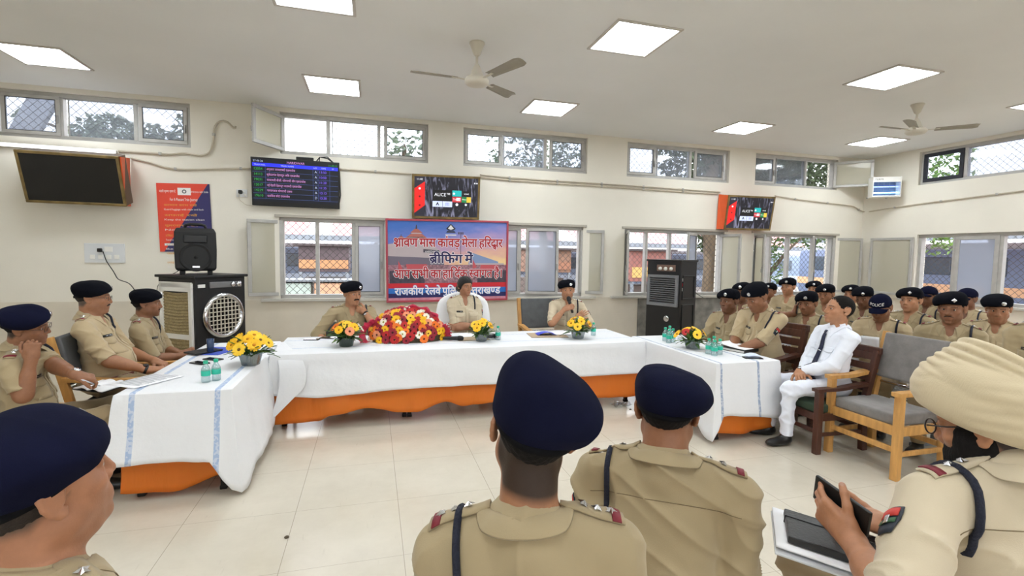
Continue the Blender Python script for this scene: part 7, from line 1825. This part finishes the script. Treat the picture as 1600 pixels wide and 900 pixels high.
i_ = P('man in white shirt and navy tie with folded hands, seated on the dark wooden chair', 1312, 461, 3.36, 282, lean=-2, head=(-4, -7, 0), fat=.45, sw=.19, skin=S3, shirt=M_shirtw, trousers=M_trw, police=False, hat=None, tie=True, vneck=False, sleeve=1.92, res=.0045, sres=.006, wr=.006, seed=9, hs=1.08, kneey=.46,
  R=dict(w=(.0, .28, .055), e=(.8, -.4, -.7), f=(-.75, .6, -.2), n=(-.1, -.4, -.9), c=(36, 40, 44, 48)), L=dict(w=(.0, .30, .075), e=(.9, -.3, -.7), f=(.8, .5, -.2), n=(0, -.4, -.9), c=(36, 40, 44, 48)), watch='L', legs=dict(L=dict(k=(-.12, .44, .50), a=(-.10, .44, .085), d=(-.2, 1, 0)), R=dict(k=(.16, .42, .50), a=(.14, .44, .085))))
# --- listeners on the benches
def Q(label, px_, py_, Y, phi, **k):
    k.setdefault('res', .0062); k.setdefault('sres', .009); k.setdefault('wr', .006); k.setdefault('kneey', .36); k.setdefault('legs', dict(R=dict(k=(.13, .37, .49), a=(.12, .28, .085)), L=dict(k=(-.13, .37, .49), a=(-.12, .28, .085)))); return P(label, px_, py_, Y, phi, **k)
Q('officer whose face shows just behind the shoulder of the officer nearest the flowers', 1161, 440, 5.1, 250, head=(-4, 4, 0), skin=S4, shirt=K2, seed=11, btilt=8)
Q('officer almost hidden behind the heavy officer, only beret and brow showing', 1203, 441, 6.2, 252, skin=S2, shirt=K2, seed=12, btilt=8)
Q('young officer in beret sitting upright before the window nearest the corner', 1232, 433, 5.65, 246, head=(-8, 3, 0), skin=S3, shirt=K1, seed=13, btilt=12, fat=.1, beard=0)
j = Q('officer in beret holding a phone to his ear, behind the man in white', 1263, 454, 4.25, 250, head=(-4, 10, 0), skin=S2, shirt=K2, seed=14, btilt=10, R=dict(h=(.125, .050, -.115), e=(.8, .3, -.9), f=(-.1, -.25, 1), n=(-.9, -.3, 0), c=(30, 34, 38, 42), t=35))
sh, E_, Wp, fd, pn = j['arms']['R']; M = wmat(j, Wp, fd, pn, 1); t = phone('phone held to the ear of the officer behind the man in white', (0, 0, 0), 0); t.matrix_world = M @ Matrix.Translation((0, .075, .022))
Q('officer in beret at the back, left one of the pair below the folded sash', 1273, 438, 5.95, 250, skin=S3, shirt=K2, seed=15, btilt=12)
Q('officer in beret looking down, right one of the pair below the folded sash', 1292, 443, 5.05, 254, head=(0, 10, 0), skin=S1, shirt=K2, seed=16, btilt=8)
Q('officer in beret sitting below the window pane folded back at the corner', 1331, 444, 5.4, 250, head=(-4, 2, 0), skin=S1, shirt=K1, seed=17, btilt=10)
Q('officer in beret looking down, between the man in white and the cap reading POLICE', 1351, 447, 4.5, 252, head=(0, 16, 0), skin=S4, shirt=K2, seed=18, btilt=8)
k_ = Q('officer bending his head under a navy cap lettered POLICE', 1377, 458, 3.55, 246, lean=6, head=(-2, 24, 0), hat='cap', cap_text='POLICE', skin=S2, shirt=K1, seed=19, R=dict(w=(.04, .30, .20), e=(.8, -.3, -.8), f=(-.3, .8, .5), n=(-.9, -.2, 0), c=(40, 44, 48, 50)), L=dict(w=(.06, .28, .10), e=(.8, -.3, -.8)))
sh, E_, Wp, fd, pn = k_['arms']['R']; M = wmat(k_, Wp, fd, pn, 1); t = paper('folded white leaflet in the hand of the officer in the POLICE cap', (0, 0, 0), 0, (.14, .20), 1, True, grp=None); t.matrix_world = Matrix.Translation((M @ Vector((0, .09, .02)))+Vector((0, 0, .06))) @ Matrix.Rotation(face(238), 4, 'Z') @ Matrix.Rotation(1.25, 4, 'X')
Q('bare-armed officer in beret with a silver badge, profile turned left, before the right wall', 1424, 448, 3.85, 262, head=(4, 0, 0), skin=S3, shirt=K2, seed=20, btilt=10, hs=1.05, badge='d', beard=0)
Q('officer in a navy cap, half hidden behind the beret with the silver badge', 1451, 446, 4.6, 268, head=(0, 2, 0), hat='cap', skin=S4, shirt=K2, seed=21)
Q('young officer in beret with a diamond badge, directly behind the cream turban', 1489, 455, 2.97, 244, lean=3, head=(-4, 6, 0), skin=S2, shirt=K2, seed=22, btilt=14, hs=1.06, badge='d', res=.0052, sres=.0075, moustache=.5)
Q('officer in a cap, half hidden behind the young officer with the diamond badge', 1512, 449, 4.12, 264, head=(-10, 6, 0), hat='cap', skin=S4, shirt=K1, seed=23)
Q('officer in beret looking down with folded arms, rightmost listener before the window', 1562, 459, 3.25, 250, head=(10, 14, 0), skin=S1, shirt=K1, seed=24, btilt=10, fat=.6, hs=1.05, R=dict(w=(-.10, .26, .14), e=(.8, .25, -.8), abs=1, f=(-1, .12, .1), n=(0, -.6, -.6)), L=dict(w=(.10, .23, .12), e=(-.8, .25, -.8), abs=1, f=(1, .05, .1), n=(0, -1, 0)))
Q('officer at the right edge of the picture, only sleeve and forearm showing', 1648, 448, 2.22, 262, skin=S2, shirt=K2, seed=25, fat=.5, L=dict(w=(.10, .30, .10), e=(.8, -.6, -.5)))
# --- foreground
F1 = P('near officer at the left edge seen from behind his ear, huge navy beret', 54, 640, 1.06, 39, lean=4, head=(0, -10, 0), fat=.55, sw=.19, skin=(172, 120, 90), shirt=K2, hatc=M_navy, res=.0036, sres=.006, wr=.005, seed=31, hs=1.02, btilt=2, bsize=.99, bdome=1.12, droop=0, nape=-.05, hair=M_grey, age=0, seam=True)
F2 = P('near officer from behind in a tall navy beret pulled down to the right', 836, 568, .97, 20, lean=6, side=-4, neckz=-.042, head=(6, -4, 9), fat=.2, sw=.185, skin=S1, shirt=K2, hatc=M_navy, res=.0036, sres=.005, wr=.0035, seed=32, btilt=24, bsize=1.02, bdome=1.32, droop=1.1, nape=-.125, stars=3, seam=True, kspread=.08, legs=dict(R=dict(k=(.06, .40, .50)), L=dict(k=(-.14, .40, .50))))
F3 = P('near broad-backed officer from behind, both ears showing below a navy beret', 1045, 570, 1.29, 36, lean=14, head=(-2, 2, 0), fat=.75, sw=.205, skin=S2, shirt=K2, hatc=M_navy, res=.0036, sres=.005, wr=.009, seed=33, btilt=14, bsize=1.04, droop=.8, nape=-.035, seam=True, kspread=.08)
F4 = P('near officer in a cream turban looking down at a phone, black notebook on his lap', 1553, 588, .80, 14, lean=8, neckz=.05, head=(26, 16, 0), seam=True, fat=.5, sw=.19, skin=(176, 124, 92), shirt=K3, hat='turban', beard=1, res=.0034, sres=.005, wr=.006, seed=34, hsize=1.0,
  L=dict(g=(1330, 842, 1.24), e=(.9, -.1, -.9), f=(.25, .75, .5), n=(-.8, .35, .25), c=(22, 30, 34, 38), t=25), R=dict(g=(1388, 822, 1.36), e=(.9, -.3, -.8), f=(-.85, .4, .1), n=(-.2, -.1, .95), c=(40, 46, 50, 54), t=20), legs=dict(R=dict(k=(.20, .46, .66)), L=dict(k=(-.22, .44, .68))))
# turban: dome, broad lower wrap and stacked pleats
def turban(pr):
    hc, H = pr['hc'], pr['H']; hs = 1.0; A = Sdf()
    Rm = lambda tx, ty: H@np.array(Matrix.Rotation(math.radians(tx), 3, 'X'))@np.array(Matrix.Rotation(math.radians(ty), 3, 'Y'))
    hl = pr['hl']
    Tt = Rm(30, 0); c0 = hl(0, -.022, .070); tl_ = lambda x, y, z: c0+Tt@np.array([x, y, z])
    A.ell(tl_(0, -.008, .022), (.112, .140, .074), Tt, .01)
    def ring(c, R_, a, b, w_, h_, k):
        R_ = np.array(R_)
        def f(X, Y, Z):
            x, y, z = X-c[0], Y-c[1], Z-c[2]; q = [R_[0, i]*x+R_[1, i]*y+R_[2, i]*z for i in range(3)]
            rr = np.sqrt((q[0]/a)**2+(q[1]/b)**2); dr = (rr-1)*(a+b)/2
            return (np.sqrt((dr/w_)**2+(q[2]/h_)**2)-1)*min(w_, h_)
        A.fn(f, c-.24, c+.24, k)
    ring(tl_(0, .004, -.020), Tt, .091, .120, .031, .050, .004)
    for i in range(6): ring(tl_(.008+.005*i, .006-.002*i, .008+.0125*i), Tt@np.array(Matrix.Rotation(math.radians(6+5*i), 3, 'Y'))@np.array(Matrix.Rotation(math.radians(3+1.5*i), 3, 'X')), .0945-.0045*i, .1235-.006*i, .024, .0125, .0015)
    P3, F3 = A.run(.0034)
    def pleat(P_):
        q = (P_-hc)@H; return .0008*np.sin(q@np.array([20., -60, 230]))*np.clip(np.sin(q@np.array([30., 22, 10]))+.4, 0, 1)
    np_mesh('turban', P3, F3, mat('cream_turban', (204, 188, 156), .9, bump=.12, bscale=380, var=.04, sheen=.2, stretch=(1, 1, .3)), pr['root'], pleat, None, 2)
    B_ = Sdf(); B_.ell(hl(0, .036, -.066), np.array([.066, .066, .056]), H, .02); B_.ell(hl(0, .066, -.100), np.array([.036, .036, .034]), H, .03)
    for s_ in (-1, 1): B_.ell(hl(s_*.063, .012, -.035), np.array([.019, .042, .060]), H, .02); B_.ell(hl(s_*.045, .030, -.075), np.array([.026, .040, .034]), H, .02)
    B_.ell(hl(0, .092, -.062), np.array([.024, .026, .014]), H, .008, 's')
    P3, F3 = B_.run(.0036); np_mesh('beard', P3, F3, M_hair, pr['root'], lambda P_: .0012*np.sin(P_@np.array([410., 190, 90]))*np.sin(P_@np.array([70., -360, 130])))
    mb = MB()
    for s_ in (-1, 1):
        lp = [Vector(hl(s_*.033+.026*math.cos(a), .105, .004+.018*math.sin(a))) for a in [2*PI*i/20 for i in range(20)]]
        mb.tube(lp, .002, n=6, closed=True); mb.tube([Vector(hl(s_*.058, .100, .010)), Vector(hl(s_*.080, .05, .010)), Vector(hl(s_*.085, -.012, .012))], .002, n=6)
    mb.tube([Vector(hl(-.008, .108, .008)), Vector(hl(.008, .108, .008))], .002, n=6); mb.build('spectacles', mat('dark_rim', (30, 20, 20), .3), pr['root'])
turban(F4)
sh, E_, Wp, fd, pn = F4['arms']['L']; M = wmat(F4, Wp, fd, pn, -1)
t = phone('black phone in the hands of the officer in the cream turban', (0, 0, 0), 0, (.074, .158, .010)); t.matrix_world = M @ Matrix.Translation((.030, .070, .024)) @ Matrix.Rotation(.25, 4, 'Z')
c = at_d(1305, 850, 1.33)
t, mb = slab('notebook', 'black leather notebook on the lap of the officer in the cream turban', 'notebook', c, (.17, .24, .02), .75, None, rot=(.12, .02, .85)); mb.build('cover', M_cover2, t)
mb = MB(); mb.box((.002, -.002, .010), (.168, .238, .012)); mb.build('pages', mat('cream_pages', (226, 216, 196), .8), t)
mb = MB(); mb.box((.035, 0, .011), (.007, .244, .0225), bevel=.001); mb.build('elastic_band', M_black, t)
t = paper('white papers under the black notebook in the foreground', c+Vector((.01, -.0, -.012)), .85, (.23, .31), 5, False, grp=None, tilt=(.12, .02))
t, mb = slab('clear_file', 'clear plastic file under the white papers in the foreground', 'file', c+Vector((.01, -.01, -.024)), (.25, .33, .006), .85, None, rot=(.12, .02, .85)); mb.build('sleeve', mat('plastic_file', (188, 190, 192), .25, spec=.6), t)
# pen, notebook of the cheek-resting officer
sh, E_, Wp, fd, pn = W1['arms']['L']; M = wmat(W1, Wp, fd, pn, -1)
t = thing('pen', 'white pen in the hand of the cheek-resting officer', 'pen'); t.matrix_world = M @ Matrix.Translation((.03, .085, .02)) @ Matrix.Rotation(.5, 4, 'Z') @ Matrix.Rotation(-1.2, 4, 'X')
mb = MB(); mb.lathe([(0, -.075), (.0018, -.068), (.0045, -.055), (.0048, .055), (.004, .07), (0, .072)], n=12); mb.build('barrel', mat('pen_white', (222, 228, 240), .3), t)
c = at_z(160, 604, .655)
t = thing('open_book', 'open ruled notebook on the lap of the cheek-resting officer', 'notebook', c, 0, rot=(.05, .02, -.5)); t.scale = (.8, .8, .8)
for s_ in (-1, 1):
    mb = MB(); Pq = [[(s_*(.002+.15*i/8), -.12+.24*j/2, .012+.016*math.sin(PI*min(1, i/6))) for j in range(3)] for i in range(9)]; mb.grid(Pq); o = mb.build('page_block', M_paper, t); solidify(o, .010, -1)
mb = MB(); mb.box((0, 0, -.002), (.32, .25, .004), bevel=.001); mb.build('cover', M_cover2, t)

# chairs pulled under their sitters
def seat_on(chair_label, pr, turn, back=.13):
    ch = [o for o in bpy.data.objects if o.get('label') == chair_label][0]; r = pr['root']
    ch.location = r.location + r.rotation_euler.to_matrix() @ Vector((0, back, 0)); ch.rotation_euler = r.rotation_euler if turn else ch.rotation_euler; ch.scale = (1, 1, max(.7, min(1.15, (pr['pz']-.135)/.475)))
for lb, pr, tn in (('dark brown wooden armchair under the man in white', i_, False), ('dark brown armchair under the heavy officer reading papers', P_HEAVY, True), ('teak armchair under the officer resting his cheek on a fist', P_CHEEK, True), ('teak armchair under the officer in spectacles on the left', P_SPEC, True), ('teak armchair under the officer with clasped hands on the left', P_CLASP, True), ('teak armchair behind the moustached officer with hand at chin', P_MOUST, True), ('high-backed chair under a white cloth cover, behind the woman officer', P_WOMAN, False)): seat_on(lb, pr, tn)
